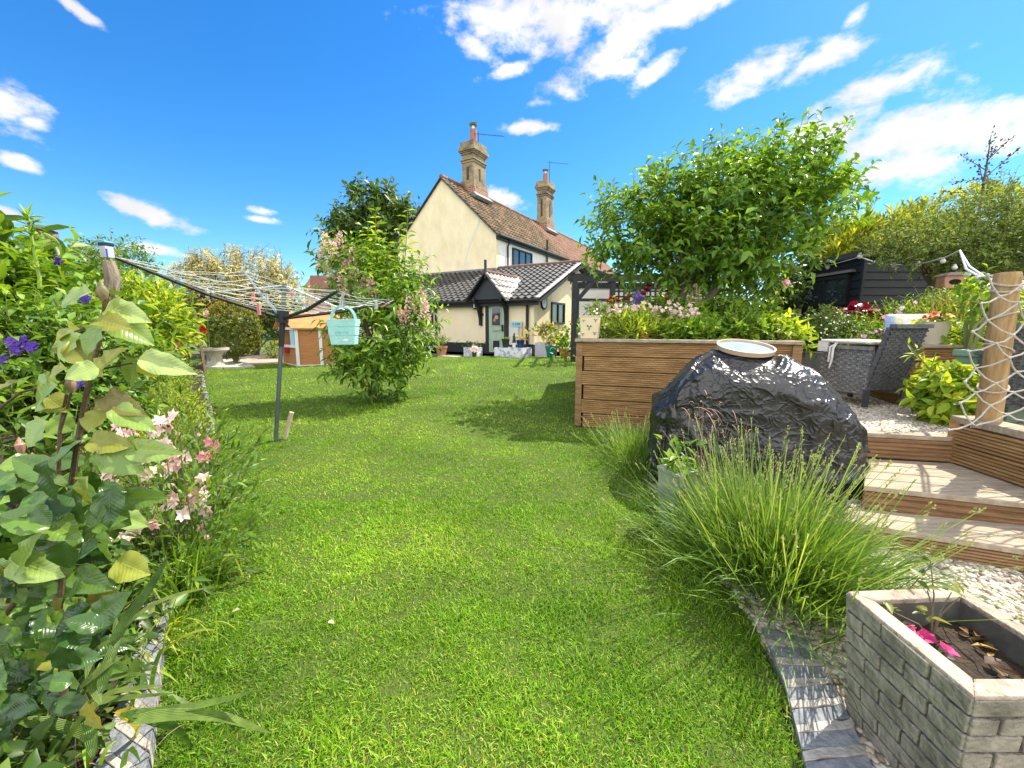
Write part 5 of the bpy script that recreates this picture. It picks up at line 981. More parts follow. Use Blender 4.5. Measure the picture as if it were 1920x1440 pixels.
b = np.array([5.2, 10.2, .2]); bush('boundary_hedge', 'dark green hedge between the lattice and the black shed', 'hedge', b, [PB(1390, 560, 9.8, 95, 50, .5), PB(1300, 575, 10, 60, 40, .5), PB(1460, 545, 9.6, 40, 50, .4)], 520, L_DARK, .12, .06, TS, .25, 7, .04, 6, rmin=.4)
# plants in the raised bed, one thing for each kind
def clump(name, label, cat, spots, mat, L, n, **k):
    b = np.mean([s[:3] for s in spots], 0); return bush(name, label, cat, (b[0], b[1], ZT - .1), spots, n, mat, L, nst=k.pop('nst', 5), **k)
def bedspot(px, py, dY, rx, ry): return PB(px, py, dY, rx, ry, .22)
t, _ = clump('perennial_clump', 'bright green leafy perennials with small white flowers behind the cream tin', 'plant', [bedspot(1155, 622, 5.0, 35, 14), bedspot(1130, 600, 5.2, 22, 18), bedspot(1190, 616, 4.95, 35, 18)], L_LIME, .06, 330, Wd=.022, slen=.16, stem_r=.005)
C = np.array([W(R.uniform(1110, 1260), R.uniform(572, 625), 4.75 + R.random() * .3) for _ in range(46)]); petals('white_flower', C, np.tile([-.2, -.8, .6], (46, 1)) + R.normal(0, .3, (46, 3)), .020, 6, F_WHITE, t)
t, _ = clump('cranesbill_clump', 'pale pink flowering clump in the middle of the raised bed', 'plant', [bedspot(1220, 612, 5.1, 60, 14), bedspot(1290, 612, 5.1, 50, 14)], L_BRIGHT, .06, 300, Wd=.03, slen=.14, stem_r=.005)
C = np.array([W(R.uniform(1140, 1310), R.normal(585, 8), 4.75 + R.random() * .4) for _ in range(95)]); petals('pink_flower', C, np.tile([0, -.7, .7], (95, 1)) + R.normal(0, .35, (95, 3)), .034, 6, F_PINK, t, tm=TM)
clump('lily_clump', 'upright narrow bright green leaves at the front of the raised bed', 'plant', [bedspot(1190, 628, 4.8, 45, 12)], L_LIME, .11, 110, Wd=.02, slen=.2, along=1.6, tm=TLANCE)
clump('leafy_clump', 'broad yellow green leaves along the raised bed front edge', 'plant', [bedspot(1330, 630, 4.65, 55, 12), bedspot(1410, 628, 4.5, 50, 14), bedspot(1280, 632, 4.7, 35, 10)], L_BRIGHT, .08, 300, Wd=.036, tm=TM, slen=.13, along=.9)
clump('shaded_clump', 'deep green foliage at the back of the raised bed under the tree', 'plant', [bedspot(1340, 600, 5.6, 80, 18), bedspot(1420, 606, 5.2, 50, 16), bedspot(1250, 597, 5.9, 80, 16)], L_BRIGHT, .09, 420, Wd=.045, slen=.18)
t, _ = clump('castor_plant', 'light green palmate leaved plant at the right end of the raised bed', 'plant', [bedspot(1465, 628, 4.4, 22, 12)], L_LIME, .10, 44, Wd=.03, tm=TM, slen=.16, along=.5, nst=6, stem_r=.006)
# tall grass and dry stems
def grasses(name, label, base, n, L, spread, mat, w=.010, bend=(.15, .6), lean=(0, 0), part='blade', ns=6, cat='grass'):
    t = thing(name, label, cat, base); b = np.asarray(base, float) + np.stack([R.normal(0, spread, n), R.normal(0, spread, n), np.zeros(n)], 1); d = np.stack([R.normal(lean[0], .3, n), R.normal(lean[1], .25, n), np.ones(n)], 1)
    blades(part, b, d, L * R.uniform(.55, 1.1, n), w * R.uniform(.6, 1.2, n), R.uniform(*bend, n), mat, t, ns=ns); return t
b = W(1375, 612, 5.0); b[2] = ZT - .1; grasses('ornamental_grass', 'arching straw coloured ornamental grass under the fruit tree', b, 90, .75, .08, F_STRAW, .012, lean=(.45, 0))
b = W(1345, 612, 4.8); b[2] = ZT - .1; grasses('strap_plant', 'tall blue green strap leaves standing above the raised bed', b, 14, .62, .03, L_GREY, .035, bend=(.05, .35), lean=(.15, 0), cat='plant')
b = W(1305, 612, 5.2); b[2] = ZT - .1; t = grasses('dried_plant', 'dry brown upright seed stems between bed flowers', b, 16, .55, .06, F_STRAW, .008, bend=(0, .12)); spikes('seed_head', t, [W(x, y, 5.2) for x, y in ((1300, 560), (1293, 580), (1310, 572))], 60, .18, .02, F_STRAW, .03, .08)
b = W(1425, 612, 4.9); b[2] = ZT - .1; grasses('dried_grass', 'thin pale dry grass stems at right of the raised bed', b, 40, .55, .10, F_STRAW, .006, bend=(.05, .3))
t = thing('poppy_clump', 'tall red poppies flowering in front of the black lattice', 'poppies', (W(1230, 560, 6.4)[0], 6.4, ZT - .1)); C = np.array([W(x, y, Y) for x, y, Y in ((1205, 552, 6.3), (1212, 545, 6.4), (1228, 537, 6.5), (1216, 537, 6.4), (1207, 560, 6.3), (1239, 562, 6.2), (1251, 563, 6.2), (1148, 560, 6.6), (1158, 565, 6.5), (1172, 563, 6.5), (1142, 566, 6.5), (1253, 548, 6.6), (1262, 547, 6.6), (1275, 547, 6.6), (1180, 558, 6.6))])
for c in C: petals('poppy_flower', [c, c], [[0, -.6, .8], [0, -.3, .9]], .065, 5, F_RED, t, .7, 1.1, TM)
m = MB()
for c in C: m.tube([c, c + [R.normal(0, .03), .02, -.25], [c[0] + R.normal(0, .05), c[1] + .05, ZT - .08]], .004, 4)
m.build('stem', STEM, t)
t = thing('delphinium', 'spiky violet flower head among the pale pink bed flowers', 'flower', (W(1196, 570, 5.6)[0], 5.6, ZT - .1)); spikes('flower_spike', t, [W(1190, 580, 5.5), W(1200, 582, 5.5), W(1196, 575, 5.6)], 70, .2, .03, LM('violet_petal', [(.16, .12, .35), (.28, .2, .5)], .6, .2), .05, .12); m = MB(); c = W(1196, 578, 5.55); m.tube([c, [c[0], c[1], ZT - .1]], .006, 5); m.build('stem', STEM, t)
t = thing('climbing_rose', 'rambling rose stem with a single pink bloom against the shed', 'rose', W(1440, 620, 4.9)); m = MB(); a = W(1425, 630, 4.9); pts = [a, W(1445, 580, 4.9), W(1455, 555, 4.9), W(1470, 533, 4.9)]; m.tube(pts, [.008, .007, .006, .003], 5); m.build('stem', STEM, t, smooth=True); k = 70; f = R.random(k); P = np.array([W(1425 + 45 * q + R.normal(0, 9), 630 - 95 * q + R.normal(0, 6), 4.9 + R.normal(0, .06)) for q in f]); leafmesh('foliage', P, rsph(k), np.tile([0, -.4, 1.], (k, 1)) + R.normal(0, .3, (k, 3)), .06, .035, TM, L_LIME, t)
petals('bloom', [W(1473, 531, 4.85)] * 3, [[0, -1, .3], [.3, -1, .2], [-.2, -1, .5]], .05, 6, F_HOT, t, .8, 1.0, TM)
q = W(1208, 625, 4.75); t = thing('small_terracotta_pot', 'small orange red pot tucked among the raised bed leaves', 'pot', q - HZ * .06); m = MB(); m.lathe(q - HZ * .06, [(.05, 0), (.065, .09), (.07, .1), (.06, .1)], 14); m.build('pot', M('orange_clay', (.5, .12, .04), (.6, .2, .08), 9, .7), t)

# flower bank right of the patio
Z9 = .9
def bank(name, label, cat, spots, mat, L, n, **k): b = np.mean([s[:3] for s in spots], 0); return bush(name, label, cat, (b[0], b[1], k.pop('z', Z9)), spots, n, mat, L, nst=k.pop('nst', 5), **k)
t, _ = bank('dark_leaved_shrub', 'dense dark grey green shrub in the grey square planter', 'shrub', [PB(1550, 625, 5.0, 45, 36, .3), PB(1540, 655, 4.9, 30, 20, .22)], L_DARK, .04, 520, Wd=.02, slen=.12, z=.85); C = np.array([W(R.uniform(1515, 1590), R.uniform(595, 655), 4.75) for _ in range(22)]); petals('white_flower', C, np.tile([0, -.8, .5], (22, 1)), .016, 5, F_WHITE, t)
q = W(1542, 690, 4.85); t = thing('grey_planter', 'tall tapering square grey planter beside the wicker chair', 'planter', (q[0], 4.85, z3)); m = MB(); m.sqpot((q[0], 4.85, z3), [(.12, 0), (.17, .42), (.18, .425), (.18, .445), (.155, .445), (.14, .3)], .3); m.build('planter', M('grey_glaze', (.20, .21, .21), (.28, .29, .285), 6, .5), t, bevel=.006)
q = W(1512, 650, 5.0); t = thing('crate_shelf', 'stacked open wooden crates used as shelves behind the raised bed', 'crate', (q[0], 5.05, z3)); CR = M('crate_wood', (.22, .12, .05), (.40, .24, .12), 6, .8, stretch=(1, 1, 8))
for i in range(2):
    m = MB(); z = z3 + .02 + i * .3; X0, X1, Y0, Y1 = 3.52, 3.98, 4.98, 5.25
    m.box((X0, (Y0 + Y1) / 2, z + .14), (.022, Y1 - Y0, .28)); m.box((X1, (Y0 + Y1) / 2, z + .14), (.022, Y1 - Y0, .28)); m.box(((X0 + X1) / 2, (Y0 + Y1) / 2, z + .012), (X1 - X0 - .024, Y1 - Y0, .024)); m.box(((X0 + X1) / 2, (Y0 + Y1) / 2, z + .27), (X1 - X0 - .024, Y1 - Y0, .022)); m.box(((X0 + X1) / 2, Y1 - .01, z + .14), (X1 - X0 - .024, .02, .23)); m.build('crate', CR, t)
t, _ = bank('yellow_shrublet', 'small golden green plants in a terracotta trough under the shed window', 'plant', [PB(1585, 600, 5.8, 28, 12, .2)], L_LIME, .035, 120, Wd=.02, slen=.08)
t, _ = bank('daisy_bank', 'mass of green foliage with pink daisies spilling over the bank', 'plant', [PB(1650, 640, 4.6, 55, 26, .35), PB(1690, 615, 4.9, 50, 28, .35), PB(1610, 655, 4.6, 30, 16, .25)], L_BRIGHT, .05, 520, Wd=.014, slen=.16, along=1.1)
C = np.array([W(1610 + 90 * f + R.normal(0, 9), 645 - 60 * f + R.normal(0, 9), 4.4 + R.random() * .3) for f in R.random(40)]); petals('pink_daisy', C, np.tile([-.3, -.8, .6], (40, 1)) + R.normal(0, .3, (40, 3)), .026, 8, LM('mauve_petal', [(.55, .2, .42), (.7, .42, .6), (.82, .7, .76)], .6, .25, (1, 1, 1)), t)
t, _ = bank('red_leaved_plant', 'mound of deep crimson leaves between the dark shrub and daisies', 'plant', [PB(1612, 610, 5.2, 24, 22, .2)], LM('crimson_leaf', [(.10, .006, .018), (.20, .01, .035), (.30, .025, .06)], .35, .2, (1.2, 1, 1)), .10, 80, Wd=.08, tm=TM, slen=.1)
t, _ = bank('weeping_shrub', 'fine weeping green foliage below the rustic rail', 'shrub', [PB(1760, 582, 4.9, 30, 20, .25)], L_BRIGHT, .05, 260, Wd=.012, slen=.18, droop=.9, tm=TLANCE)
bank('golden_grasses', 'fine yellow green foliage trailing over the bank beside the post', 'plant', [PB(1800, 620, 4.4, 50, 20, .35), PB(1830, 605, 4.6, 40, 20, .3), PB(1790, 640, 4.2, 40, 16, .3)], LM('straw_green_leaf', [(.14, .17, .03), (.26, .28, .06), (.40, .38, .12)], .6, .3), .10, 380, Wd=.010, slen=.25, along=1.6, tm=TLANCE, droop=.3)
bank('bank_foliage', 'broad fresh green leaves along the planter box edge', 'plant', [PB(1790, 650, 3.9, 36, 14, .15), PB(1750, 640, 4.1, 28, 12, .15)], L_LIME, .075, 160, Wd=.035, tm=TM, slen=.12)
bank('golden_shrub', 'golden leaved shrub right of the pine post', 'shrub', [PB(1905, 610, 3.6, 40, 34, .3), PB(1935, 590, 3.9, 50, 40, .3)], L_LIME, .05, 220, Wd=.024, slen=.2)
bank('climber_shoot', 'fresh green climber leaves beside the top of the post', 'climber', [PB(1832, 556, 3.6, 14, 18, .12)], L_BRIGHT, .065, 26, Wd=.032, tm=TM, slen=.14)
q = W(1744, 640, 3.92); q[2] = 1.01; t = thing('cream_pot', 'cream bucket pot of red and yellow begonias on the planter box', 'pot', q); m = MB(); m.lathe(q, [(.10, 0), (.125, .2), (.135, .215), (.12, .215), (.10, .15)], 22); m.build('pot', M('cream_stoneware', (.52, .45, .34), (.62, .55, .43), 6, .6), t, smooth=True)
P = q + HZ * .22 + R.normal(0, 1, (90, 3)) * [.08, .06, .03]; leafmesh('foliage', P, np.concatenate([rsph(90)[:, :2], R.uniform(-.4, .4, (90, 1))], 1), np.tile([0, -.2, 1.], (90, 1)) + R.normal(0, .3, (90, 3)), .06, .04, TM, L_LIME, t)
C = q + np.array([[R.uniform(-.08, .14), -.06 + R.normal(0, .03), .26 + R.normal(0, .015)] for _ in range(9)]); petals('yellow_flower', C[:4], np.tile([0, -.5, .8], (4, 1)), .045, 6, F_YEL, t, tm=TM); petals('red_flower', C[4:7] - [.06, 0, -.01], np.tile([0, -.5, .8], (3, 1)), .05, 6, F_RED, t, tm=TM); petals('orange_flower', C[7:], np.tile([0, -.5, .8], (2, 1)), .045, 6, LM('orange_petal', [(.7, .16, .02), (.75, .3, .05)], .6, .2, (1, 1, 1)), t, tm=TM)
q = np.array([4.0, 3.25, z3]); t = thing('green_tub', 'pale sage green tub standing behind the rope net', 'tub', q); m = MB(); m.sqpot(q, [(.16, 0), (.19, .5), (.21, .505), (.21, .56), (.17, .56), (.16, .4)], .2); m.build('tub', M('sage_plastic', (.20, .32, .24), (.24, .36, .28), 6, .5), t, bevel=.008)
# plants at the foot of the planter box
t, _ = bank('hydrangea_plant', 'low clump of broad bright leaves at the foot of the pine post', 'plant', [PB(1775, 745, 3.15, 36, 36, .16), PB(1765, 720, 3.25, 26, 24, .14), PB(1790, 770, 3.05, 24, 20, .12)], L_LIME, .085, 150, Wd=.042, tm=TL, slen=.10, z=z3)
t = thing('tall_weed', 'tall lanky stem with narrow leaves leaning in front of the cream pot', 'plant', W(1775, 720, 3.1)); m = MB(); a = W(1770, 720, 3.1); e = W(1703, 645, 3.0); m.tube([a, W(1745, 695, 3.05), W(1722, 668, 3.02), e], [.006, .006, .005, .003], 5); m.tube([W(1745, 695, 3.05), W(1755, 660, 3.05)], .004, 5); m.build('stem', STEM, t, smooth=True); k = 46; f = R.random(k); P = np.array([W(1770 - 67 * q + R.normal(0, 5), 720 - 75 * q + R.normal(0, 4), 3.05) for q in f]); leafmesh('foliage', P, rsph(k) + [-.3, 0, .2], np.tile([0, -.3, 1.], (k, 1)) + R.normal(0, .3, (k, 3)), .075, .018, TLANCE, L_LIME, t)

# lavender clump beside the barbecue
LAVS = LM('lavender_stem', [(.06, .13, .03), (.105, .19, .045), (.165, .26, .07), (.25, .32, .13)], .6, .3, nscale=3)
LAVL = LM('lavender_leaf', [(.035, .085, .015), (.065, .14, .022), (.11, .21, .035), (.18, .28, .08)], .55, .3, nscale=4)
def lavender(name, label, c, n, nl, rx, ry, L, lean=(0, 0)):
    t = thing(name, label, 'lavender', (*c, 0)); b = np.stack([c[0] + R.normal(0, rx, n), c[1] + R.normal(0, ry, n), np.full(n, .02)], 1)
    off = (b[:, :2] - c) / [rx, ry]; d = np.stack([off[:, 0] * .34 + R.normal(lean[0], .20, n), off[:, 1] * .36 + R.normal(lean[1], .22, n), np.ones(n)], 1); d = unit(d); LL = L * R.uniform(.6, 1.12, n); bd_ = R.uniform(.0, .16, n)
    blades('stem', b, d, LL, .0048, bd_, LAVS, t, ns=5, wf=lambda q: .9 if q < .9 else .7); tip = b + LL[:, None] * (d - np.array([[0, 0, 1.]]) * bd_[:, None]); td = unit(d - np.array([[0, 0, 2.]]) * bd_[:, None])
    k = 7; P = np.repeat(tip, k, 0) - np.repeat(td, k, 0) * R.uniform(0, .045, (n * k, 1)); leafmesh('bud', P, np.repeat(td, k, 0) + R.normal(0, .35, (n * k, 3)), rsph(n * k), .014, .006, TS, LM('lavender_bud', [(.16, .2, .08), (.26, .30, .13), (.26, .26, .24)], .7, .2), t)
    nb = nl; b2 = np.stack([c[0] + R.normal(0, rx * 1.15, nb), c[1] + R.normal(0, ry * 1.15, nb), R.uniform(0, .18, nb)], 1); off = (b2[:, :2] - c) / [rx, ry]; d2 = np.stack([off[:, 0] * .38 + R.normal(0, .32, nb), off[:, 1] * .38 + R.normal(0, .32, nb), np.ones(nb)], 1)
    blades('foliage', b2, d2, R.uniform(.12, .38, nb) * L / .62, .0065, R.uniform(.0, .5, nb), LAVL, t, ns=4); return t
lavender('lavender_bush', 'big sprawling lavender bush with slender green stems beside the barbecue', np.array([1.24, 1.80]), 400, 9000, .13, .19, .66, (.09, .08))
lavender('lavender_bush', 'smaller shaded lavender clump against the raised bed end', np.array([1.08, 3.35]), 150, 1500, .10, .22, .42)
t = grasses('dried_flower_stem', 'curled pinkish dried flower stems rising before the barbecue cover', np.array([1.28, 2.35, .1]), 26, .62, .07, LM('dried_pink', [(.30, .16, .12), (.46, .28, .22)], .8, .1, (1, 1, 1)), .006, bend=(.0, .2), cat='dried plant'); 
P = np.array([W(R.normal(1340, 32), R.normal(775, 22), 2.35) for _ in range(46)]); d = rsph(46) + [.4, 0, .3]; blades('curl', P, d, R.uniform(.05, .12, 46), .006, R.uniform(.5, 1.4, 46), MATS['dried_pink'], t, ns=5)
q = np.array([.97, 2.25, 0]); t = thing('pale_pot', 'pale green square pot half buried in the lavender', 'pot', q); m = MB(); m.sqpot(q, [(.06, 0), (.075, .34), (.08, .345), (.08, .365), (.068, .365), (.06, .3)], .35); m.build('pot', M('pale_green_glaze', (.22, .26, .19), (.34, .38, .29), 8, .5), t, bevel=.004); P = q + np.array([0, 0, .40]) + R.normal(0, 1, (45, 3)) * [.05, .05, .05]; leafmesh('foliage', P, rsph(45) + [0, 0, .2], np.tile([0, 0, 1.], (45, 1)) + R.normal(0, .3, (45, 3)), .075, .032, TM, L_BRIGHT, t)
b = np.array([1.0, 3.9, 0]); grasses('long_grass', 'uncut long grass tuft at the foot of the raised bed', b, 260, .3, .12, GRASS, .009)
# ------------------------------------------------------------------ rotary clothes airer
STL = M('green_grey_steel', (.10, .13, .13), (.16, .19, .19), 8, .4, metal=.3); PLB = M('black_plastic_part', (.02, .022, .025), rough=.45); LINE = M('washing_line', (.40, .42, .36), (.58, .60, .52), 30, .6); ALU = M('aluminium', (.42, .44, .46), rough=.35, metal=.7)
p0 = G(517, 829, 0); hub = W(530, 597, 4.03); t = thing('rotary_airer', 'four armed rotary clothes airer leaning on its green steel pole in the lawn', 'clothes airer', p0)
m = MB(); m.tube([p0, p0 + (hub - p0) * .80], .020, 14); m.build('pole', STL, t, smooth=True); m = MB(); m.tube([p0 + (hub - p0) * .78, p0 + (hub - p0) * 1.02], .027, 14); m.tube([p0 + (hub - p0) * .965, p0 + (hub - p0) * 1.06], .055, 14); m.build('hub', PLB, t, smooth=True)
top = p0 + (hub - p0) * 1.27; m = MB(); m.tube([hub, top], .021, 10); m.build('upper_pole', STL, t, smooth=True)
ends = [W(214, 482, 3.15), W(634, 545, 3.10), W(738, 563, 4.72), W(456, 508, 5.0)]
for i, e in enumerate(ends):
    m = MB(); m.tube([hub, hub + (e - hub) * .5 + HZ * -.03, e], [.017, .016, .013], 8); m.build('arm', PLB if i in (1, 2) else ALU if i == 3 else MATS['dark_metal'], t, smooth=True)
    m = MB(); m.tube([top - HZ * .02, hub + (e - hub) * .52 - HZ * .02], .008, 6); m.build('strut', ALU, t, smooth=True)
m = MB()
for k in range(8):
    f = .30 + .7 * k / 7
    for i in range(4):
        a = hub + (ends[i] - hub) * f; b = hub + (ends[(i + 1) % 4] - hub) * (f + .0 if i < 3 else f + .07 if k < 7 else f); sg_ = .05 * np.linalg.norm(b - a)
        m.tube([a + (b - a) * q - HZ * sg_ * 4 * q * (1 - q) * (.35 + .65 * R.random()) for q in np.linspace(0, 1, 6)], .0027, 4, cap=False)
m.build('line', LINE, t)
PEGC = {'pink': M('pink_peg', (.62, .22, .22), rough=.5), 'blue': M('blue_peg', (.16, .42, .5), rough=.5), 'cream': M('cream_peg', (.6, .54, .42), rough=.5), 'grey': M('grey_peg', (.42, .45, .47), rough=.5)}
for n_, (px, py, Y, c, tl, lab) in enumerate(((475, 556, 3.7, 'pink', .1, 'pink clothes peg hanging left of the airer hub, upper one'), (485, 581, 3.6, 'pink', -.05, 'pink clothes peg hanging lowest, just left of the hub'), (547, 551, 4.3, 'pink', .05, 'pink clothes peg hanging just right of the hub'), (337, 530, 3.5, 'blue', .1, 'turquoise clothes peg hanging on the left lines'), (624, 580, 4.1, 'cream', 0, 'cream clothes peg left of the peg basket'), (705, 572, 4.3, 'grey', .05, 'grey clothes peg on the right lines'), (722, 572, 4.4, 'pink', 1.1, 'pink clothes peg lying tilted at the right arm tip'), (640, 566, 3.6, 'cream', .15, 'cream clothes peg above the peg basket handle'), (388, 548, 3.9, 'cream', 0, 'cream clothes peg on the left lines by the cream climber'), (500, 560, 3.8, 'grey', .1, 'grey clothes peg between the pink pegs and the hub'))):
    q = W(px, py, Y); u = np.array([math.sin(tl), .0, math.cos(tl)]); m = MB()
    for s in (-1, 1): m.bar(q + np.array([s * .009, 0, 0]) - u * .045, q + np.array([s * .006, 0, 0]) + u * .045, .010, .011)
    o = m.build('clothes_peg', PEGC[c]); tag(o, lab, 'peg', 'pegs on the airer lines')
q = W(645, 622, 3.3); t = thing('peg_basket', 'pale turquoise peg bucket hanging from the airer lines', 'peg basket', q); TEAL = M('turquoise_canvas', (.27, .56, .53), (.36, .64, .60), 10, .75, .3, 60)
m = MB(); m.sqpot(q - HZ * .105, [(.088, 0), (.092, .004), (.099, .075), (.103, .078), (.106, .145), (.110, .148), (.115, .205), (.112, .206), (.10, .12)], .08, 1, .55); m.build('bucket', TEAL, t, bevel=.006)
m = MB(); X = np.array([math.cos(.08), math.sin(.08), 0])
for dy in (-.012, .02): m.tube([q + X * .095 * math.cos(a) + np.array([0, dy, .10 + .105 * math.sin(a)]) for a in np.linspace(0, math.pi, 15)], .006, 6)
m.build('handle', TEAL, t, smooth=True); m = MB(); m.tube([q + HZ * .205, q + HZ * .27], .008, 6); m.tube([q + HZ * .25, q + HZ * .31 + X * .01], .011, 6); m.build('hook', ALU, t)
INK = M('teal_ink', (.03, .15, .15), rough=.8); Yn = np.array([math.sin(.08), -math.cos(.08), 0]); 
me = put_text('lettering', 'LAUNDRY', .030, q + Yn * .0585 - X * .02 + HZ * .068, X, HZ, INK, t); me = put_text('lettering', 'peg bag', .034, q + Yn * .0555 + HZ * -.002, X, HZ, M('soft_teal_ink', (.13, .34, .33), rough=.8), t)
m = MB(); c = q + Yn * .0525 - HZ * .065; m.prism([c + X * x + HZ * z for x, z in ((-.01, -.006), (.03, .012), (.055, -.004), (.03, -.012))], Yn * .002); m.build('print', WHT, t)
a = G(532, 824, 0); t = thing('wooden_stake', 'short wooden stake leaning in the lawn beside the airer pole', 'stake', a); m = MB(); b = W(547, 773, a[1] + .02); m.tube([a - HZ * .05, a + (b - a) * .5, b], [.02, .023, .024], 8); m.build('stick', MATS['pale_wood'], t, smooth=True)

# ------------------------------------------------------------------ far left: bird bath, path, playhouse
CONC = M('stone_grey', (.40, .37, .31), (.56, .52, .45), 12, .9, .4, 50)
q = GT(405, 690); t = thing('bird_bath', 'small grey stone bird bath at the edge of the lawn', 'bird bath', q); h = .50
m = MB(); m.lathe(q, [(.27, 0), (.27, .05), (.20, .07), (.15, .2), (.16, .32), (.2, .37)], 16); m.build('pedestal', CONC, t, smooth=True); m = MB(); m.lathe(q, [(.20, .37), (.29, .41), (.33, .44), (.33, .5), (.28, .5), (.22, .45)], 24); m.build('bowl', CONC, t, smooth=True)
m = MB(); c = [GT(*p) for p in ((415, 676), (470, 668), (540, 667), (540, 682), (480, 684), (425, 688))]; m.prism([[p[0], p[1], p[2] - .03] for p in c], (0, 0, .06)); m.build('path', M('pink_paving', (.40, .28, .22), (.54, .42, .34), 6, .9, .4, 40))['kind'] = 'structure'
m = MB(); c = [GT(*p) for p in ((425, 683), (455, 680), (478, 690), (420, 692))]; m.prism([[p[0], p[1], p[2] - .0] for p in c], (0, 0, .045)); o = m.build('paving_slab', CONC); tag(o, 'pale paving slab on the lawn edge beside the bird bath', 'slab')
OR = M('orange_cedar', (.36, .14, .045), (.50, .22, .08), 4, .6, stretch=(1, 1, 9)); WP = MATS['white_paint']
A_, B_, L_ = GT(560, 687), GT(640, 683), GT(531, 680); A_[2] = B_[2] = L_[2] = .12; B_ = A_ + (B_ - A_) * 1.15; bk = L_ - A_; L_ = A_ + bk * 1.0; X = unit(B_ - A_); Yv = unit(bk); wl, dl_ = np.linalg.norm(B_ - A_), np.linalg.norm(bk); Hh = 1.0
t = thing('playhouse', 'small childrens wooden playhouse with white frame and orange panels', 'playhouse', A_)
nF = np.cross(X, HZ); nF = nF * np.sign(-nF[1]); nL = np.cross(Yv, HZ); nL = nL * (1 if nL[0] < 0 else -1)
m = MB(); m.prism([A_ + HZ * .02, B_ + HZ * .02, B_ + HZ * Hh, A_ + HZ * Hh], -nF * .03); m.build('front_panel', OR, t)
m = MB(); m.prism([A_ + HZ * .02, L_ + HZ * .02, L_ + HZ * .5, A_ + HZ * .5], -nL * .03); m.build('side_panel', OR, t)
m = MB(); m.prism([A_ + bk * 1.0 + HZ * .02, B_ + bk + HZ * .02, B_ + bk + HZ * Hh, A_ + bk + HZ * Hh], -nF * .03); m.build('rear_panel', OR, t)
m = MB()
for p in (A_, L_, A_ + (B_ - A_) * .47, B_): m.box(p + nF * .01 + HZ * Hh / 2, (.075, .05, Hh), ax=(X, nF, HZ))
m.bar(A_ + nF * .02 + HZ * .03, B_ + nF * .02 + HZ * .03, .05, .06); m.bar(A_ + nF * .02 + HZ * (Hh - .03), B_ + nF * .02 + HZ * (Hh - .03), .05, .06); m.bar(A_ + nL * .02 + HZ * .52, L_ + nL * .02 + HZ * .52, .05, .06); m.bar(A_ + nL * .02 + HZ * .03, L_ + nL * .02 + HZ * .03, .05, .05); m.bar(A_ + nL * .02 + HZ * (Hh - .03), L_ + nL * .02 + HZ * (Hh - .03), .05, .06); m.build('frame', WP, t)
m = MB(); m.box(A_ + bk * .25 + HZ * .75, (.28, .02, .42), ax=(Yv, nL, HZ)); m.build('curtain', M('pale_blue_cloth', (.40, .58, .72), rough=.8), t)
m = MB(); m.box(A_ + bk * .62 + nL * .07 + HZ * .42, (.3, .12, .14), ax=(Yv, nL, HZ)); m.build('window_box', M('red_paint', (.38, .03, .04), rough=.5), t, bevel=.01)
m = MB(); apex = (A_ + L_) / 2 + HZ * (Hh + .36); ap2 = apex + (B_ - A_); o_ = .14
for s, e in ((A_, -1), (L_, 1)): m.prism([s + HZ * (Hh - .04) + Yv * e * .12 - X * o_, s + (B_ - A_) + HZ * (Hh - .04) + Yv * e * .12 + X * o_, ap2 + X * o_, apex - X * o_], (0, 0, .03))
m.build('roof', M('orange_roof', (.48, .17, .05), (.58, .26, .09), 5, .6, stretch=(1, 1, 6)), t)
q = GT(647, 700); t = thing('brown_tub', 'dark brown plastic tub on the grass behind the flowering shrub', 'tub', q); m = MB(); m.lathe(q, [(.13, 0), (.18, .40), (.2, .405), (.2, .44), (.17, .44), (.15, .3)], 18); m.build('tub', M('brown_plastic', (.07, .045, .03), (.11, .075, .05), 6, .5), t, smooth=True)
# plant ladder and bird table beyond the bed
q = W(358, 655, 8.6); q[2] = .15; t = thing('plant_ladder', 'narrow weathered wooden ladder stand with shelves at the end of the bed', 'plant stand', q); m = MB(); tp = W(356, 582, 8.7)
for s in (-1, 1): m.bar(q + [s * .17 + .08, 0, 0], tp + [s * .09, 0, 0], .05, .05)
for f in (.3, .6, .9): c = q + (tp - q) * f + [.08 * (1 - f), 0, 0]; m.box(c, (.36 - .14 * f, .1, .03))
m.build('ladder', M('weathered_brown', (.12, .075, .045), (.25, .17, .10), 6, .85, stretch=(6, 6, 1)), t)
q = W(345, 660, 9.0); q[2] = .15; t = thing('bird_table', 'dark bird table with a small white feeder house on top', 'bird table', q); tp = W(346, 578, 9.0); m = MB(); m.box((q[0], q[1], (q[2] + tp[2]) / 2), (.07, .07, tp[2] - q[2])); m.build('post', BLACKW, t); m = MB(); m.box(tp, (.6, .4, .03)); m.build('tray', BLACKW, t); m = MB(); c = tp + [-.15, 0, .02]; m.prism([c + [-.09, -.08, 0], c + [.09, -.08, 0], c + [.09, -.08, .13], c + [0, -.08, .2], c + [-.09, -.08, .13]], (0, .16, 0)); m.build('feeder', WP, t)
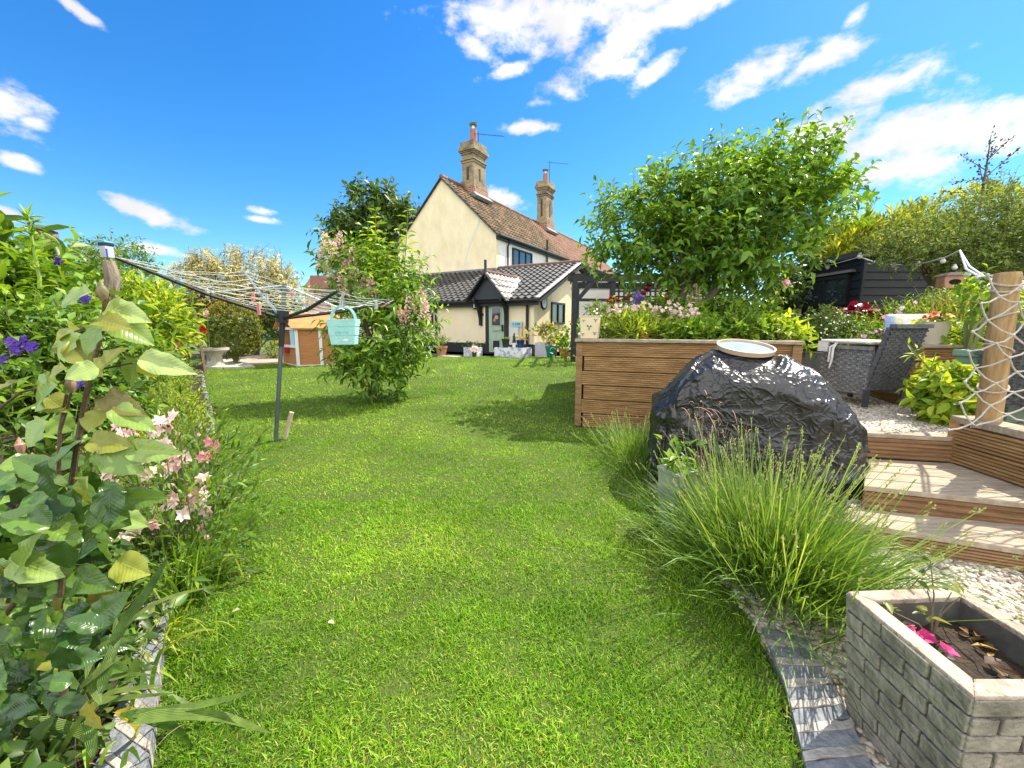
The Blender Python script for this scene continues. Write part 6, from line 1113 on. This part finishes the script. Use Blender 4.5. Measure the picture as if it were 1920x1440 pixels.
# bird box on a pole, weathered post with a box
q = W(88, 455, 3.9); t = thing('bird_box', 'weathered wooden bird box on a pole above the left hedge', 'bird box', (q[0], q[1], .05)); GW = M('grey_timber', (.16, .12, .09), (.34, .27, .21), 6, .9, .4, stretch=(5, 5, 1)); m = MB(); m.box(q, (.13, .13, .22), .5); m.build('box', GW, t); m = MB(); ca = np.array([math.cos(.5), math.sin(.5), 0]); cb = np.array([-math.sin(.5), math.cos(.5), 0]); m.prism([q + HZ * .10 - ca * .1 - cb * .11, q + HZ * .10 + ca * .1 - cb * .11, q + HZ * .15 + ca * .1 + cb * .1, q + HZ * .15 - ca * .1 + cb * .1], (0, 0, .018)); m.build('roof', M('dark_grey_board', (.07, .06, .055), (.13, .11, .1), 8, .9), t); m = MB(); m.prism([q - cb * .067 + HZ * .03 + ca * .02 * math.cos(a) + HZ * .02 * math.sin(a) for a in np.linspace(0, 6.28, 13)[:-1]], -cb * .004); m.build('entrance', MATS['hole'], t); m = MB(); m.tube([(q[0], q[1], .05), (q[0], q[1], q[2] - .1)], .03, 8); m.build('pole', GW, t)
q = W(203, 490, 3.05); t = thing('weathered_post', 'old grey split timber post rising from the left flower bed', 'post', (q[0], q[1], .05)); m = MB(); b = q; pts = [[b[0] - .02, b[1], .05], [b[0] + .01, b[1], .8], [b[0] + .03, b[1] + .02, 1.15], [b[0] - .02, b[1], q[2] - .25], [b[0] + .015, b[1], q[2] - .12], [q[0], q[1], q[2]]]; m.tube(pts, [.06, .05, .06, .042, .05, .036], 7); m.build('post', GW, t, smooth=True)
c = q + HZ * .065; t = thing('post_box', 'small white box with blue lid standing on the weathered post', 'box', q); m = MB(); m.box(c, (.062, .055, .085), -.25); m.build('box', M('lilac_white_plastic', (.48, .48, .56), rough=.4), t, bevel=.004); m = MB(); m.box(c + HZ * .052, (.066, .06, .018), -.25); m.build('black_band', PLB, t); m = MB(); m.box(c + HZ * .068, (.07, .064, .014), -.25); m.build('lid', M('sky_blue_plastic', (.05, .33, .62), rough=.35), t, bevel=.004); m = MB(); m.box(c + np.array([.020, -.026, -.01]), (.014, .01, .06), -.25); m.build('tab', M('deep_blue_plastic', (.02, .07, .42), rough=.35), t)

# ------------------------------------------------------------------ pots and planters by the cottage
ZP = ZB + .05
def pot(px, py, w, h, Y, mat, name, label, cat='pot', kind='round', z=ZP, rim=True):
    q = W(px, py, Y); q[2] = z; r = w / 2 * Y / FPX; hh = h * Y / FPX; t = thing(name, label, cat, q); m = MB()
    pr = [(r * .68, 0), (r * .94, hh * .82), (r * 1.02, hh * .83), (r * 1.02, hh), (r * .86, hh), (r * .8, hh * .7)] if rim else [(r, 0), (r, hh), (r * .9, hh), (r * .9, hh * .8)]
    (m.lathe(q, pr, 20) if kind == 'round' else m.sqpot(q, pr, -.52, 1, .6)); m.build('pot' if cat == 'pot' else 'box', mat, t, smooth=kind == 'round'); return t, q + HZ * hh, r
def potplant(t, q, r, n, L, mat, hgt=.3, tm=TM, Wd=.5, up=.5):
    P = q + np.stack([R.normal(0, r * .7, n), R.normal(0, r * .5, n), R.random(n) * hgt], 1); leafmesh('foliage', P, rsph(n) + [0, 0, up], np.tile([0, -.3, 1.], (n, 1)) + R.normal(0, .4, (n, 3)), L * R.uniform(.6, 1.2, n), L * Wd, tm, mat, t)
TC = M('terracotta', (.34, .14, .08), (.46, .22, .13), 6, .85); PATB = M('pattern_grey', (.36, .38, .46), (.66, .66, .70), 9, .6, lo=.42, hi=.56)
t, q, r = pot(828, 664, 22, 21, 12.6, TC, 'terracotta_pot', 'terracotta pot of spiky leaves below the cottage wall'); potplant(t, q, r, 40, .35, L_GREY, .15, TLANCE, .12, 1.2)
t, q, r = pot(887, 664, 30, 18, 12.75, PATB, 'patterned_planter', 'grey patterned square planter left of the green door', 'planter', 'sq', rim=False); potplant(t, q, r * .8, 120, .10, L_DARK, .14)
t, q, r = pot(889, 668, 9, 12, 12.35, M('green_glaze_dark', (.02, .06, .03), rough=.3), 'flower_pot', 'little dark pot of pink flowers before the patterned planter'); C = q + R.normal(0, 1, (12, 3)) * [.09, .06, .05] + HZ * .06; petals('flower', C, np.tile([0, -.7, .7], (12, 1)), .06, 6, F_PINK, t, tm=TM)
t, q, r = pot(962, 668, 60, 19, 12.45, M('pattern_blue_white', (.30, .34, .48), (.68, .68, .72), 7, .5, lo=.44, hi=.52), 'patterned_trough', 'long blue and white patterned trough right of the green door', 'planter', 'sq', rim=False)
zt_ = q[2]
t, q2, r = pot(948, 650, 15, 16, 12.45, M('black_green_glaze', (.015, .03, .02), rough=.3), 'black_pot', 'black pot of clipped green moss standing on the patterned trough', z=zt_); potplant(t, q2, r * .8, 70, .05, L_BRIGHT, .04)
t, q2, r = pot(976, 650, 16, 14, 12.4, M('navy_glaze', (.01, .025, .10), rough=.25), 'navy_pot', 'navy blue glazed pot with golden leaves on the patterned trough', z=zt_); potplant(t, q2, r, 40, .10, LM('amber_leaf', [(.28, .17, .03), (.42, .32, .06)]), .12)
t, q2, r = pot(964, 650, 8, 9, 12.35, WHT, 'white_pot', 'small white pot with an upright cactus on the patterned trough', z=zt_); m = MB(); m.tube([q2, q2 + HZ * .3], [.06, .02], 8); m.build('cactus', L_DARK, t)
t, q, r = pot(1020, 655, 29, 26, 12.95, M('pattern_pale_grey', (.42, .43, .46), (.62, .62, .64), 30, .6), 'grey_box_planter', 'tall pale grey square planter under the end wall clock', 'planter', 'sq', rim=False); potplant(t, q + HZ * .15, r * 1.5, 150, .20, LM('variegated_leaf', [(.10, .12, .02), (.22, .24, .04), (.36, .34, .10), (.62, .60, .42)], .5, .3), .42)
t, q, r = pot(1034, 668, 24, 23, 12.2, M('teal_glaze', (.005, .14, .12), (.01, .20, .17), 6, .12, spec=.8), 'teal_pot', 'big glossy teal glazed pot on a white saucer'); potplant(t, q, r * .9, 80, .16, MATS['variegated_leaf'], .34); m = MB(); m.lathe(W(1034, 668, 12.2) * [1, 1, 0] + HZ * (ZP - .005), [(.22, 0), (.28, .03), (.26, .03)], 20); m.build('saucer', WHT, t, smooth=True)
t, q, r = pot(1057, 669, 20, 18, 12.15, M('red_clay', (.33, .07, .03), (.42, .12, .06), 6, .7), 'clay_pot', 'red clay pot of broad green leaves beside the teal pot'); potplant(t, q, r, 45, .22, L_BRIGHT, .25, TM, .5, .9)
m = MB(); c = W(843, 669, 12.4); m.box((c[0], c[1], ZP + .03), (.7, .25, .06), -.5); o = m.build('stone_slab', CONC); tag(o, 'pale stone slab lying on the paving below the cottage wall', 'slab')
t = thing('boundary_plant', 'green plants growing at the foot of the pergola post', 'plant', (1.75, 11.2, .15)); P = np.array([1.75, 11.3, .2]) + R.normal(0, 1, (160, 3)) * [.28, .2, .0] + HZ * (R.random((160, 1)) * 1.1); leafmesh('foliage', P, rsph(160) + [0, 0, .4], np.tile([0, -.3, 1.], (160, 1)) + R.normal(0, .4, (160, 3)), .16, .08, TM, L_BRIGHT, t)

# ------------------------------------------------------------------ the left flower bed
def lb(name, label, cat, spots, mat, L, n, z=.05, **k): b = np.mean([s[:3] for s in spots], 0); return bush(name, label, cat, (b[0], b[1], z), spots, n, mat, L, nst=k.pop('nst', 6), **k)
lb('leafy_hedge', 'tall bright green leafy climber hedge at the left edge', 'hedge', [PB(5, 570, 2.6, 75, 70, .3), PB(85, 628, 2.7, 70, 36, .3), PB(-80, 530, 2.6, 80, 80, .4), PB(60, 670, 2.6, 110, 60, .3), PB(-40, 680, 2.5, 120, 90, .4), PB(170, 640, 3.2, 45, 40, .3), PB(0, 510, 2.8, 34, 34, .25)], LM('hedge_leaf', [(.02, .055, .01), (.055, .13, .014), (.11, .21, .02), (.20, .31, .04)], .4, .32, nscale=2.5), .13, 600, Wd=.05, tm=tmpl_leaf(4, 3, .15, .2), slen=.26, stem_r=.012, droop=.3, along=.7)
t = thing('tall_spurge', 'tall upright stem with a tuft of narrow leaves above the left hedge', 'plant', W(72, 640, 2.4)); m = MB(); a, e = W(74, 660, 2.4), W(52, 402, 2.4); m.tube([a, W(74, 520, 2.4), W(60, 450, 2.4), e], [.011, .010, .008, .006], 6); m.build('stem', M('lime_stem', (.2, .3, .05), (.28, .38, .08), 8, .6), t, smooth=True)
k = 120; f = R.random(k) ** .45; P = np.stack([np.interp(f, [0, .5, .8, 1], [p[i] for p in (a, W(74, 520, 2.4), W(60, 450, 2.4), e)]) for i in range(3)], 1); leafmesh('foliage', P, rsph(k) * [1, 1, .4] + [0, 0, .35], np.tile([0, 0, 1.], (k, 1)), R.uniform(.06, .12, k), .014, TLANCE, L_BRIGHT, t)
t, _ = lb('clematis', 'climbing clematis with purple flowers in the left hedge', 'climber', [PB(60, 660, 2.2, 90, 55, .2), PB(150, 640, 2.4, 50, 50, .2), PB(150, 730, 2.3, 60, 40, .2)], L_MID, .06, 300, Wd=.03, slen=.18)
C = [W(x, y, Y) for x, y, Y in ((22, 640, 1.95), (30, 655, 1.95), (58, 650, 1.95), (140, 660, 1.95), (152, 668, 1.95), (160, 560, 2.3), (40, 640, 1.95), (148, 715, 1.95), (8, 675, 1.95), (108, 490, 2.7))]
for c in C: petals('clematis_flower', [c, c], [[.2, -.9, .2], [0, -1, .4]], .032, 6, F_PURP, t, .15, .7, TM)
lb('bellflower_clump', 'mid green leafy clump below the weathered post behind the rose', 'plant', [PB(215, 690, 2.9, 55, 42, .3), PB(200, 760, 2.6, 50, 36, .25), PB(130, 760, 2.3, 60, 50, .25), PB(60, 800, 2.0, 70, 60, .25), PB(20, 720, 2.1, 60, 60, .25)], L_MID, .075, 420, Wd=.028, slen=.18)
lb('spurge_shrub', 'rounded lime green shrub in the middle of the left bed', 'shrub', [PB(275, 590, 5.4, 46, 36, .45), PB(285, 630, 5.3, 36, 30, .4), PB(235, 575, 5.6, 36, 30, .4), PB(250, 640, 5.2, 45, 36, .4)], L_LIME, .12, 420, Wd=.04, tm=TM, slen=.26, along=.9)
lb('dark_shrub', 'dark green shrub behind the weathered post', 'shrub', [PB(150, 580, 5, 80, 45, .5), PB(60, 600, 5, 90, 55, .5), PB(300, 615, 8, 34, 34, .5), PB(190, 560, 6, 50, 32, .5)], L_MID, .11, 520, Wd=.05, tm=TM, slen=.3)
lb('low_border_plant', 'low feathery lime green border plants along the lawn edge', 'plant', [(-2.95, 3.2, .16, .38, .36, .2), (-3.6, 4.0, .16, .38, .4, .22), (-2.72, 2.75, .16, .32, .3, .2), (-4.4, 4.9, .2, .45, .5, .24)], L_LIME, .055, 900, Wd=.014, tm=TLANCE, slen=.16, along=1.0, rmin=.3)
t, _ = lb('mixed_border_plant', 'mixed taller border plants with small orange flowers further along the bed', 'plant', [(-5.2, 5.6, .25, .45, .5, .28), (-6.1, 6.7, .3, .5, .5, .3), (-7.1, 8.0, .3, .5, .5, .28), (-5.9, 5.4, .4, .5, .5, .36), (-8.2, 9.0, .3, .5, .5, .25)], L_BRIGHT, .09, 800, Wd=.026, tm=TLANCE, slen=.26, along=.8)
C = np.array([W(R.normal(290, 25), R.normal(655, 10), 5.3) for _ in range(16)]); petals('orange_flower', C, np.tile([.2, -.8, .5], (16, 1)), .05, 6, LM('coral_petal', [(.6, .14, .08), (.7, .3, .2), (.75, .55, .5)], .6, .2, (1, 1, 1)), t)
t, _ = lb('back_border_shrub', 'tall green shrubs filling the back of the left bed', 'shrub', [(-5.6, 3.6, .55, .6, .6, .55), (-7.0, 5.2, .55, .7, .7, .6), (-8.5, 7.0, .55, .7, .8, .6), (-9.8, 8.8, .55, .7, .8, .55), (-4.6, 2.6, .6, .5, .5, .6)], L_MID, .13, 760, Wd=.06, tm=TM, slen=.32)
q = W(338, 632, 7.6); t = thing('pale_lily', 'pale peach lily flowers among the far border plants', 'flower', (q[0], 7.6, .2)); m = MB(); m.tube([(q[0], 7.6, .2), q], .01, 5); m.build('stem', STEM, t); petals('lily_flower', [q, q + [.05, 0, -.1], q + [-.06, 0, -.2]], [[0, -1, .4]] * 3, .13, 6, F_PINK, t, tm=TM)
q = W(384, 620, 9.6); t = thing('red_rose', 'red and pink rose blooms before the dark evergreen hedge', 'rose', (q[0], 9.6, .15)); m = MB()
for x, y in ((384, 620), (388, 588), (376, 612)): m.tube([(q[0] + R.normal(0, .1), 9.6, .15), W(x, y, 9.6)], .012, 5); petals('bloom', [W(x, y, 9.55)] * 2, [[0, -1, .3], [.3, -1, .5]], .09, 6, F_RED if y > 600 else F_HOT, t, .7, 1, TM)
m.build('stem', STEM, t); P = np.array([W(R.normal(382, 14), R.uniform(590, 655), 9.65) for _ in range(60)]); leafmesh('foliage', P, rsph(60), np.tile([0, -.4, 1.], (60, 1)), .12, .07, TM, L_DARK, t)
lb('low_hosta', 'low grey green leafy ground plants before the clipped shrub', 'plant', [(-5.9, 11.6, .22, .7, .3, .16), (-4.6, 12.1, .25, .6, .3, .2)], L_GREY, .14, 170, Wd=.07, tm=TM, slen=.14)
lb('golden_tuft', 'small golden tuft of foliage left of the playhouse', 'plant', [(W(513, 638, 11.8)[0], 11.8, .4, .24, .2, .2)], L_GOLD, .14, 50, Wd=.03, tm=TLANCE, slen=.15)

# lilies with pink flowers, nearer
F_ALST = LM('lily_petal', [(.74, .40, .38), (.82, .58, .52), (.85, .72, .64), (.84, .78, .70)], .6, .3, (1.1, 1, 1))
t, _ = lb('alstroemeria', 'clump of pink Peruvian lilies leaning over the lawn edge', 'flowers', [(-1.72, 1.95, .28, .28, .30, .27), (-1.98, 2.35, .28, .30, .28, .27), (-1.50, 1.72, .2, .20, .2, .2)], L_MID, .06, 330, Wd=.015, tm=TLANCE, slen=.2, along=1.2, twr=.002, nst=0)
fl = ((225, 798, 1.95), (243, 815, 1.95), (232, 812, 1.9), (300, 792, 2.0), (322, 832, 2.0), (336, 850, 1.95), (396, 828, 2.0), (384, 856, 1.95), (352, 858, 2.0), (310, 886, 1.85), (331, 932, 1.75), (366, 928, 1.8), (356, 958, 1.75), (300, 962, 1.7), (252, 966, 1.65), (242, 1002, 1.6), (296, 978, 1.65), (270, 868, 1.8), (213, 888, 1.7), (322, 800, 2.05), (376, 936, 1.8), (310, 838, 2.0), (262, 962, 1.65), (345, 965, 1.72), (288, 810, 2.0))
fl = fl + tuple((R.uniform(205, 398), R.uniform(780, 1000), R.uniform(1.62, 2.02)) for _ in range(12))
m = MB()
for x, y, Y in fl:
    c = W(x, y, Y); nrm = unit([R.normal(.1, .4), -.8, R.uniform(.1, .6)]); k = [c, c + R.normal(0, .022, 3)] if R.random() < .75 else [c]
    petals('bloom', k, np.tile(nrm, (len(k), 1)) + R.normal(0, .4, (len(k), 3)), R.uniform(.032, .046), 6, F_HOT if R.random() < .22 else F_ALST, t, .75, .62, TM)
    m.tube([c, c * .6 + np.array([c[0] - .05, c[1] + .06, .1]) * .4, [c[0] - .08, c[1] + .12, .04]], [.0028, .003, .0035], 4)
m.build('flower_stem', STEM, t)
P = np.array([W(R.uniform(200, 400), R.uniform(790, 1000), R.uniform(1.7, 2.1)) for _ in range(46)]); petals('bud', P, rsph(46) + [0, 0, .6], .018, 4, F_HOT, t, 1.6, .8)

# strap leaved clump and arching leaves over the edging
b = np.array([-1.48, 1.66, .02]); grasses('crocosmia', 'dense clump of narrow arching strap leaves at the lawn edge', b, 210, .42, .09, L_BRIGHT, .012, bend=(.2, .75), lean=(.16, -.05), ns=7, cat='plant')
b = np.array([-1.32, 1.32, .02]); grasses('montbretia', 'thin arching leaves hanging over the slate edging stones', b, 60, .34, .07, L_LIME, .011, bend=(.35, .9), lean=(.45, -.1), ns=7, cat='plant')
def strap(mb_list, pts, w, var):
    pts = np.array(pts, float); tt = np.linspace(0, 1, len(pts)); q = np.linspace(0, 1, 14); P = np.stack([np.interp(q, tt, pts[:, i]) for i in range(3)], 1)
    for _ in range(3): P[1:-1] = (P[:-2] + 2 * P[1:-1] + P[2:]) / 4
    mb_list.append((P, w, var))
def straps(name, L_, mat, par):
    V, lo, st, vr, uv = [], [], [], [], []
    for P, w, var in L_:
        T_ = np.gradient(P, axis=0); T_ = unit(T_); s = unit(np.cross(T_, HZ + np.array([.0, -.6, 0]))); n_ = len(P); q = np.linspace(0, 1, n_); ww = w * np.clip(np.minimum(q * 6 + .35, 1) * (1 - q ** 3.2) ** .8, .02, 1); k0 = len(V); nn = np.cross(s, T_); nn = nn * np.sign(nn[:, 2:3] + 1e-9)
        for i in range(n_): V += [P[i] - s[i] * ww[i] / 2 + nn[i] * ww[i] * .16, P[i], P[i] + s[i] * ww[i] / 2 + nn[i] * ww[i] * .16]; vr += [var] * 3
        for i in range(n_ - 1):
            for a in (0, 1): b_ = k0 + i * 3 + a; st.append(len(lo)); lo += [b_, b_ + 1, b_ + 4, b_ + 3]; uv += [(a / 2, q[i]), (a / 2 + .5, q[i]), (a / 2 + .5, q[i + 1]), (a / 2, q[i + 1])]
    return npmesh(name, np.array(V), lo, st, mat, par, np.array(vr), uv)
IRIS = LM('iris_leaf', [(.04, .10, .02), (.08, .17, .03), (.16, .25, .05), (.28, .34, .10), (.58, .50, .03)], .42, .25, nscale=30)
def ribs(mt):                                # fine parallel ribs along each strap leaf
    nt = mt.node_tree; N = nt.nodes; K = nt.links; uv = N.new('ShaderNodeUVMap'); w = N.new('ShaderNodeTexWave'); w.wave_type = 'BANDS'; w.bands_direction = 'X'; w.inputs['Scale'].default_value = 2.6; w.inputs['Distortion'].default_value = .6; K.new(uv.outputs[0], w.inputs['Vector'])
    bp = N.new('ShaderNodeBump'); bp.inputs['Strength'].default_value = .7; bp.inputs['Distance'].default_value = .003; K.new(w.outputs['Fac'], bp.inputs['Height']); K.new(bp.outputs[0], N['Principled BSDF'].inputs['Normal'])
ribs(IRIS)
S = []; Yb = .92
for pts, w, v in ((((225, 1340), (300, 1335), (400, 1318), (490, 1293)), .021, .42), (((240, 1352), (330, 1338), (420, 1342), (512, 1376)), .027, .5), (((235, 1340), (290, 1345), (330, 1370), (366, 1408)), .030, .18), (((215, 1335), (245, 1335), (262, 1360), (256, 1398)), .030, .98), (((20, 1385), (90, 1375), (150, 1395), (225, 1450)), .030, .4), (((30, 1350), (130, 1362), (200, 1395), (260, 1432)), .026, .42), (((210, 1210), (250, 1150), (285, 1100), (316, 1042)), .034, .3), (((235, 1175), (280, 1135), (340, 1112), (402, 1100)), .012, .6), (((190, 1300), (205, 1240), (222, 1200), (216, 1150)), .03, .35), (((190, 1320), (165, 1260), (180, 1215), (230, 1190)), .022, .45), (((150, 1290), (215, 1235), (240, 1230), (255, 1300)), .022, .55), (((100, 1440), (160, 1330), (200, 1310), (330, 1300)), .02, .5), (((175, 1420), (170, 1350), (150, 1300), (120, 1250)), .028, .3), (((60, 1440), (40, 1390), (30, 1350), (10, 1310)), .03, .35), (((160, 1360), (190, 1300), (260, 1290), (310, 1285)), .014, .6), (((130, 1330), (180, 1275), (240, 1262), (300, 1268)), .012, .55)):
    yy = np.linspace(Yb - .06, Yb + .06, len(pts)); strap(S, [W(px, py, y) for (px, py), y in zip(pts, yy)], w, v)
t = thing('iris_clump', 'broad ribbed iris leaves with yellowing tips reaching over the lawn', 'plant', (-1.1, .85, .03)); straps('leaf_blade', S, IRIS, t)
b = np.array([-1.22, .95, .02]); grasses('grassy_weed', 'thin dry grass blades between the edging stones and the iris', b, 90, .30, .10, F_STRAW, .004, bend=(.2, .8), lean=(.35, 0)); b = np.array([-1.35, 1.0, .02]); grasses('day_lily', 'strappy green leaves crowded under the rose bush', b, 120, .42, .16, L_BRIGHT, .018, bend=(.2, .8), lean=(.1, -.1), ns=6, cat='plant')

# near rose with big veined leaves
ROSE = LM('rose_leaf', [(.014, .042, .009), (.036, .088, .014), (.075, .145, .024), (.14, .22, .05), (.24, .31, .13)], .28, .14, (2.0, 1.6, .35), .55, veins=True)  # palest grey-green step puts the sky's sheen into the leaf colour
ROSEY = LM('young_rose_leaf', [(.11, .09, .03), (.17, .19, .035), (.26, .30, .05)], .32, .25, (1.6, 1.3, .5), .45, veins=True)
RSTEM = M('rose_stem', (.06, .035, .025), (.13, .085, .045), 30, .55, .3)
t = thing('rose_bush', 'near rose bush with big veined leaves and closed buds on dark stems', 'rose', (-1.02, .86, .03)); Yr = .86
m = MB()
for pts, r_ in ((((125, 985), (135, 900), (150, 800), (170, 700), (192, 620), (197, 560)), .0062), (((60, 1090), (95, 1000), (110, 900), (112, 810), (125, 740)), .005), (((165, 700), (200, 690), (250, 680)), .003), (((150, 780), (190, 745), (215, 742)), .003), (((28, 1100), (33, 980), (36, 880), (40, 848)), .0038), (((112, 860), (140, 835), (200, 830)), .003), (((-20, 780), (40, 735), (110, 720), (170, 690)), .003), (((-30, 1200), (60, 1090), (125, 985)), .007), (((120, 1300), (110, 1150), (125, 985)), .008), (((190, 600), (160, 615), (140, 622)), .0025), (((112, 810), (128, 760), (140, 700)), .003)): m.tube([W(x, y, Yr) for x, y in pts], [r_ * (1 - .4 * i / (len(pts) - 1)) for i in range(len(pts))], 7)
m.build('stem', RSTEM, t, smooth=True)
tops = [(172, 548, 98, 566, 34, .85, 0), (200, 575, 268, 592, 36, .92, 0), (203, 590, 284, 636, 42, .8, 0), (152, 618, 66, 656, 34, .6, 1), (190, 612, 150, 660, 30, .55, 0), (152, 626, 96, 668, 40, .8, 0), (258, 674, 228, 724, 44, .5, 0), (262, 670, 356, 692, 28, .95, 0), (268, 672, 285, 708, 24, .6, 1), (186, 692, 122, 704, 30, .85, 0), (124, 690, 74, 716, 26, .7, 1), (42, 714, -14, 724, 26, .3, 1), (108, 722, 40, 758, 60, .72, 0), (88, 745, 118, 765, 26, .5, 1), (197, 744, 252, 766, 22, .1, 1), (200, 752, 188, 765, 24, .5, 1), (214, 766, 282, 797, 28, .7, 0), (195, 770, 162, 800, 36, .5, 1), (90, 790, 36, 834, 50, .78, 0), (95, 784, 138, 806, 24, .7, 0), (190, 835, 138, 872, 56, .5, 0), (196, 832, 250, 880, 50, .62, 0), (248, 842, 316, 846, 30, .8, 0), (170, 825, 232, 832, 26, .55, 1), (128, 905, 44, 926, 34, .75, 0), (85, 925, 132, 905, 34, .7, 1), (182, 600, 232, 606, 24, .4, 1), (205, 565, 218, 580, 20, .95, 0), (185, 700, 205, 650, 26, .6, 1), (130, 640, 185, 690, 30, .45, 1), (230, 935, 288, 930, 34, .5, 0), (180, 950, 238, 985, 46, .45, 0), (60, 870, 0, 872, 30, .6, 0), (220, 1050, 270, 1075, 44, .9, 1), (100, 1030, 140, 1080, 60, .8, 0), (45, 1050, -10, 1085, 60, .8, 0), (40, 1080, 100, 1072, 30, .6, 0)]
P, D, U, LL, WW, VV, KK = [], [], [], [], [], [], []
for x0, y0, x1, y1, w, v, kd in tops:
    Y0 = Yr + R.normal(0, .03); a = W(x0, y0, Y0); b = W(x1, y1, Y0 - R.uniform(-.02, .05)); P.append(a); D.append(b - a); LL.append(np.linalg.norm(b - a) * 1.04); WW.append(max(w, 34) * Y0 / FPX * 1.35); U.append([R.normal(0, .25), -.75, R.uniform(.35, .9)]); VV.append(v); KK.append(kd)
for _ in range(270):                       # lower leaves, bigger and darker
    x, y = R.uniform(-60, 255), R.uniform(860, 1330)
    if x > 225 - (y - 860) * .10: continue
    Y0 = R.uniform(.70, 1.05); a = W(x, y, Y0); an = R.uniform(0, 6.28); P.append(a); D.append([math.cos(an), R.normal(-.1, .35), math.sin(an) * .7 - .25]); LL.append(R.uniform(.045, .092)); WW.append(LL[-1] * R.uniform(.58, .78)); U.append([R.normal(0, .4), -.6, R.uniform(.3, 1.1)]); VV.append(np.clip(R.normal(.38, .28) - (y - 900) / 1800, 0, 1)); KK.append(1 if R.random() < .03 else 0)
P, D, U, LL, WW, VV, KK = map(np.array, (P, D, U, LL, WW, VV, KK)); TR_ = tmpl_leaf(11, 7, .14, .26, .70)
tv_ = TR_[0].copy(); tv_[:, 2] += .035 * np.sin(tv_[:, 1] * 15) * np.abs(tv_[:, 0]) * 2 - .10 * np.abs(tv_[:, 0] * 2) ** 2.5 * (tv_[:, 1] > .2); tv_[:, 0] *= 1 + .04 * np.sin(tv_[:, 1] * 40); tv_[:, 0] += .05 * np.sin(tv_[:, 1] * 3); TR_ = (tv_, TR_[1])
for kd, mt, nm in ((0, ROSE, 'foliage'), (1, ROSEY, 'young_foliage')): k = KK == kd; leafmesh(nm, P[k], D[k], U[k], LL[k], WW[k], TR_, mt, t, VV[k])
for x, y, s in ((192, 548, .72), (133, 722, .66), (38, 838, .62)):
    c = W(x, y, Yr); m = MB(); m.lathe(c - HZ * .026 * s, [(.004, 0), (.012 * s, .010), (.0145 * s, .022), (.011 * s, .040 * s), (.004 * s, .056 * s), (.001, .062 * s)], 12); m.build('bud', M('rose_bud', (.10, .13, .04), (.40, .20, .15), 50, .5, stretch=(1, 1, .4)), t, smooth=True)
    leafmesh('sepal', np.tile(c - HZ * .026 * s, (5, 1)), [[math.cos(a) * .35, math.sin(a) * .35, 1] for a in np.linspace(0, 5, 5)], [[math.cos(a), math.sin(a), 0.2] for a in np.linspace(0, 5, 5)], .05 * s, .016 * s, TM, L_MID, t)
lb('ground_cover_plant', 'dark low leafy ground cover under the near rose and iris', 'plant', [(-1.35, .95, .10, .18, .25, .10), (-1.55, 1.25, .12, .22, .25, .12), (-1.25, .72, .10, .12, .2, .10), (-1.85, 1.5, .15, .3, .3, .15)], L_DARK, .05, 420, Wd=.03, tm=TM, slen=.10, nst=3)
# fallen petals on the lawn
P = np.array([G(x, y, .03) for x, y in ((390, 1025), (368, 1098), (350, 1148), (450, 1142), (615, 1165))]); o = leafmesh('fallen_petals', P, rsph(len(P)) * [1, 1, .2], np.tile([0, 0, 1.], (len(P), 1)), .03, .02, TM, LM('dry_petal', [(.42, .30, .22), (.5, .4, .3), (.36, .26, .18)], .8, .1, (1, 1, 1))); o['kind'] = 'stuff'; tag(o, 'scattered dry fallen petals on the lawn', 'petals')
